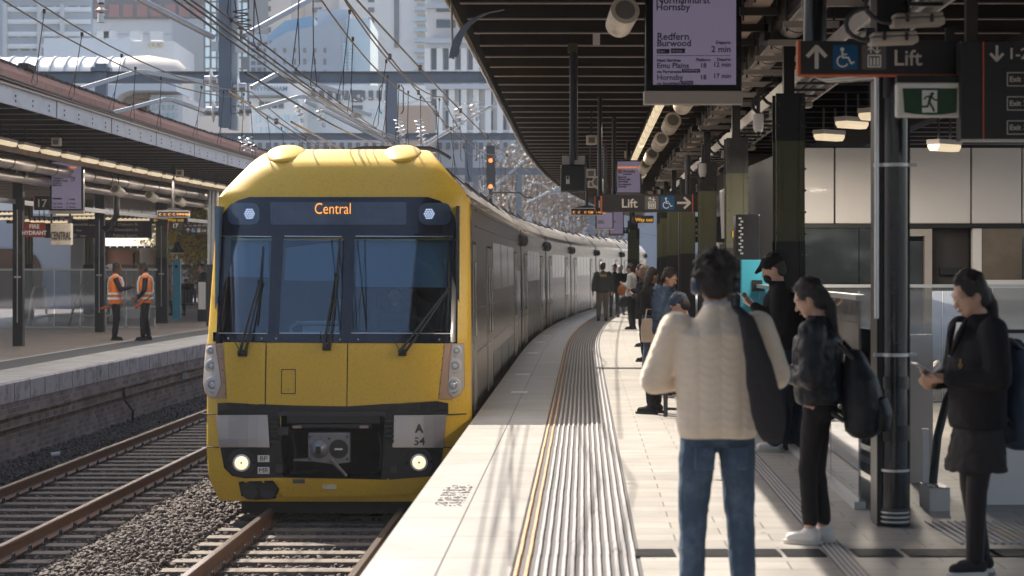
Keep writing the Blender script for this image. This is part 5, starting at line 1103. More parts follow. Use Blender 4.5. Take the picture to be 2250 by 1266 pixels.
arm([(552, 193, 0), (608, 163, .3), (620, 163, .4), (757, 206, 1.4)], .085); arm([(562, 241, 0), (655, 213, .6), (672, 213, .7), (815, 253, 1.6)], .075)
for a, b in (((300, -5, -2), (468, 82, 0)), ((535, 80, 0), (690, -5, 2))):
    mb = MB(); mb.tube([P(a[0], a[1], D + a[2]), P(b[0], b[1], D + b[2])], .062, 12); mb.build('strut', M_gantry2, t, smooth=True)
mb = MB()
def coil(mb, px, y0, y1, r, n, D, th=.012):
    pts = [P(px + r * math.cos(2 * math.pi * n * k / (n * 14)) + (k / (n * 14) - .5) * 14, y0 + (y1 - y0) * k / (n * 14), D + .1 * math.sin(2 * math.pi * n * k / (n * 14))) for k in range(n * 14 + 1)]
    mb.tube(pts, th, 5)
coil(mb, 533, 20, 68, 16, 4, D - .3, .014); mb.tube([P(545, -10, D - .3), P(546, 20, D - .3)], .014, 5).tube([P(530, 68, D - .3), P(528, 90, D - .3)], .014, 5); mb.build('spring_lead', M_wired, t)
mb = MB(); mb.cbox(P(474, 102, D), .16, .1, .18).cbox(P(530, 105, D), .22, .1, .2); mb.build('clamp_plates', M_galv, t)
t1 = gantry(60, P(0, 183, 60).z, 'second gantry, long blue grey beam across the sky with a post above the train', .34, 60, 1240, (860,), P(0, 312, 60).z)
D = 60; mb = MB(); a = P(223, 0, D); mb.box(a.x - .17, a.x + .17, D - .12, D + .12, P(0, 245, D).z, P(0, 140, D).z).box(a.x - .28, a.x + .28, D - .2, D + .2, P(0, 158, D).z, P(0, 149, D).z); mb.build('drop_post', M_gantry, t1)
t2 = gantry(88, P(0, 308, 88).z, 'third gantry beam low over the train roof', .30, 430, 1330, (1030, 870), P(0, 400, 88).z)
arm([(1075, 235, 0), (880, 350, 1)], .07, 'strut', M_gantry2, t1, 60); arm([(1090, 228, 0), (905, 330, 1)], .06, 'strut', M_gantry2, t1, 60)
arm([(670, 222, 0), (845, 310, 1)], .1, 'strut', M_gantry2, t1, 60); arm([(715, 232, 0), (850, 305, 1)], .09, 'strut', M_gantry2, t1, 60)
for px, py in ((658, 245), (705, 255), (1010, 250), (1043, 242), (880, 290), (925, 300)): insul(P(px, py, 58), (.3, 0, -1), t1, .13, 3)
r_ = random.Random(11)
for i, (D, zt, pxs) in enumerate(((112, 385, (1045, 1140, 1300)), (135, 415, (1080, 1160, 1230)), (160, 440, (1100, 1180, 1260, 1330)))):
    tt = gantry(D, P(0, zt, D).z, f'{["fourth", "fifth", "sixth"][i]} gantry, hazy in the distance around the bend', .4, 960, 1420, pxs, P(0, 520, D).z, M_gantry2 if i else M_gantry)
    for px in pxs:
        for s_ in (-1, 1):
            y = zt + r_.uniform(20, 45); arm([(px, y, 0), (px + s_ * 40, y - 16, 0), (px + s_ * 90, y + 10, 0)], .1, 'registration_arm', M_gantry2, tt, D); insul(P(px + s_ * 14, y - 3, D), (1, 0, 0), tt, .16, 3)
    arm([(pxs[0], zt + 60, 0), (pxs[1] + 10, zt - 30, 0)], .14, 'strut', M_gantry2, tt, D); arm([(pxs[1], zt + 70, 0), (pxs[-1], zt - 10, 0)], .12, 'strut', M_gantry2, tt, D)
# signals
for px, py, D, lb in ((1078, 365, 85, 'black railway signal with two orange red lights above the train roof'),):
    t = thing('railway_signal', lb, 'signal', P(px, py, D)); p = P(px, py, D); mb = MB(); mb.cbox(p + Vector((0, .1, 0)), .36, .3, 1.7).cyl((p.x, p.y + .2, -1.5), (p.x, p.y + .2, p.z - .9), .09, 10); mb.build('housing', M_black, t)
    for y in (353, 418): mb = MB(); q = P(px, y - (8 if y > 400 else 0), D); mb.cyl(q - Vector((0, .12, 0)), q - Vector((0, .06, 0)), .085, 14); mb.build('lamp', mat('signal_red', (.9, .2, .05), .4, emit=(1, .16, .03), estr=1.5), t)
# contact and messenger wires with droppers
def wireset(wc, zc, zm, label, D0=8, D1=150, off=.05):
    t = thing('overhead_wire', label, 'cable', L(wc, 30, zc), group='overhead line equipment')
    span = 20
    def zmes(D): u = ((D - 40) / span) % 1.0; return zm - .9 * 4 * u * (1 - u) * .45
    Ds = frange(D0, D1, 2.0)
    for o_ in (-off, off): mb = MB(); mb.tube([L(wc + o_ + .1 * math.sin(D * .16), D, zc) for D in Ds], .0085, 5); mb.build('contact_wire', M_wire, t)
    for o_ in (-.10, .10): mb = MB(); mb.tube([L(wc + o_, D, zmes(D) + o_ * .5) for D in Ds], .011, 5); mb.build('messenger_wire', M_wire, t)
    r_ = random.Random(int(abs(wc) * 7)); mb = MB(); m2 = MB(); n = 0
    for D in frange(16, 95, 2.1):
        D += r_.uniform(-.3, .3); s_ = r_.choice((-1, 1)); p = L(wc + .1 * s_, D, zmes(D)); q = L(wc + off * s_ + .1 * math.sin(D * .16), D, zc); m_ = p.lerp(q, .62)
        mb = MB(); mb.tube([p, m_], .006, 4).tube([m_, q + Vector((.035, 0, .05)), q, q + Vector((-.035, 0, .05)), m_], .005, 4).cbox(p, .03, .05, .05).cbox(q, .02, .05, .03); mb.build('dropper', M_wired, t); n += 1
    return t
wireset(-1.62, 3.62, 4.95, 'copper contact and messenger wires with droppers above the train'); wireset(-5.35, 3.86, 5.05, 'copper contact and messenger wires with droppers above the empty left track')
t = thing('overhead_wire', 'pair of heavy feeder wires sweeping down from the top left towards the bend', 'cable', P(700, 100, 30), group='overhead line equipment')
for a, b, dd in (((370, -10), (905, 312), 0), ((392, -10), (920, 312), .2), ((540, 160), (900, 315), .1)):
    mb = MB(); q0, q1 = P(a[0], a[1], 14), P(b[0], b[1], 46 + dd); mb.tube([q0.lerp(q1, k / 12) - Vector((0, 0, .22 * math.sin(math.pi * k / 12))) for k in range(13)], .0095, 5); mb.build('wire', M_wired, t)
t = thing('overhead_wire', 'feeder wire pair sloping over the train towards the canopy edge', 'cable', P(900, 150, 30), group='overhead line equipment')
for a, b in (((752, -10), (1045, 325)), ((775, -10), (1190, 395)), ((500, 200), (800, 345)), ((640, 268), (960, 400))):
    mb = MB(); q0, q1 = P(a[0], a[1], 24), P(b[0], b[1], 80); mb.tube([q0.lerp(q1, k / 14) - Vector((0, 0, .25 * math.sin(math.pi * k / 14))) for k in range(15)], .014, 5)
    for k in (2, 4, 6, 8, 10, 12): mb.cbox(q0.lerp(q1, k / 14) - Vector((0, 0, .25 * math.sin(math.pi * k / 14))), .05, .12, .09)
    mb.build('wire', M_wire, t)
for px, y0, y1, r_, D_, lb in ((880, 260, 292, 9, 55, 'bright coiled spring lead left of the gantry drop post'), (925, 262, 294, 9, 55, 'bright coiled spring lead right of the gantry drop post'), (537, 298, 335, 7, 50, 'left one of two small coiled leads over the train roof corner'), (555, 300, 335, 7, 50, 'right one of two small coiled leads over the train roof corner')):
    mb = MB(); coil(mb, px, y0, y1, r_, 4, D_, .013); tag(mb.build('spring_lead', M_galv), lb, 'cable')
t = thing('hanging_insulator', 'white porcelain disc insulator hanging from the wires at top left', 'insulator', P(222, 15, 30)); insul(P(222, 18, 30), (0, 0, 1), t, .10, 1)
mb = MB(); mb.tube([P(222, -20, 30), P(222, 10, 30)], .04, 8).tube([P(222, 24, 30), P(226, 40, 30)], .03, 8); mb.build('stem', M_wired, t)
# thin catenary chain
t = thing('chain', 'slack chain hung between the second gantry post and the canopy side', 'chain', P(900, 222, 60)); mb = MB()
for k in range(46):
    a = P(700 + k * 8, 222 + 6 * math.sin(k * .35), 60); mb.tube([a + Vector((-.045, 0, 0)), a + Vector((0, .02 if k % 2 else 0, .025)), a + Vector((.045, 0, 0)), a + Vector((0, 0, -.025)), a + Vector((-.045, 0, 0))], .008, 4)
mb.build('links', M_flange, t)
# ================================================================ CITY BEHIND
M_bwhite = mat('render_white', (.64, .65, .66), .7, var=.05, vscale=.05); M_bblue = mat('bluish_cladding', (.28, .36, .45), .4, var=.10, vscale=.05)
M_bgrey = mat('grey_cladding', (.40, .44, .49), .6, var=.06, vscale=.05); M_bbeige = mat('beige_stone', (.56, .50, .45), .75, var=.08, vscale=.08)
M_bwin = mat('city_glass', (.05, .075, .11), .35, var=.6, vscale=.25, spec=.4); M_bwin2 = mat('pale_city_glass', (.36, .50, .60), .15, var=.35, vscale=.1, spec=.8)
M_bdark = mat('dark_frame', (.10, .11, .13), .6, var=.1); M_maroon = mat('maroon_panel', (.30, .12, .12), .6, var=.15, vscale=.1)
M_lat = mat('lattice_cream', (.55, .45, .33), .7, var=.15)
def bldg(label, px0, py0, px1, D, depth, m, name='city_building', py1=600):
    a, b = P(px0, py1, D), P(px1, py0, D); t = thing(name, label, 'building', ((a.x + b.x) / 2, D, -1.7)); mb = MB(); mb.box(a.x, b.x, D, D + depth, -1.7, b.z); mb.build('wall', m, t); return t
def wins(t, px0, py0, px1, py1, nx, ny, D, wf=.6, hf=.6, m=None, frame=None, skip=0, seed=1, out=.12):
    r_ = random.Random(seed); cw, ch = (px1 - px0) / nx, (py1 - py0) / ny; w_, h_ = cw * wf / FPX * D, ch * hf / FPX * D
    mb = MB(); mb.box(-w_ / 2, w_ / 2, -out, .05, -h_ / 2, h_ / 2); proto = None
    for j in range(ny):
        for i in range(nx):
            if r_.random() < skip: continue
            p = P(px0 + cw * (i + .5), py0 + ch * (j + .5), D) - t.location
            if proto is None: proto = mb.build('window', m or M_bwin, t, local=True); proto.location = p
            else: o = proto.copy(); COL.objects.link(o); o.parent = t; o.location = p
    if frame:
        mb = MB()
        for j in range(ny): q = P(px0, py0 + ch * (j + .5 + hf / 2), D); mb.box(P(px0, 0, D).x, P(px1, 0, D).x, D - out * 1.8, D - .01, q.z - ch * .08 / FPX * D, q.z)
        mb.build('sills', frame, t)
# 1 balcony tower far left
D = 300; t = bldg('tall balcony tower with white and blue bands at the far top left', -60, -90, 205, D, 30, M_bblue)
for j in range(9):
    y = -10 + j * 27; a, b = P(14, y + 10, D), P(200, y, D); mb = MB(); mb.box(a.x, b.x, D - .9, D - .01, a.z, b.z); mb.box(a.x + .5, b.x - .5, D - 1.1, D - .91, a.z + .25, a.z + .5); mb.build('balcony', mat('balcony_band', (.60, .67, .74), .6), t)
wins(t, 16, -25, 200, 150, 7, 6, D, .72, .36, M_bwin, None, .0, 3, .2)
mb = MB(); 
for px in (15, 90, 140): mb.box(P(px, 0, D).x - .3, P(px, 0, D).x + .3, D - 1.3, D - .02, 0, 40)
mb.build('pilasters', M_bgrey, t)
# 2 maroon panelled tower with blank wall
D = 260; t = bldg('tower with maroon panels over a blank pale wall, top left of the mast', 205, -90, 452, D, 30, M_bwhite)
mb = MB(); a, b = P(205, 42, D), P(452, -90, D); mb.box(a.x, b.x, D - .5, D - .01, a.z, b.z); mb.build('dark_cladding', M_bdark, t)
wins(t, 207, 8, 452, 42, 8, 1, D, .72, .8, M_maroon, out=.7); wins(t, 207, -28, 452, 8, 8, 1, D, .72, .5, M_bwin, out=.7)
mb = MB(); 
for y in (75, 105, 140, 160): mb.box(P(207, 0, D).x, P(452, 0, D).x, D - .06, D - .01, P(0, y, D).z - .05, P(0, y, D).z + .05)
mb.build('panel_joints', M_bgrey, t)
# 3 low white roof plant building
D = 200; t = bldg('low pale plant room building behind the station vault', 96, 84, 285, D, 16, mat('pale_blue_render', (.62, .68, .74), .6, var=.04, vscale=.05)); mb = MB(); a, b = P(285, 600, D), P(378, 88, D); mb.box(a.x, b.x, D + 1, D + 14, -1.7, b.z); mb.build('annex', M_bwhite, t); wins(t, 325, 92, 360, 106, 3, 1, D + .9, .7, .7, M_lat)
mb = MB(); r_ = random.Random(4)
for px in (228, 243, 300, 345): mb.cbox(P(px, 80, D + 5), 1.2, 1, .9)
mb.build('roof_plant', M_galv, t)
# 4 vaulted station roof
D = 150; t = thing('station_vault', 'white vaulted concourse roof with curved ribs at left', 'building', P(150, 140, D)); M_vault = mat('vault_sheet', (.80, .76, .70), .35, .1, var=.06)
cxv = P(270, 0, D).x; zc = P(0, 172, D).z; Rv = (P(0, 119, D).z - zc); x0v = P(-80, 0, D).x
sec = [(-math.cos(a) * 3.2, math.sin(a) * Rv) for a in np.linspace(.0, math.pi * .6, 12)]
mb = MB(); mb.loft([[(x, D + 3 + a * 1.0, zc + b) for a, b in sec] + [(x, D + 7, zc - 2), (x, D - .2, zc - 2)] for x in (x0v, cxv)]); mb.build('roof', M_vault, t, smooth=True)
for i, x in enumerate(np.arange(x0v, cxv, 1.05)):
    mb = MB(); mb.tube([(x, D + 3 + a * 1.02 - .05, zc + b * 1.02) for a, b in sec], .10, 6); mb.build('rib', M_bgrey, t)
mb = MB(); mb.loft([[(cxv + u, D + 3 + a * (1 - u * .08), zc + b * k) for a, b in sec] + [(cxv + u, D + 7, zc - 2), (cxv + u, D - .2, zc - 2)] for u, k in ((0, 1.06), (1.5, 1.1), (3.6, .9), (4.2, .55))]); mb.build('hood', M_bbeige, t, smooth=True)
mb = MB(); mb.box(x0v, P(380, 0, D).x, D + 1, D + 8, -1.7, zc - 1.5); mb.build('wall', M_bwhite, t); wins(t, 0, 190, 150, 240, 12, 1, D + 1, .5, .9, M_bwin2)
# 5 white canopy building with timber lattice arch
D = 130; t = thing('lattice_arch_building', 'curved white building with a cream timber lattice arch behind the left canopy', 'building', P(310, 230, D))
mb = MB(); pts = [(150, 188), (385, 183), (388, 200), (330, 198), (285, 199), (262, 208), (247, 225), (238, 245), (225, 245), (150, 235)]
mb.prism([(P(x, y, D).x, P(x, y, D).z) for x, y in pts][::-1], D, D + 6); mb.build('shell_roof', mat('shell_white', (.52, .60, .67), .5), t)
mb = MB(); mb.box(P(225, 0, D).x, P(330, 0, D).x, D + 2.5, D + 5, -1.7, P(0, 196, D).z); mb.build('lattice_wall', M_lat, t)
mb = MB()
for k in range(9): mb.beam(P(245 + k * 11, 290, D + 2.3), P(250 + k * 11 - 12, 198, D + 2.3), .16, .2)
for y in (212, 226, 240, 254): mb.beam(P(235, y, D + 2.2), P(330, y, D + 2.2), .12, .3)
mb.build('lattice', mat('lattice_brown', (.30, .22, .15), .7), t); mb = MB(); mb.box(P(325, 0, D).x, P(395, 0, D).x, D + 1.2, D + 8, -1.7, P(0, 205, D).z); mb.build('wing', M_bwhite, t); wins(t, 328, 210, 392, 280, 6, 4, D + 1.2, .6, .6, M_bwin2)
# 6 glass grid tower
D = 230; t = bldg('narrow dark framed tower of bright glass panes behind the mast', 447, -90, 548, D, 18, M_bdark); wins(t, 450, -20, 546, 250, 7, 11, D, .66, .84, mat('bright_glass', (.62, .76, .85), .15, var=.25, vscale=.1), None, .06, 5, .3)
t = bldg('pale blank service tower left of the glass grid tower', 378, 42, 449, 245, 18, M_bgrey)
D = 200; t = bldg('low pale rendered annex under the nearest mast', 415, 255, 560, D, 12, M_bbeige)
# 7 beige balcony stack
D = 310; t = bldg('beige apartment stack with square recesses right of the mast', 540, -90, 640, D, 22, M_bbeige); wins(t, 543, -15, 600, 170, 3, 8, D, .5, .5, M_bwin); mb = MB(); 
for j in range(8): a = P(560, -15 + j * 23, D); mb.box(a.x - 2, a.x + 2, D - 1, D - .02, a.z - 1.1, a.z - .7)
mb.build('balconies', M_bwhite, t)
# 8 grey blue hotel block with small square windows
D = 220; t = thing('city_building', 'blue grey stone clad block with rows of small square windows, centre left', 'building', P(690, 150, D))
mb = MB(); mb.prism([(P(x, y, D).x, P(x, y, D).z) for x, y in ((585, 600), (585, 100), (630, 70), (700, 55), (757, 38), (757, 600))], D, D + 15); mb.build('wall', mat('slate_cladding', (.24, .30, .38), .5, var=.06, vscale=.1), t)
mb = MB(); mb.box(P(757, 0, D).x, P(812, 0, D).x, D + 1, D + 14, -1.7, P(0, 38, D).z); mb.build('glass_corner', mat('corner_glass', (.42, .55, .64), .2, var=.2, vscale=.2), t)
wins(t, 592, 98, 725, 150, 6, 2, D, .25, .38, M_bdark, out=.2); wins(t, 592, 120, 725, 172, 6, 2, D, .22, .3, M_bdark, out=.15); wins(t, 752, 95, 775, 160, 2, 9, D, .6, .7, M_bwin2, out=.3)
mb = MB(); mb.prism([(P(x, y, D - 2).x, P(x, y, D - 2).z) for x, y in ((575, 75), (585, 58), (615, 33), (677, 22), (678, 68), (585, 80))], D + 3, D + 10); mb.build('blue_plant_screen', mat('deep_blue_screen', (.12, .27, .42), .4, var=.1), t)
mb = MB(); mb.cbox(P(735, 45, D + 4), 3.5, 3, 2.0); mb.build('plant_room', M_bblue, t)
D = 225; t = bldg('dark blue building edge stepping behind the slate block', 548, 75, 592, D, 12, M_bblue); wins(t, 550, 90, 590, 160, 3, 5, D, .7, .6, M_bwin)
# 9 white slab tower
D = 320; t = bldg('tall white slab tower with two columns of windows and a dark slot', 745, -90, 935, D, 25, mat('tower_white', (.74, .72, .69), .7, var=.03, vscale=.05)); wins(t, 803, -12, 828, 170, 1, 8, D, .55, .5, M_bwin); wins(t, 680, -12, 706, 170, 1, 8, D - 5, .5, .5, M_bwin, out=.1)
mb = MB(); a, b = P(866, 105, D), P(877, -90, D); mb.box(a.x, b.x, D - .2, D - .01, a.z, b.z); mb.build('dark_slot', M_bwin, t)
for j in range(11): a = P(925, -5 + j * 23, D); mb = MB(); mb.box(a.x - 1, a.x + 1.0, D - 1.3, D - .02, a.z - .5, a.z + .1); mb.build('balcony', M_bwin2, t); 
wins(t, 912, -22, 940, 230, 1, 11, D, .7, .4, M_lat, out=.1)
t = bldg('second pale slab tower just left of the white tower', 640, -90, 748, 330, 25, M_bwhite); wins(t, 690, -12, 712, 170, 1, 8, 330, .55, .5, M_bwin)
# 10 stone building under the canopy edge
D = 170; t = bldg('grey stone classical building with cornices and deep windows beside the canopy edge', 938, -60, 1260, D, 20, mat('sandstone_grey', (.50, .49, .48), .75, var=.08, vscale=.1))
wins(t, 942, 100, 1130, 160, 7, 1, D, .45, .8, M_bwin, M_bwhite); wins(t, 942, 195, 1150, 235, 7, 1, D, .5, .9, M_bwin, M_bwhite); wins(t, 942, 240, 1150, 290, 7, 1, D, .5, .85, M_bwin, M_bwhite); wins(t, 950, 0, 1010, 70, 1, 2, D, .7, .5, M_bwin)
mb = MB()
for y, o_ in ((90, 1.1), (190, .9), (100, .5), (12, .6)): a = P(935, y, D); mb.box(a.x, P(1260, 0, D).x, D - o_, D - .03, a.z - .28, a.z + .1)
mb.build('cornice', M_bgrey, t); mb = MB()
for k in range(9): a = P(940 + k * 26.5, 0, D); mb.box(a.x - .25, a.x + .25, D - .45, D - .02, -1, P(0, 100, D).z)
mb.build('pilasters', M_bwhite, t)
# 11 hotel with blue lettering
D = 180; t = bldg('white hotel block with blue rooftop lettering left of the train roof', 548, 183, 665, D, 14, mat('hotel_white', (.56, .60, .65), .6, var=.04, vscale=.1)); text('WYNDHAM', P(594, 200, D) + Vector((0, -.1, 0)), 10 / FPX * D, mat('hotel_blue', (.10, .22, .34), .5), t, 'CENTER', bold=.01)
mb = MB(); a, b = P(548, 216, D), P(628, 212, D); mb.box(a.x, b.x, D - 1.2, D - .02, a.z, b.z); mb.build('eave', M_bdark, t); wins(t, 558, 248, 660, 300, 5, 2, D, .45, .6, M_bwin2); wins(t, 568, 222, 625, 240, 4, 1, D, .8, .8, M_bwin)
D = 185; t = bldg('white block with tall dark windows right of the hotel', 660, 188, 935, D, 14, mat('block_white', (.48, .54, .60), .6, var=.04, vscale=.1)); wins(t, 680, 198, 860, 222, 10, 1, D, .6, .9, M_bwin); wins(t, 680, 238, 850, 262, 8, 1, D, .4, .8, M_bwin2); wins(t, 770, 195, 800, 262, 1, 4, D, .8, .6, M_bwin)
D = 140; t = bldg('low tan roofed building behind the gantry post', 845, 232, 945, D, 10, mat('tan_wall', (.45, .35, .27), .8, var=.1)); D = 150; t = bldg('long pale low wall of buildings just above the train roof', 380, 300, 1130, D, 8, M_bgrey); wins(t, 400, 312, 1120, 330, 40, 1, D, .5, .8, M_bdark)
D = 230; bldg('pale background block filling the gap near the bend', 1000, 290, 1560, D, 12, M_bgrey)
# trees
M_leafa = mat('autumn_leaf', (.24, .21, .18), .7, var=.5, vscale=1.5); M_leafy = mat('yellow_leaf', (.46, .36, .06), .7, var=.5, vscale=1.5); M_bark = mat('pale_bark', (.25, .19, .14), .85, var=.3)
def tree(px, pyb, D, h, r, label, n, m, seed, leaf=.12, dens=1.0):
    p = P(px, pyb, D); p.z = -1.0; r_ = random.Random(seed); t = thing('street_tree', label, 'tree', p); mb = MB(); tips = []
    def br(a, d, ln, rad, k):
        b = a + d * ln; mid = a.lerp(b, .5) + Vector((r_.uniform(-1, 1), r_.uniform(-1, 1), 0)) * ln * .06; mb.tube([a, mid, b], [rad, rad * .85, rad * .65], 6)
        if k == 0: tips.append(b); return
        for _ in range(r_.choice((2, 3, 3))):
            nd = (d + Vector((r_.uniform(-1, 1), r_.uniform(-1, 1), r_.uniform(-.15, .7))) * .75).normalized(); br(b, nd, ln * r_.uniform(.6, .8), rad * .6, k - 1); tips.append(b)
    br(p, Vector((0, 0, 1)), h * .33, h * .022, 4); mb.build('trunk', M_bark, t)
    mb = MB()
    for _ in range(n):
        q = r_.choice(tips) + Vector((r_.gauss(0, r * .17), r_.gauss(0, r * .17), r_.gauss(0, r * .14))); s = leaf * r_.uniform(.6, 1.3)
        a = Vector((r_.gauss(0, 1), r_.gauss(0, 1), r_.gauss(0, 1))).normalized(); b = a.orthogonal().normalized() * s; c = a.cross(b).normalized() * s * .6
        mb.add([q - b, q + c, q + b, q - c], [(0, 1, 2, 3)])
    mb.build('crown', m, t)
tree(1085, 600, 120, 11, 4, 'hazy autumn street tree under the canopy edge', 1500, M_leafa, 3, .16); tree(1170, 600, 125, 9, 3.5, 'bare branched autumn tree behind the gantries at the bend', 900, M_leafa, 4, .12); tree(1230, 600, 118, 8, 3.5, 'second bare branched tree near the far end of the train', 800, M_leafa, 6, .12); tree(1330, 600, 115, 6, 3.5, 'thin brown street tree behind the far columns', 600, M_leafa, 8, .12); tree(1120, 600, 140, 9, 4, 'brown leafed tree between the gantries', 900, M_leafa, 12, .12)
tree(418, 600, 88, 5.2, 3.2, 'yellow leafed tree behind the iron fence, left of the train', 5200, M_leafy, 5, .085)
tree(440, 600, 92, 5.6, 3.2, 'second yellow tree half hidden by the train', 3600, M_leafy, 15, .085)
# left forecourt
t = thing('forecourt_building', 'pale blue grey wall with a dark brick arch behind the left glass barrier', 'building', P(80, 600, 84)); D = 84
mb = MB(); mb.box(P(-60, 0, D).x, P(155, 0, D).x, D, D + 6, -1.7, P(0, 470, D).z); mb.build('wall', mat('blue_render', (.36, .42, .50), .7, var=.08), t)
mb = MB(); a = P(45, 600, D); mb.prism([(P(-60, 0, D).x, -1.7)] + [(P(x, y, D).x, P(x, y, D).z) for x, y in ((-60, 547), (30, 547), (60, 550), (78, 562), (88, 580), (92, 605))] + [(P(92, 0, D).x, -1.7)], D - .1, D - .02); mb.build('brick_arch', M_brick2 if False else mat('arch_brown', (.12, .07, .05), .85, var=.3, vscale=3), t)
t = thing('pavilion', 'white pavilion with sloping fabric roof and terracotta columns behind the railway workers', 'building', P(260, 600, 90)); D = 90
mb = MB(); v = [P(150, 548, D), P(400, 553, D), P(370, 500, D + 10), P(250, 524, D + 10)]; mb.loft([[p for p in v], [p + Vector((0, 0, .12)) for p in v]]); mb.build('roof', mat('fabric_roof', (.30, .27, .24), .7, var=.08), t)
mb = MB()
for k in range(9): mb.cbox(P(235 + k * 15, 543, D - .1), .25, .1, .09)
mb.build('roof_slots', M_dark, t)
mb = MB(); mb.box(P(163, 0, D).x, P(345, 0, D).x, D + 2, D + 4, -1.7, P(0, 549, D).z); mb.build('wall', mat('terracotta_wall', (.42, .22, .15), .8, var=.2, vscale=1), t)
mb = MB()
for px in (157, 322): mb.cyl(P(px, 545, D), P(px, 760, D), .2 if px < 200 else .3, 16)
mb.build('columns', M_bbeige, t, smooth=True); mb = MB(); mb.box(P(168, 0, D).x, P(215, 0, D).x, D + 1.8, D + 1.9, -1.7, P(0, 552, D).z).box(P(275, 0, D).x, P(280, 0, D).x, D + 1.8, D + 1.9, -1, P(0, 552, D).z); mb.build('openings', mat('dark_opening', (.07, .035, .025), .8), t)
t = thing('pendant_lamp', 'black and white bell shaped pendant lamp left of the train', 'lamp', P(389, 545, 66)); p = P(389, 545, 66); mb = MB(); mb.tube([p + Vector((0, 0, .2)), p, p - Vector((0, 0, .15))], [.06, .13, .26], 14); mb.build('shade', M_black, t, smooth=True); mb = MB(); mb.ell(p - Vector((0, 0, .15)), .24, .24, .05); mb.build('diffuser', M_white, t, smooth=True); mb = MB(); mb.cyl(p + Vector((0, 0, .2)), (p.x, p.y, 4.2), .015, 6); mb.build('rod', M_dark, t)
t = thing('iron_fence', 'dark iron picket fence behind the bench on the left platform', 'fence', P(400, 620, 82)); D = 82; x0, x1 = P(225, 0, D).x, P(470, 0, D).x; mb = MB(); mb.box(x0, x1, D, D + .05, P(0, 584, D).z, P(0, 586, D).z).box(x0, x1, D, D + .05, .12, .18); mb.build('rails', M_black, t)
mb = MB()
for k in range(96): x = x0 + (x1 - x0) * k / 95; mb.box(x - .012, x + .012, D + .01, D + .035, 0, P(0, 581, D).z)
mb.build('pickets', M_black, t)
t = thing('help_point', 'slim teal help point beside the seated people, left platform', 'help point', P(387, 640, 66)); D = 66; mb = MB(); a, b = P(379, 690, D), P(396, 571, D); mb.box(a.x, b.x, D, D + .2, 0, b.z); mb.build('panel', M_teal, t); mb = MB(); mb.cyl(P(387, 586, D - .02), P(387, 586, D + .01), .06, 12); mb.build('speaker', M_dark, t)
t = thing('kiosk', 'slim dark kiosk with a bright side next to the train at left', 'kiosk', P(445, 650, 63)); D = 63; mb = MB(); a, b = P(434, 690, D), P(456, 615, D); mb.box(a.x, b.x, D, D + .4, 0, b.z); mb.build('cabinet', M_black, t); mb = MB(); a, b = P(436, 680, D), P(452, 620, D); mb.box(a.x, b.x, D - .02, D, a.z, b.z); mb.build('bright_side', M_panel, t)
# glass barrier around the left stairs
t = thing('glass_balustrade', 'clear glass stair barrier with steel top rail behind the railway workers', 'balustrade', P(170, 720, 56)); D = 56
for a, b in ((-60, 40), (42, 118), (120, 176), (178, 232), (234, 277), (279, 318), (320, 340)):
    mb = MB(); x0, x1 = P(a, 0, D).x, P(b, 0, D).x; mb.box(x0, x1, D, D + .02, .04, 1.58); mb.build('glass_panel', M_glass, t)
    mb = MB(); mb.box(x1 - .02, x1 + .02, D - .02, D + .03, 0.01, .3); mb.build('clamp', M_galv, t)
mb = MB(); mb.box(P(-60, 0, D).x, P(345, 0, D).x, D - .02, D + .04, 1.58, 1.63); mb.build('top_rail', M_galv, t); mb = MB(); mb.box(P(-60, 0, D).x, P(345, 0, D).x, D - .02, D + .04, .002, .05); mb.build('base_shoe', M_galv, t)
t = thing('stair_handrail', 'cream looped stair handrails seen through the left glass barrier', 'handrail', P(100, 700, 58)); D = 58
for pts in ([(70, 728), (78, 700), (104, 694), (250, 694)], [(60, 728), (70, 650), (75, 632), (100, 632), (102, 690)], [(200, 728), (208, 700), (235, 697)], [(150, 728), (165, 660), (185, 610)]):
    mb = MB(); mb.tube([P(x, y, D) for x, y in pts], .035, 8); mb.build('rail', M_cream if pts[0][0] != 150 else M_dark, t, smooth=True)
mb = MB(); a, b = P(106, 708, 59), P(180, 690, 59); mb.box(a.x, b.x, 59, 59.3, a.z, b.z); mb.build('white_parapet', M_white, t); mb = MB(); a, b = P(270, 700, 59), P(325, 680, 59); mb.box(a.x, b.x, 59, 59.3, a.z, b.z); mb.build('white_parapet', M_white, t)  # two plain white parapet blocks behind the stair rails
# ================================================================ LIFT LOBBY, BALUSTRADES, HELP POINT (RIGHT PLATFORM)
D = 26.0; t = thing('lift_building', 'lift building with white upper panels over a dark glazed base', 'building', P(2000, 600, D))
def pb(px0, py0, px1, py1, D, th, m, nm, par, fy=0, bevel=0): return pbox(px0, py0, px1, py1, D, th, m, nm, par, bevel, fy)
pb(1758, 318, 2600, 640, D, 6, M_black, 'core', t, fy=.4)
for a, b in ((1761, 1832), (1836, 1929), (1933, 2132), (2136, 2244), (2248, 2420)): pb(a, 325, b, 491, D, .08, M_panel, 'upper_panel', t, bevel=.004)
pb(1758, 491.5, 2600, 501, D, .12, M_black, 'dark_band', t, fy=-.03)
mb = MB(); z0, z1 = P(0, 491, D).z, P(0, 325, D).z
for k in range(13):
    Da, Db = D + .05 + k * 1.15, D + 1.1 + k * 1.15; xa = P(1758, 0, D).x; mb = MB(); mb.loft([[(g(Da) + 3.98, Da, z0), (g(Da) + 3.94, Da, z1), (g(Da) + 4.02, Da, z1)], [(g(Db) + 3.98, Db, z0), (g(Db) + 3.94, Db, z1), (g(Db) + 4.02, Db, z1)]]); mb.build('side_panel', M_panel, t)
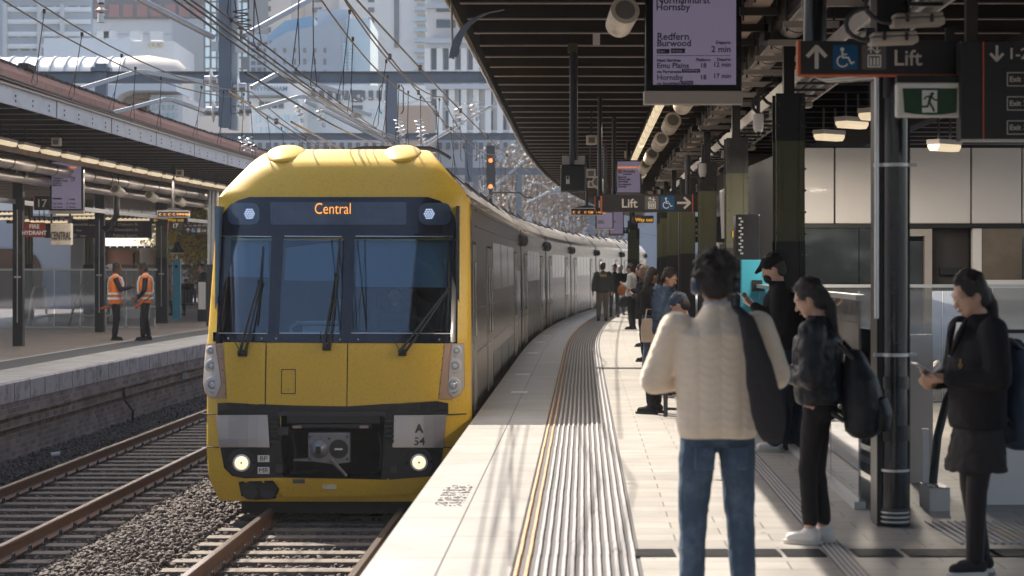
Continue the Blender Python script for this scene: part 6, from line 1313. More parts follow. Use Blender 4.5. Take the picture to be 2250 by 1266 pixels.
mb = MB(); mb.loft([[(g(D) + 3.96, D + .1, z_) for z_ in (0, z0)] + [(g(D) + 4.0, D + .1, z_) for z_ in (z0, 0)], [(g(D + 15) + 3.96, D + 15, z_) for z_ in (0, z0)] + [(g(D + 15) + 4.0, D + 15, z_) for z_ in (z0, 0)]]); mb.build('side_glazing', glass('side_glass', (.25, .27, .3), .25, .02, wave=.2), t)
for a, b in ((1761, 1888), (1890, 1975), (1977, 1996)): pb(a, 502, b, 905, D, .02, M_glass2, 'glazing', t, fy=.05)
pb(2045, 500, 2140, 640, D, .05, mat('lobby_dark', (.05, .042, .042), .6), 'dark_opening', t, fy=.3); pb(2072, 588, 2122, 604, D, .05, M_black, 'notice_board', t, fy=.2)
pb(1996, 503, 2048, 519, D, .1, M_box, 'door_head', t); pb(2032, 519, 2048, 905, D, .1, M_box, 'door_jamb', t); pb(1996, 530, 2031, 905, D, .04, M_glass2, 'lift_door', t, fy=.08)
pb(2137, 502, 2157, 905, D, .1, M_panel, 'white_post', t); pb(2158, 502, 2246, 614, D, .02, mat('bronze_glass', (.20, .15, .11), .06, .3, var=.8, vscale=1.6, coat=.6), 'glazing', t, fy=.02); pb(2247, 502, 2420, 905, D, .02, M_glass2, 'glazing', t, fy=.05); pb(2137, 615, 2420, 905, D, .05, M_panel, 'lower_panel', t, fy=.03)
pb(1840, 510, 1892, 612, D, .03, M_box, 'poster', t, fy=.25)
# escalator well balustrades
Dn = 14.5; x0 = g(17.2) + 3.12; x1 = g(Dn) + 3.05; t = thing('glass_balustrade', 'clear glass balustrade with steel top rail running back beside the escalator', 'balustrade', (x1, Dn + 5, 0))
seg = frange(14.3, 25.6, 1.6)
for a, b in zip(seg, seg[1:]):
    mb = MB(); c = lambda D_: g(D_) + 3.15; mb.loft([[(c(a), a + .01, .05), (c(a) + .018, a + .01, .05), (c(a) + .018, a + .01, 1.46), (c(a), a + .01, 1.46)], [(c(b), b - .02, .05), (c(b) + .018, b - .02, .05), (c(b) + .018, b - .02, 1.46), (c(b), b - .02, 1.46)]]); mb.build('glass_panel', M_glass, t)
mb = MB(); mb.sweep([(3.13, 1.462), (3.19, 1.462), (3.19, 1.50), (3.13, 1.50)], seg); mb.build('top_rail', M_galv, t)
mb = MB(); mb.sweep([(3.12, .002), (3.20, .002), (3.20, .055), (3.12, .055)], seg); mb.build('base_shoe', M_galv, t)
D = 25.4; t = thing('glass_balustrade', 'glass balustrade with steel rail across the front of the lift building', 'balustrade', P(2000, 700, D))
for a, b in ((1740, 1850), (1852, 1960), (1962, 2070), (2072, 2180), (2182, 2420)): pb(a, 633, b, 880, D, .02, M_glass, 'glass_panel', t)
pb(1738, 625, 2420, 632, D, .05, M_galv, 'top_rail', t, fy=-.01)
# escalator: near parapet, newel and curved handrail
D = 14.6; t = thing('escalator', 'escalator landing with white side panels, steel newel and curved black handrail', 'escalator', P(2100, 1110, D))
pb(2140, 953, 2600, 1112, D, .08, M_panel, 'skirt_panel', t, bevel=.004); pb(2140, 947, 2600, 953, D, .12, M_dark, 'trim', t, fy=-.01); pb(2150, 1112, 2600, 1136, D, .1, M_dark, 'kick_strip', t, fy=.005)
pb(2200, 735, 2600, 946, D, .05, M_panel, 'upper_panel', t, fy=.3); pb(2190, 727, 2600, 735, D, .1, M_dark, 'upper_trim', t, fy=.28)
pb(2000, 735, 2050, 1100, D + 1.5, .05, M_panel, 'inner_panel', t)
pb(2017, 1058, 2062, 1142, D, .35, M_plate, 'newel', t, bevel=.008, fy=-.4); pb(2026, 1122, 2048, 1138, D, .01, M_black, 'vent', t, fy=-.412)
pb(2021, 940, 2035, 1058, D, .03, M_plate, 'glass_clamp', t, fy=-.1)
mb = MB(); mb.tube([P(x, y, D + d_) for x, y, d_ in ((2062, 1092, -.1), (2052, 1085, -.1), (2050, 1060, -.1), (2060, 960, 0), (2080, 880, .2), (2110, 820, .5), (2160, 780, 1), (2240, 750, 2))], .03, 10); mb.build('handrail', M_rubber, t, smooth=True)
mb = MB(); mb.tube([P(x, y, D + 3 + d_) for x, y, d_ in ((1998, 950, 0), (2002, 890, 0), (2020, 840, .3), (2060, 800, 1))], .035, 10); mb.build('handrail', mat('tan_rail', (.3, .22, .17), .4), t, smooth=True)
pb(2045, 1085, 2075, 1105, D, .2, M_rubber, 'handrail_inlet', t, fy=-.2)
mb = MB(); a = P(1995, 0, D).x; mb.box(a, a + .02, D + .1, D + 9, .05, 1.2); mb.build('side_glass', M_glass, t)
# help point totem
D = 22.5; t = thing('help_point', 'black information cabinet with a teal panel beside the commuter in the black cap', 'help point', P(1660, 700, D)); a, b = P(1622, 0, D), P(1676, 0, D)
mb = MB(); mb.box(a.x, b.x, D + .25, D + .5, 0, P(0, 470, D).z); mb.build('cabinet', M_blackg, t, bevel=.01); pb(1630, 571, 1690, 990, D, .12, M_teal, 'teal_panel', t, fy=.05, bevel=.005); pb(1653, 616, 1676, 640, D, .01, M_black, 'screen', t, fy=.04)
mb = MB(); 
for k in range(12): mb.cbox(P(1626 + (k % 2) * 4, 480 + k * 7, D + .24), .03, .01, .02)
mb.build('vent_marks', M_galv, t)
# far column side by the Lift sign, its sunlight put into the cream colour
D = 33; t = thing('sign_post', 'beige post standing in for a sunlit column side at the far Lift sign', 'post', P(1542, 600, D)); pb(1536, 427, 1548, 560, D, .12, M_cream, 'post', t); pb(1536, 560, 1548, 830, D, .12, M_dark, 'post_base', t)
t = thing('sign_post', 'slim dark post with a pale conduit among the far columns', 'post', P(1500, 600, 39)); pb(1492, 466, 1512, 760, 39, .2, M_black, 'post', t); mb = MB(); mb.cyl(P(1502, 466, 38.98), P(1502, 700, 38.98), .012, 6); mb.build('conduit', M_galv, t)
for px, D, lb in ((1318, 30, 'thin dark pole from canopy to ground mid platform behind the screens'), (1349, 34, 'thin dark hanger pole left of the second departures screen')):
    t = thing('hanger_pole', lb, 'pole', P(px, 440, D)); mb = MB(); mb.cyl(P(px, 430, D), (P(px, 430, D).x, D, 4.18), .035, 8); mb.build('tube', M_dark, t)
# shop-fronts and clutter beyond, inside the canopy
t = thing('station_office', 'dark glazed station office behind the far columns', 'building', L(6, 60, 0)); mb = MB(); mb.sweep([(4.6, 0), (7, 0), (7, 4.1), (4.6, 4.1)], frange(44, 96, 4)); mb.build('wall', mat('office_dark', (.10, .08, .075), .4, var=.3), t)
for k, D in enumerate(frange(45, 92, 2.6)): mb = MB(); mb.loft([[L(4.59, D, .9), L(4.57, D, .9), L(4.57, D, 2.4), L(4.59, D, 2.4)], [L(4.59, D + 2, .9), L(4.57, D + 2, .9), L(4.57, D + 2, 2.4), L(4.59, D + 2, 2.4)]]); mb.build('window', MATS['city_glass'] if k % 3 else M_panel, t)
# ================================================================ PEOPLE
def skinm(n, c): return mat(n, c, .5, var=.06, vscale=30)
SK1 = skinm('skin_light', (.52, .31, .22)); SK2 = skinm('skin_tan', (.42, .24, .16)); SK3 = skinm('skin_brown', (.16, .085, .055))
M_hair = mat('black_hair', (.028, .020, .017), .38, var=.4, vscale=60, bump=.6, bscale=120); M_blond = mat('blond_hair', (.42, .30, .18), .5, var=.3, vscale=60, bump=.6, bscale=120)
M_eye = mat('eye_white', (.6, .58, .55), .3); M_iris = mat('iris_dark', (.03, .015, .01), .2); M_lip = mat('lip', (.35, .13, .11), .5)
def cloth(n, c, bump=.35, b=22, rough=.85, var=.12): return mat(n, c, rough, var=var, vscale=9, bump=bump, bscale=b, spec=.25)
C_blk = cloth('black_cloth', (.016, .014, .016)); C_fleece = cloth('black_fleece', (.016, .013, .014), .9, 160); C_puff = cloth('black_nylon', (.018, .019, .023), .3, 14, .5); C_navyp = cloth('navy_nylon', (.045, .068, .115), .4, 14, .5)
C_jean = mat('blue_denim', (.05, .08, .125), .85, var=.45, vscale=5, bump=.9, bscale=11, spec=.25, dark=(.15, .19, .25), dscale=5, damt=.6); C_jeand = cloth('dark_denim', (.035, .05, .075), .5, 30); C_char = cloth('charcoal_cloth', (.03, .027, .03)); C_tight = cloth('charcoal_tights', (.022, .017, .019), .1, 60, .6)
C_or = cloth('orange_vest', (.95, .24, .05), .3, 20, .7); C_refl = mat('reflective_tape', (.72, .71, .68), .35, .2, var=.05); C_white = cloth('white_cotton', (.68, .66, .66)); C_tan = cloth('brown_trousers', (.12, .09, .07)); C_grey = cloth('grey_knit', (.22, .19, .18), .5, 60); C_rusty = cloth('rust_hoodie', (.42, .085, .03)); C_beige = cloth('beige_canvas', (.55, .43, .34)); C_pink = cloth('pink_coat', (.5, .38, .34))
M_shoe = mat('white_leather', (.66, .62, .58), .5, var=.06); M_sole = mat('pale_sole', (.60, .55, .48), .6)
def knit():
    m = mat('cream_cable_knit', (.70, .58, .46), .9, var=.08, vscale=5, spec=.15); n = m.node_tree; b = n.nodes['Principled BSDF']; tc = n.nodes.new('ShaderNodeTexCoord')
    sx = n.nodes.new('ShaderNodeSeparateXYZ'); n.links.new(tc.outputs['Object'], sx.inputs[0])
    def mt(op, a, b=None, c=None):
        q = n.nodes.new('ShaderNodeMath'); q.operation = op
        for i, v_ in enumerate((a, b, c)):
            if v_ is None: continue
            if isinstance(v_, (int, float)): q.inputs[i].default_value = v_
            else: n.links.new(v_, q.inputs[i])
        return q.outputs[0]
    A = mt('ABSOLUTE', mt('SINE', mt('MULTIPLY', sx.outputs[0], 30.0))); B = mt('SINE', mt('MULTIPLY_ADD', A, 3.5, mt('MULTIPLY', sx.outputs[2], 150.0)))
    n3 = n.nodes.new('ShaderNodeTexNoise'); n3.inputs['Scale'].default_value = 130
    n.links.new(tc.outputs['Object'], n3.inputs['Vector']); a = n.nodes.new('ShaderNodeMath'); a.operation = 'MULTIPLY_ADD'; a.inputs[1].default_value = .22; n.links.new(B, a.inputs[0]); n.links.new(mt('MULTIPLY', A, 1.6), a.inputs[2])
    c = n.nodes.new('ShaderNodeMath'); c.operation = 'MULTIPLY_ADD'; c.inputs[1].default_value = .5; n.links.new(n3.outputs[0], c.inputs[0]); n.links.new(a.outputs[0], c.inputs[2])
    bp = n.nodes.new('ShaderNodeBump'); bp.inputs['Strength'].default_value = .55; bp.inputs['Distance'].default_value = .007; n.links.new(c.outputs[0], bp.inputs['Height']); n.links.new(bp.outputs[0], b.inputs['Normal']); b.inputs['Sheen Weight'].default_value = .4; return m
C_knit = knit()
def capsule(mb, p, q, r0, r1, n=12):
    p, q = Vector(p), Vector(q); d = q - p; ln = max(d.length, 1e-5); d = d / ln; pts = []; rs = []
    for a in (80, 60, 40, 20): pts.append(p - d * r0 * math.sin(R(a))); rs.append(r0 * math.cos(R(a)))
    pts += [p, q]; rs += [r0, r1]
    for a in (20, 40, 60, 80): pts.append(q + d * r1 * math.sin(R(a))); rs.append(r1 * math.cos(R(a)))
    mb.tube(pts, rs, n)
def rings(mb, rs, n=20, pw=2.3):
    out = []
    for z, cx_, cy_, rx, ry in rs:
        rg = []
        for k in range(n):
            a = 2 * math.pi * k / n; c, s = math.cos(a), math.sin(a); rg.append((cx_ + rx * math.copysign(abs(c) ** (2 / pw), c), cy_ + ry * math.copysign(abs(s) ** (2 / pw), s), z))
        out.append(rg)
    mb.loft(out)
def blob(name, fn, vox, m, parent, it=8, disp=0, dsc=.12, fac=.5):
    mb = MB(); fn(mb); o = mb.build(name, m, parent, local=True)
    md = o.modifiers.new('r', 'REMESH'); md.mode = 'VOXEL'; md.voxel_size = vox; md.use_smooth_shade = True
    if it: s = o.modifiers.new('s', 'SMOOTH'); s.iterations = it; s.factor = fac
    if disp:
        tx = bpy.data.textures.new('folds', 'CLOUDS'); tx.noise_scale = dsc; d = o.modifiers.new('d', 'DISPLACE'); d.texture = tx; d.strength = disp; d.mid_level = .5; d.texture_coords = 'LOCAL'
    bpy.context.view_layer.update(); dg = bpy.context.evaluated_depsgraph_get(); me = bpy.data.meshes.new_from_object(o.evaluated_get(dg)); o.modifiers.clear(); old = o.data; o.data = me; me.name = name; bpy.data.meshes.remove(old)
    me.polygons.foreach_set('use_smooth', [True] * len(me.polygons)); return o
def person(label, x, D, yaw, h, J=None, skin=SK1, hair='short', hairm=None, top=None, topm=C_blk, legm=C_jean, shoem=C_blk, vox=.011, far=False, bulk=1.0, headyaw=0, headtilt=8, hem=.86, legfat=1.0, group=None, extra=None, z=0, topd=.02, curl=.6, gap=1, hood=False, sleeves=True, curly=False, tdsc=.19):
    t = thing('person', label, 'person', (x, D, z), yaw, group); k = h / 1.75; t.scale = (k, k, k)
    j = dict(hL=(-.09, 0, .92), hR=(.09, 0, .92), kL=(-.105, .02, .50), kR=(.105, .02, .50), aL=(-.12, -.02, .09), aR=(.12, -.02, .09), sL=(-.185, 0, 1.42), sR=(.185, 0, 1.42), eL=(-.25, -.03, 1.14), eR=(.25, -.03, 1.14), wL=(-.25, .06, .90), wR=(.25, .06, .90), nk=(0, -.01, 1.47), hd=(0, .02, 1.635), ch=(0, 0, 1.25), pl=(0, 0, .96), fL=0, fR=0)
    j.update(J or {}); v = {a: (Vector(b) if isinstance(b, tuple) else b) for a, b in j.items()}
    HM = Matrix.Rotation(R(headyaw), 3, 'Z') @ Matrix.Rotation(R(-headtilt), 3, 'X'); H = lambda a, b, c: v['hd'] + HM @ Vector((a, b, c)); vx = vox * (1.6 if far else 1)
    def body(mb):
        mb.ell(v['hd'], .077, .097, .118, 18, 12, HM); mb.ell(H(0, .045, -.065), .052, .05, .055, 14, 9, HM); capsule(mb, H(0, .097, .0), H(0, .112, -.03), .009, .014, 8); mb.ell(H(0, .075, .03), .06, .03, .02, 10, 7, HM)
        for s in (-1, 1): mb.ell(H(s * .079, -.005, -.01), .011, .021, .032, 10, 7, HM)
        capsule(mb, v['nk'] - Vector((0, 0, .05)), H(0, -.015, -.06), .058, .052)
        c, p = v['ch'], v['pl']
        rings(mb, [(p.z - .06, p.x, p.y, .10, .07), (p.z, p.x, p.y, .155, .10), (p.z + .12, (p.x + c.x) / 2, (p.y + c.y) / 2, .13, .09), (c.z, c.x, c.y, .155, .10), (c.z + .12, v['nk'].x, v['nk'].y, .165, .095), (v['nk'].z, v['nk'].x, v['nk'].y, .09, .06)])
        for s in 'LR':
            capsule(mb, v['s' + s], v['e' + s], .048, .040); capsule(mb, v['e' + s], v['w' + s], .040, .028); capsule(mb, v['h' + s], v['k' + s], .078, .055); capsule(mb, v['k' + s], v['a' + s], .052, .038)
            capsule(mb, v['a' + s] - Vector((0, .02, .03)), v['a' + s] + Vector((0, .13, -.05)), .035, .028)
            d = (v['w' + s] - v['e' + s]).normalized(); sg = -1 if s == 'L' else 1; up = Vector((-sg, 0, 0)) if abs(d.z) > .6 else Vector((0, 0, 1)); up = (up - d * up.dot(d)).normalized(); sd = d.cross(up).normalized() * (1 if s == 'L' else -1)
            pc = v['w' + s] + d * .05; capsule(mb, v['w' + s], pc + d * .03, .026, .034, 10)
            if not far:
                for q, ln in ((-1.5, .062), (-.5, .075), (.5, .07), (1.5, .055)):
                    b = pc + d * .035 + sd * q * .019; m_ = b + (d * math.cos(curl * .5) + up * math.sin(curl * .5)) * ln * .55; e = m_ + (d * math.cos(curl * 1.6) + up * math.sin(curl * 1.6)) * ln * .55; capsule(mb, b, m_, .0095, .009, 8); capsule(mb, m_, e, .009, .0075, 8)
                b = pc - d * .02 + sd * -.03; m_ = b + (d * .6 - sd * .6 + up * .3).normalized() * .035; e = m_ + (d * .8 + up * .5).normalized() * .03; capsule(mb, b, m_, .013, .010, 8); capsule(mb, m_, e, .010, .009, 8)
            else: capsule(mb, pc, pc + d * .08 + up * .02, .03, .018, 8)
    blob('body', body, (.0075 if not far else .014), skin, t, 3)
    for s in (-1, 1):
        e = MB(); e.ell(H(s * .031, .083, .004), .013, .010, .008, 10, 6); eo = e.build('eye', M_eye, t, local=True, smooth=True); e = MB(); e.ell(H(s * .031, .091, .004), .006, .004, .006, 8, 5); e.build('iris', M_iris, eo, local=True)
    e = MB(); e.ell(H(0, .098, -.062), .022, .008, .008, 10, 6); e.build('mouth', M_lip, t, local=True, smooth=True)
    hm = hairm or M_hair; r_ = random.Random(int(abs(x) * 100))
    def hair_f(mb):
        mb.ell(H(0, -.020, .030), .088, .100, .108, 18, 12, HM); mb.ell(H(0, -.045, -.02), .080, .072, .085, 16, 10, HM)
        for _ in range(60 if curly else 34):
            a, b = r_.uniform(-1.0, 1.0) * math.pi, r_.uniform(.0, 1.2 if not curly else 1.75); d = Vector((math.sin(b) * math.cos(a), math.sin(b) * math.sin(a), math.cos(b)))
            if d.y > .55 and d.z < .6: continue
            kk = 1.17 if curly else 1.0; mb.ell(H(d.x * .082 * kk, d.y * .095 * kk - .02, d.z * .105 * kk + .03), .024 * kk, .024 * kk, .020, 8, 5)
        if hair in ('long', 'pony'): mb.ell(H(0, -.07, -.03), .06, .04, .08, 12, 8, HM)
        if hair == 'pony':
            a = H(0, -.095, -.01); capsule(mb, a, a + Vector((0, -.05, -.08)), .036, .034); capsule(mb, a + Vector((0, -.05, -.08)), a + Vector((.0, -.075, -.24)), .036, .026); capsule(mb, a + Vector((0, -.075, -.24)), a + Vector((0, -.11, -.36)), .026, .006)
        if hair == 'long': capsule(mb, H(0, -.07, -.05), H(0, -.085, -.22), .075, .06)
    ho = blob('hair', hair_f, .009 if not far else .014, hm, t, 3, .008, .03)
    if not far and hair in ('short', 'pony', 'long'):
        # loose strands over the hair mass
        sb = MB(); vs_ = ho.data.vertices; nn = len(vs_)
        for _ in range(3800 if curly else 2200):
            q = vs_[r_.randrange(nn)]; p0 = q.co.copy(); nrm = q.normal.copy(); dwn = Vector((0, -.35, -1)) if not curly else Vector((r_.gauss(0, 1), r_.gauss(0, 1), r_.gauss(-.5, .8)))
            d = (dwn - nrm * dwn.dot(nrm)).normalized() + nrm * r_.uniform(.05, .55 if curly else .22); ln = r_.uniform(.015, .04); sd_ = d.cross(nrm).normalized() * .0011
            pts_ = [p0, p0 + d * ln * .5 + nrm * .002, p0 + d * ln - nrm * (.006 if curly else .001) + Vector((r_.gauss(0, .003), r_.gauss(0, .003), 0))]
            sb.add([pts_[0] - sd_, pts_[0] + sd_, pts_[1] + sd_, pts_[1] - sd_, pts_[2]], [(0, 1, 2, 3), (3, 2, 4)])
        sb.build('hair_strands', hm, ho, local=True)
    if hair == 'cap' or hair == 'beret':
        blob('cap', lambda mb: (mb.ell(H(0, -.012, .055), .094, .112, .088, 18, 12, HM), capsule(mb, H(0, .08, .055), H(0, .155, .03), .035, .016) if hair == 'cap' else None), .008, topm if hair == 'cap' else C_navyp, t, 4)
        if hair == 'cap': blob('face_mask', lambda mb: mb.ell(H(0, .072, -.062), .058, .05, .05, 14, 9, HM), .007, C_blk, t, 3)
    if hair in ('beanie', 'whitecap'): blob('beanie', lambda mb: mb.ell(H(0, -.012, .05), .096, .11, .098, 18, 12, HM), .01, C_beige if hair == 'beanie' else C_white, t, 4)
    # upper garment
    def top_f(mb):
        c, p, n_ = v['ch'], v['pl'], v['nk']; b = bulk
        rings(mb, [(hem, p.x, p.y, .165 * b, .125 * b), (hem + .05, p.x, p.y, .185 * b, .135 * b), (p.z + .12, (p.x + c.x) / 2, (p.y + c.y) / 2, .178 * b, .132 * b), (c.z, c.x, c.y, .192 * b, .138 * b), (c.z + .12, n_.x, n_.y, .195 * b, .125 * b), (n_.z - .03, n_.x, n_.y, .125, .085), (n_.z + .035, n_.x, n_.y + .01, .068, .068), (n_.z + .05, n_.x, n_.y + .012, .062, .062)])
        for s in 'LR':
            if sleeves: capsule(mb, v['s' + s], v['e' + s], .078 * b, .066 * b); capsule(mb, v['e' + s], v['w' + s].lerp(v['e' + s], .08), .064 * b, .045 * b)
            else: capsule(mb, v['s' + s], v['s' + s].lerp(v['e' + s], .15), .07, .06)
        if hood: mb.ell(n_ + Vector((0, -.09, .0)), .12, .075, .08)
    tp = blob(top or 'jacket', top_f, vx, topm, t, 6, topd if not far else topd * .7, tdsc)
    def leg_f(mb):
        p = v['pl']; lf = legfat
        rings(mb, [(p.z - .13, p.x, p.y, .155, .10), (p.z - .08, p.x, p.y, .175, .118), (p.z, p.x, p.y, .165, .115), (p.z + .06, p.x, p.y, .150, .105)])
        for s in 'LR': capsule(mb, v['h' + s] - Vector((0, 0, .03)), v['k' + s], .088 * lf, .068 * lf); capsule(mb, v['k' + s], v['a' + s] + Vector((0, 0, .05 * gap)), .067 * lf, .056 * lf)
    blob('trousers', leg_f, vx, legm, t, 6, .016 if legfat > .95 else .004, .11)
    for s in 'LR':
        a = v['a' + s]; f = R(j['f' + s]); fw = Vector((math.sin(-f), math.cos(f), 0)); M3 = Matrix.Rotation(f, 3, 'Z')
        sh = blob('shoe', lambda mb: (capsule(mb, a + Vector((0, 0, -.035)) - fw * .025, a + fw * .13 + Vector((0, 0, -.048)), .05, .036), mb.ell(a + Vector((0, 0, .0)), .046, .052, .04)), .009 if not far else .014, shoem, t, 4)
        mb = MB(); rr_ = []
        for q in range(16):
            an = 2 * math.pi * q / 16; pt = M3 @ Vector((math.cos(an) * .046, .05 + math.sin(an) * .135, 0)); rr_.append((a.x + pt.x, a.y + pt.y))
        mb.loft([[(px_, py_, a.z - .088) for px_, py_ in rr_], [(px_, py_, a.z - .062) for px_, py_ in rr_]]); mb.build('sole', M_sole if shoem in (M_shoe,) else (M_shoe if shoem == C_char else M_rubber), sh, local=True, smooth=True)
    if extra: extra(t, v, H, HM)
    t['_'] = 0; del t['_']
    return t, v
def wp(t, p):   # point of a figure in the world
    return Matrix.Translation(t.location) @ t.rotation_euler.to_matrix().to_4x4() @ Matrix.Diagonal((*t.scale, 1)) @ Vector(p)
def phone(t, p, label, tilt=35, yaw=None):
    o = thing('phone', label, 'phone', wp(t, p), t.rotation_euler.z if yaw is None else yaw); mb = MB(); M3 = Matrix.Rotation(R(tilt), 3, 'X'); mb.cbox((0, 0, 0), .072, .15, .009, 0, R(tilt)); mb.build('case', M_plate, o, local=True, bevel=.003)
    mb = MB(); mb.cbox(M3 @ Vector((0, 0, .0052)), .064, .14, .001, 0, R(tilt)); mb.build('screen', M_blackg, o, local=True)
def at(px, feet): s = (feet - HOR) / EYE; return (px - CX) / s, FPX / s
# 1 cream sweater, seen from behind
x, D = (1576 - CX) / 450, 10.0
t, v = person('foreground person seen from behind in a cream cable knit sweater and blue jeans', x, D, R(3), 1.745,
    dict(sL=(-.20, 0, 1.40), sR=(.20, 0, 1.40), eL=(-.305, .05, 1.15), eR=(.30, .05, 1.17), wL=(-.10, .27, 1.12), wR=(.10, .27, 1.14), hd=(-.005, .045, 1.625), kL=(-.115, .03, .5), kR=(.115, .02, .5), aL=(-.125, 0, .09), aR=(.125, -.02, .09)),
    top='sweater', topm=C_knit, legm=C_jean, shoem=C_blk, bulk=1.11, hem=.865, headtilt=18, vox=.01, topd=.022, legfat=1.1, curly=True)
blob('shirt_collar', lambda mb: rings(mb, [(1.44, 0, 0, .085, .075), (1.50, 0, .01, .072, .068), (1.535, 0, .015, .066, .064)]), .008, cloth('pale_collar', (.45, .45, .47)), t, 3)
for s_ in (-1, 1):
    mb = MB(); mb.cbox((s_ * .082, -.134, .775), .095, .010, .11, 0, R(-8)); mb.build('back_pocket', C_jean, t, local=True, bevel=.006)
hp = thing('headphones', 'dark over ear headphones worn by the person in the cream sweater', 'headphones', wp(t, v['hd'])); H0 = wp(t, v['hd'])
for s_ in (-1, 1):
    mb = MB(); mb.tube([H0 + Vector((s_ * .075, -.0, -.015)), H0 + Vector((s_ * .098, -.0, -.015)), H0 + Vector((s_ * .115, 0, -.015))], [.045, .048, .036], 18); mb.build('ear_cup', mat('slate_blue_plastic', (.04, .06, .10), .35) if s_ < 0 else M_black, hp, smooth=True)
mb = MB(); mb.tube([H0 + Vector((.108 * math.cos(a), -.005, .0 + .138 * math.sin(a))) for a in np.linspace(-.05, math.pi + .05, 15)], .009, 8); mb.build('head_band', M_black, hp, smooth=True)
o = blob('shoulder_bag', lambda mb: mb.loft([[P(cx_ + w_ * math.cos(a), y, 10.0) + Vector((0, -.20 + dy + .028 * math.sin(a), 0)) for a in np.linspace(0, 2 * math.pi, 14)[:-1]] for cx_, w_, y, dy in ((1612, 10, 672, .14), (1630, 17, 692, .05), (1643, 24, 740, .01), (1655, 30, 790, .0), (1666, 36, 850, .0), (1676, 39, 900, .0), (1682, 34, 940, .01), (1686, 22, 962, .02), (1688, 8, 968, .03))]), .009, C_char, None, 5, .012, .1)
tag(o, 'long dark shoulder bag hanging down the back of the cream sweater', 'bag')
# 2 commuter in black cap, profile to the left
x, D = at(1714, 990)
t, v = person('tall person in a black cap, mask and black fleece looking down at a phone', x, D, R(84), 1.80, dict(eL=(-.24, .02, 1.12), eR=(.22, .02, 1.14), wL=(-.09, .24, 1.30), wR=(.10, .18, 1.16), hd=(0, .06, 1.63), nk=(0, .015, 1.47), aL=(-.13, .05, .09), aR=(.15, -.07, .09)), hair='cap', topm=C_fleece, legm=C_jeand, shoem=M_shoe, bulk=1.12, headtilt=24, hem=.88, legfat=1.35, vox=.011, gap=.3)
phone(t, (-.06, .33, 1.375), 'silver phone held by the person in the black cap', 40)
# 3 ponytail, black puffer
x, D = at(1796, 1195)
t, v = person('person with a ponytail in a black puffer jacket, black leggings and white sneakers, facing left', x, D, R(72), 1.61, dict(eL=(-.26, .0, 1.12), eR=(.25, .02, 1.12), wL=(-.08, .22, 1.13), wR=(.10, .20, 1.10), hd=(0, .05, 1.63), aL=(-.05, .04, .09), aR=(.06, -.03, .09), kL=(-.07, .05, .5), kR=(.08, .02, .5), pl=(0, -.02, .96)), hair='pony', topm=C_puff, legm=C_blk, shoem=M_shoe, bulk=1.22, headtilt=26, hem=.93, legfat=.97, vox=.011, gap=1.4, topd=.04, tdsc=.09)
def backpack(t, label, m, sc=1.0, off=(0, -.22, 1.13), tilt=0, low=0):
    o = thing('backpack', label, 'backpack', wp(t, off), t.rotation_euler.z)
    def f(mb): rings(mb, [(-.26 * sc, 0, -.02, .10 * sc, .06 * sc), (-.22 * sc, 0, -.02, .16 * sc, .11 * sc), (-.08 * sc, 0, -.02, .165 * sc, .12 * sc), (.08 * sc, 0, .0, .14 * sc, .10 * sc), (.2 * sc, 0, .03, .10 * sc, .06 * sc), (.25 * sc, 0, .04, .04 * sc, .03 * sc)])
    blob('main_bag', f, .011, m, o, 6, .02, .12); blob('front_pocket', lambda mb: rings(mb, [(-.22 * sc, 0, -.13 * sc, .10 * sc, .04 * sc), (-.12 * sc, 0, -.14 * sc, .115 * sc, .045 * sc), (-.02 * sc, 0, -.12 * sc, .09 * sc, .03 * sc)]), .01, m, o, 5, .01, .1)
    for s_ in (-1, 1):
        mb = MB(); mb.tube([(s_ * .09, .03, .2 * sc), (s_ * .12, .12, .30), (s_ * .13, .26, .28), (s_ * .14, .33, .12), (s_ * .13, .24, -.06), (s_ * .11, .08, -.16 * sc)], .016, 8); mb.build('strap', M_black, o, local=True, smooth=True)
    return o
backpack(t, 'soft black backpack worn low by the person with the ponytail', C_puff, 1.05, (.03, -.28, 1.01))
# 4 schoolgirl
x, D = at(2148, 1262)
t, v = person('school student in a black blazer, skirt and dark tights holding a phone, far right', x, D, R(106), 1.655, dict(eL=(-.25, .0, 1.15), eR=(.25, .02, 1.15), wL=(-.07, .24, 1.15), wR=(.08, .24, 1.12), hd=(0, .05, 1.63), aL=(-.06, .05, .09), aR=(.06, -.06, .09), kL=(-.08, .05, .5), kR=(.08, .0, .5)), hair='pony', skin=SK1, top='blazer', topm=C_blk, legm=C_tight, shoem=C_char, bulk=1.13, headtilt=22, hem=.85, legfat=.95, vox=.011, gap=.2)
def skirt(mb): rings(mb, [(.60, 0, .01, .19, .17), (.62, 0, .01, .19, .17), (.8, 0, 0, .175, .14), (.95, 0, 0, .14, .11)])
blob('skirt', skirt, .011, cloth('grey_skirt', (.035, .03, .03)), t, 4, .03, .06)
mb = MB(); 
for k in range(5): mb.ell((.075 - k * .004, .155 - k * .001, 1.40 - k * .03), .010, .006, .010, 10, 6)
mb.build('badges', mat('badge_enamel', (.45, .55, .62), .3, var=.4, vscale=30), t, local=True); mb = MB()
for a, b in ((-.09, 1.24), (-.105, 1.225), (-.075, 1.225), (-.09, 1.21), (-.09, 1.255)): mb.ell((a, .160, b), .008, .004, .007, 8, 5)
mb.build('blazer_crest', mat('gold_thread', (.34, .20, .03), .6), t, local=True)
mb = MB(); mb.add([(-.035, .118, 1.47), (.035, .118, 1.47), (.0, .160, 1.33), (-.035, .10, 1.47), (.035, .10, 1.47), (.0, .13, 1.33)], [(0, 1, 2), (5, 4, 3), (0, 2, 5, 3), (2, 1, 4, 5), (1, 0, 3, 4)]); mb.build('shirt_front', C_white, t, local=True)
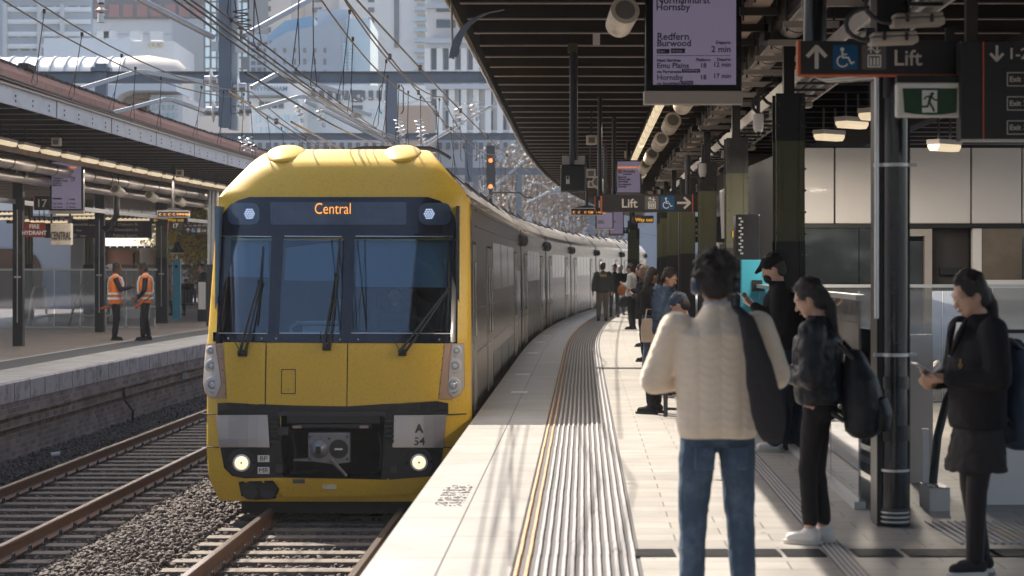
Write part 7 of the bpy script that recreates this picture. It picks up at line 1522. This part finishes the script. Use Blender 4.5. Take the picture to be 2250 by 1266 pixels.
for s_ in (-1, 1):
    mb = MB(); mb.tube([(s_ * .05, .10, 1.49), (s_ * .055, .15, 1.40), (s_ * .01, .175, 1.28)], [.012, .02, .008], 6); mb.build('lapel', C_blk, t, local=True, smooth=True)
phone(t, (0, .34, 1.20), 'pale phone held in both hands by the school student', 30)
backpack(t, 'large navy backpack worn by the school student at the right border', C_navyp, 1.2, (.05, -.30, 1.05))
# 5.. people further along the platform
def fp(label, px, feet, yaw, h, **kw):
    x, D = at(px, feet); kw.setdefault('far', D > 30); kw.setdefault('vox', .012); kw.setdefault('group', None); return person(label, x, D, R(yaw), h, **kw)
PH = dict(eL=(-.25, .0, 1.14), eR=(.25, .0, 1.14), wL=(-.08, .22, 1.22), wR=(.09, .22, 1.18), hd=(0, .05, 1.63))
t, v = fp('person in a quilted navy puffer jacket, facing right beyond the cream sweater', 1464, 872, -118, 1.66, J=PH, topm=C_navyp, legm=C_jeand, shoem=C_char, bulk=1.3, hood=True, headtilt=25, topd=.05, tdsc=.07, skin=SK2)
t, v = fp('person with black top and light blue jeans left of the navy puffer jacket', 1428, 828, -60, 1.66, J=PH, hair='long', topm=C_blk, legm=C_jean, shoem=C_blk, legfat=.95, hem=1.0)
x, D = at(1424, 828); o = thing('tote_bag', 'beige tote bag at the hip of the person in light blue jeans', 'bag', (x + .02, D - .24, .74)); blob('bag', lambda mb: rings(mb, [(-.2, 0, 0, .14, .05), (0, 0, 0, .15, .06), (.16, 0, 0, .13, .04)]), .012, C_beige, o, 4, .01); mb = MB(); mb.tube([(-.08, 0, .15), (-.05, .08, .30), (.05, .08, .30), (.08, 0, .15)], .012, 6); mb.build('strap', C_beige, o, local=True)
t, v = fp('blonde person mostly hidden behind the dark haired people, mid platform', 1420, 795, 60, 1.70, hair='long', hairm=M_blond, topm=C_char, legm=C_blk, J=PH)
t, v = fp('person in black coat and black shoes standing behind the blonde person', 1412, 762, 80, 1.72, topm=C_blk, legm=C_blk, J=PH, hem=.6, bulk=1.1)
t, v = fp('person in a white shirt and dark trousers facing the train, far along the platform', 1388, 724, 70, 1.76, topm=C_white, legm=C_char, J=PH, hair='short', legfat=1.1)
x, D = at(1378, 724); o = thing('handbag', 'orange patterned bag held by the person in the white shirt', 'bag', (x - .15, D - .1, 1.05)); blob('bag', lambda mb: mb.ell((0, 0, 0), .12, .06, .15), .015, cloth('orange_bag', (.45, .16, .07)), o, 3)
t, v = fp('person in a dark jacket with yellow back lettering walking beside the far carriages', 1324, 706, 6, 1.80, topm=C_blk, legm=C_tan, J=dict(eL=(-.27, -.02, 1.13), eR=(.27, .0, 1.13), wL=(-.29, .02, .9), wR=(.29, .05, .9), aL=(-.13, -.05, .09), aR=(.12, .08, .09)), bulk=1.15, legfat=1.25)
me = text_mesh('MM', .13, .002, 'CENTER', .004); me.materials.append(MATS['gold_thread']); me.transform(Matrix.Translation((0, -.165, 1.33)) @ Matrix.Rotation(R(90), 4, 'X')); o = bpy.data.objects.new('lettering', me); COL.objects.link(o); o.parent = t
t, v = fp('person in black with a grey carry bag behind the far jacket wearer', 1350, 697, 170, 1.75, topm=C_blk, legm=C_char); t, v = fp('person in dark clothes with light blue cap next to the white shirt', 1363, 692, 190, 1.72, topm=C_blk, legm=C_jean, hair='whitecap')
t, v = fp('distant person with red brown hair between the columns', 1402, 688, 20, 1.7, topm=C_char, legm=C_blk)
x, D = at(1368, 694); t = thing('stroller', 'small dark stroller with chrome wheels among the far people', 'stroller', (x, D - .5, 0))
for a, b in ((-.2, -.3), (.2, -.3), (-.2, .3), (.2, .3)): mb = MB(); mb.tube([(x + a - .02, D - .5 + b, .1), (x + a + .02, D - .5 + b, .1)], .1, 14); mb.build('wheel', M_rubber, t)
mb = MB(); mb.beam((x - .2, D - .8, .12), (x - .2, D - .2, 1.0), .025, .025).beam((x + .2, D - .8, .12), (x + .2, D - .2, 1.0), .025, .025).beam((x - .2, D - .2, .1), (x - .2, D - .6, .7), .025, .025).beam((x + .2, D - .2, .1), (x + .2, D - .6, .7), .025, .025).beam((x - .2, D - .2, 1.0), (x + .2, D - .2, 1.0), .03, .03); mb.build('frame', M_galv, t); o = blob('seat', lambda mb: mb.ell((0, 0, .5), .2, .22, .22), .02, C_blk, t, 3)
# seated person with navy cap, and beanie person behind
SIT = dict(hL=(-.09, .0, .52), hR=(.09, .0, .52), pl=(0, -.02, .55), ch=(0, .0, .86), nk=(0, .04, 1.08), hd=(0, .10, 1.235), sL=(-.185, .02, 1.02), sR=(.185, .02, 1.02), eL=(-.24, .05, .76), eR=(.24, .05, .76), wL=(-.10, .25, .72), wR=(.10, .25, .72), kL=(-.12, .42, .50), kR=(.12, .42, .50), aL=(-.12, .40, .09), aR=(.12, .40, .09))
def specs(t, v, H, HM):
    mb = MB()
    for s in (-1, 1): mb.tube([H(s * .033 + .022 * math.cos(a), .108, .004 + .018 * math.sin(a)) for a in np.linspace(0, 2 * math.pi, 13)], .003, 5); mb.tube([H(s * .055, .105, .006), H(s * .08, .0, .01)], .003, 5)
    mb.tube([H(-.012, .108, .006), H(.012, .108, .006)], .003, 5); mb.build('glasses', M_black, t, local=True)
D = 23.5; x = P(1512, 0, D).x
t, v = person('seated person with navy beret and glasses, head bowed, beside the cream sweater', x, D, R(70), 1.78, SIT, hair='beret', skin=SK1, topm=C_navyp, legm=C_blk, far=False, hem=.5, headtilt=30, extra=specs)
def bench(x, D, yaw, label):
    t = thing('station_bench', label, 'bench', (x, D, 0), yaw); mb = MB(); mb.box(-.8, .8, -.22, .25, .42, .46); mb.build('seat', M_dark, t, local=True); mb = MB()
    for k in range(14): mb.cbox((-.75 + k * .115, -.27, .68), .07, .03, .44)
    mb.build('backrest', M_dark, t, local=True)
    for s in (-.6, .6):
        mb = MB(); mb.beam((s, .12, .01), (s, .12, .42), .04, .04).beam((s, -.12, .01), (s, -.12, .42), .04, .04).beam((s, -.12, .1), (s, .12, .1), .03, .03); mb.build('leg', M_dark, t, local=True)
bench(x + .02, D, R(70), 'dark station bench under the seated person with the navy beret')
t, v = fp('person in a beige beanie and grey jacket behind the headphones of the cream sweater', 1612, 832, -100, 1.74, hair='beanie', topm=C_grey, legm=C_char, J=PH, far=False)
# left platform
def tape(t, v, H, HM):
    for z0, z1, rx, ry in ((.93, .98, .226, .176), (1.04, 1.09, .222, .174)):
        mb = MB(); mb.loft([[(rx * math.cos(a), ry * math.sin(a), z_) for a in np.linspace(0, 2 * math.pi, 25)[:-1]] for z_ in (z0, z1)], False); mb.build('reflective_band', C_refl, t, local=True, smooth=True)
    for s in (-1, 1):
        mb = MB(); mb.tube([(s * .15, .165, 1.09), (s * .13, .17, 1.3), (s * .12, .13, 1.42), (s * .12, 0, 1.50), (s * .12, -.13, 1.42), (s * .06, -.165, 1.3), (s * -.02, -.165, 1.09)], .022, 6); mb.build('reflective_strap', C_refl, t, local=True)
def sleeves(t, v, H, HM):
    tape(t, v, H, HM)
    blob('shirt', lambda mb: [(capsule(mb, v['s' + s], v['e' + s], .066, .056), capsule(mb, v['e' + s], v['w' + s].lerp(v['e' + s], .06), .055, .04)) for s in 'LR'], .011, cloth('navy_shirt', (.022, .025, .04)), t, 4, .01)
t, v = fp('bearded railway worker in an orange vest gesturing with one hand, left of the pair', 254, 748, -82, 1.76, J=dict(eR=(.25, .12, 1.16), wR=(.16, .36, 1.22), eL=(-.26, -.02, 1.13), wL=(-.22, -.06, .9), hd=(0, .04, 1.63)), skin=SK3, top='safety_vest', topm=C_or, legm=C_blk, bulk=1.12, extra=sleeves, far=False, sleeves=False, hem=.82, legfat=1.15, curl=.1)
t, v = fp('railway worker in an orange vest looking down with rolled flags, right of the pair', 320, 748, 98, 1.78, J=dict(eL=(-.26, .02, 1.13), wL=(-.18, .16, .96), eR=(.27, -.02, 1.14), wR=(.06, .20, .98), hd=(.01, .07, 1.61), aL=(-.16, .05, .09), aR=(.14, -.06, .09), kL=(-.14, .05, .5)), skin=SK3, top='safety_vest', topm=C_or, legm=C_blk, bulk=1.10, extra=sleeves, far=False, sleeves=False, hem=.84, legfat=1.12, headtilt=28)
for a, b, lb in (((198, 684), (240, 674), 'rolled signal flags poking out behind the gesturing worker'), ((296, 677), (334, 650), 'rolled red and white signal flags held by the worker looking down')):
    D = 46.4; t = thing('signal_flag', lb, 'flag', P(*a, D)); mb = MB(); mb.tube([P(*a, D), P(*b, D)], .012, 6); mb.build('stick', M_dark, t); mb = MB(); q0, q1 = (P(*b, D), P(*a, D)) if a[0] < 250 else (P(*a, D), P(*b, D)); mb.tube([q0, q0.lerp(q1, .15), q0.lerp(q1, .5)], [.02, .035, .015], 8); mb.build('rolled_cloth', C_rusty, t, smooth=True)
D = 70; t, v = person('seated person in a rust orange hooded jacket on the left platform bench', P(393, 0, D).x, D, R(60), 1.75, SIT, hair='beanie', topm=C_rusty, legm=C_char, far=True, hem=.45, bulk=1.3)
t, v = person('seated person in black with a white cap on the left platform bench', P(411, 0, D).x, D, R(40), 1.75, SIT, hair='whitecap', topm=C_blk, legm=C_blk, far=True, hem=.45, bulk=1.1)
bench(P(405, 0, D).x, D + .05, R(30), 'perforated metal bench under the two seated people, left platform')
t, v = person('standing person in black partly hidden by the left side of the train', P(447, 0, 66).x, 66, R(120), 1.74, PH, topm=C_blk, legm=C_blk, far=True)
t, v = person('person with a pale cap behind the left glass barrier, between column and worker', P(237, 0, 60).x, 60, R(-80), 1.76, PH, hair='whitecap', topm=C_blk, legm=C_char, far=True)
t, v = person('train driver sitting in the cab, dim behind the right windscreen pane', TX + .62, TD + 1.35, R(180), 1.75, SIT, topm=C_navyp, legm=C_blk, far=True, hem=.45, z=.12)
# ================================================================ AIR
mb = MB(); mb.box(-750, 750, -95, 1510, -2.75, 62); hz = mb.build('haze', (lambda m: m)(bpy.data.materials.new('haze_air'))); hm_ = hz.data.materials[0]; hm_.use_nodes = True; n = hm_.node_tree; n.nodes.clear()
o_ = n.nodes.new('ShaderNodeOutputMaterial'); pv = n.nodes.new('ShaderNodeVolumePrincipled'); pv.inputs['Color'].default_value = (.88, .93, 1, 1); pv.inputs['Density'].default_value = .0004; n.links.new(pv.outputs[0], o_.inputs['Volume']); tag(hz, kind='stuff')
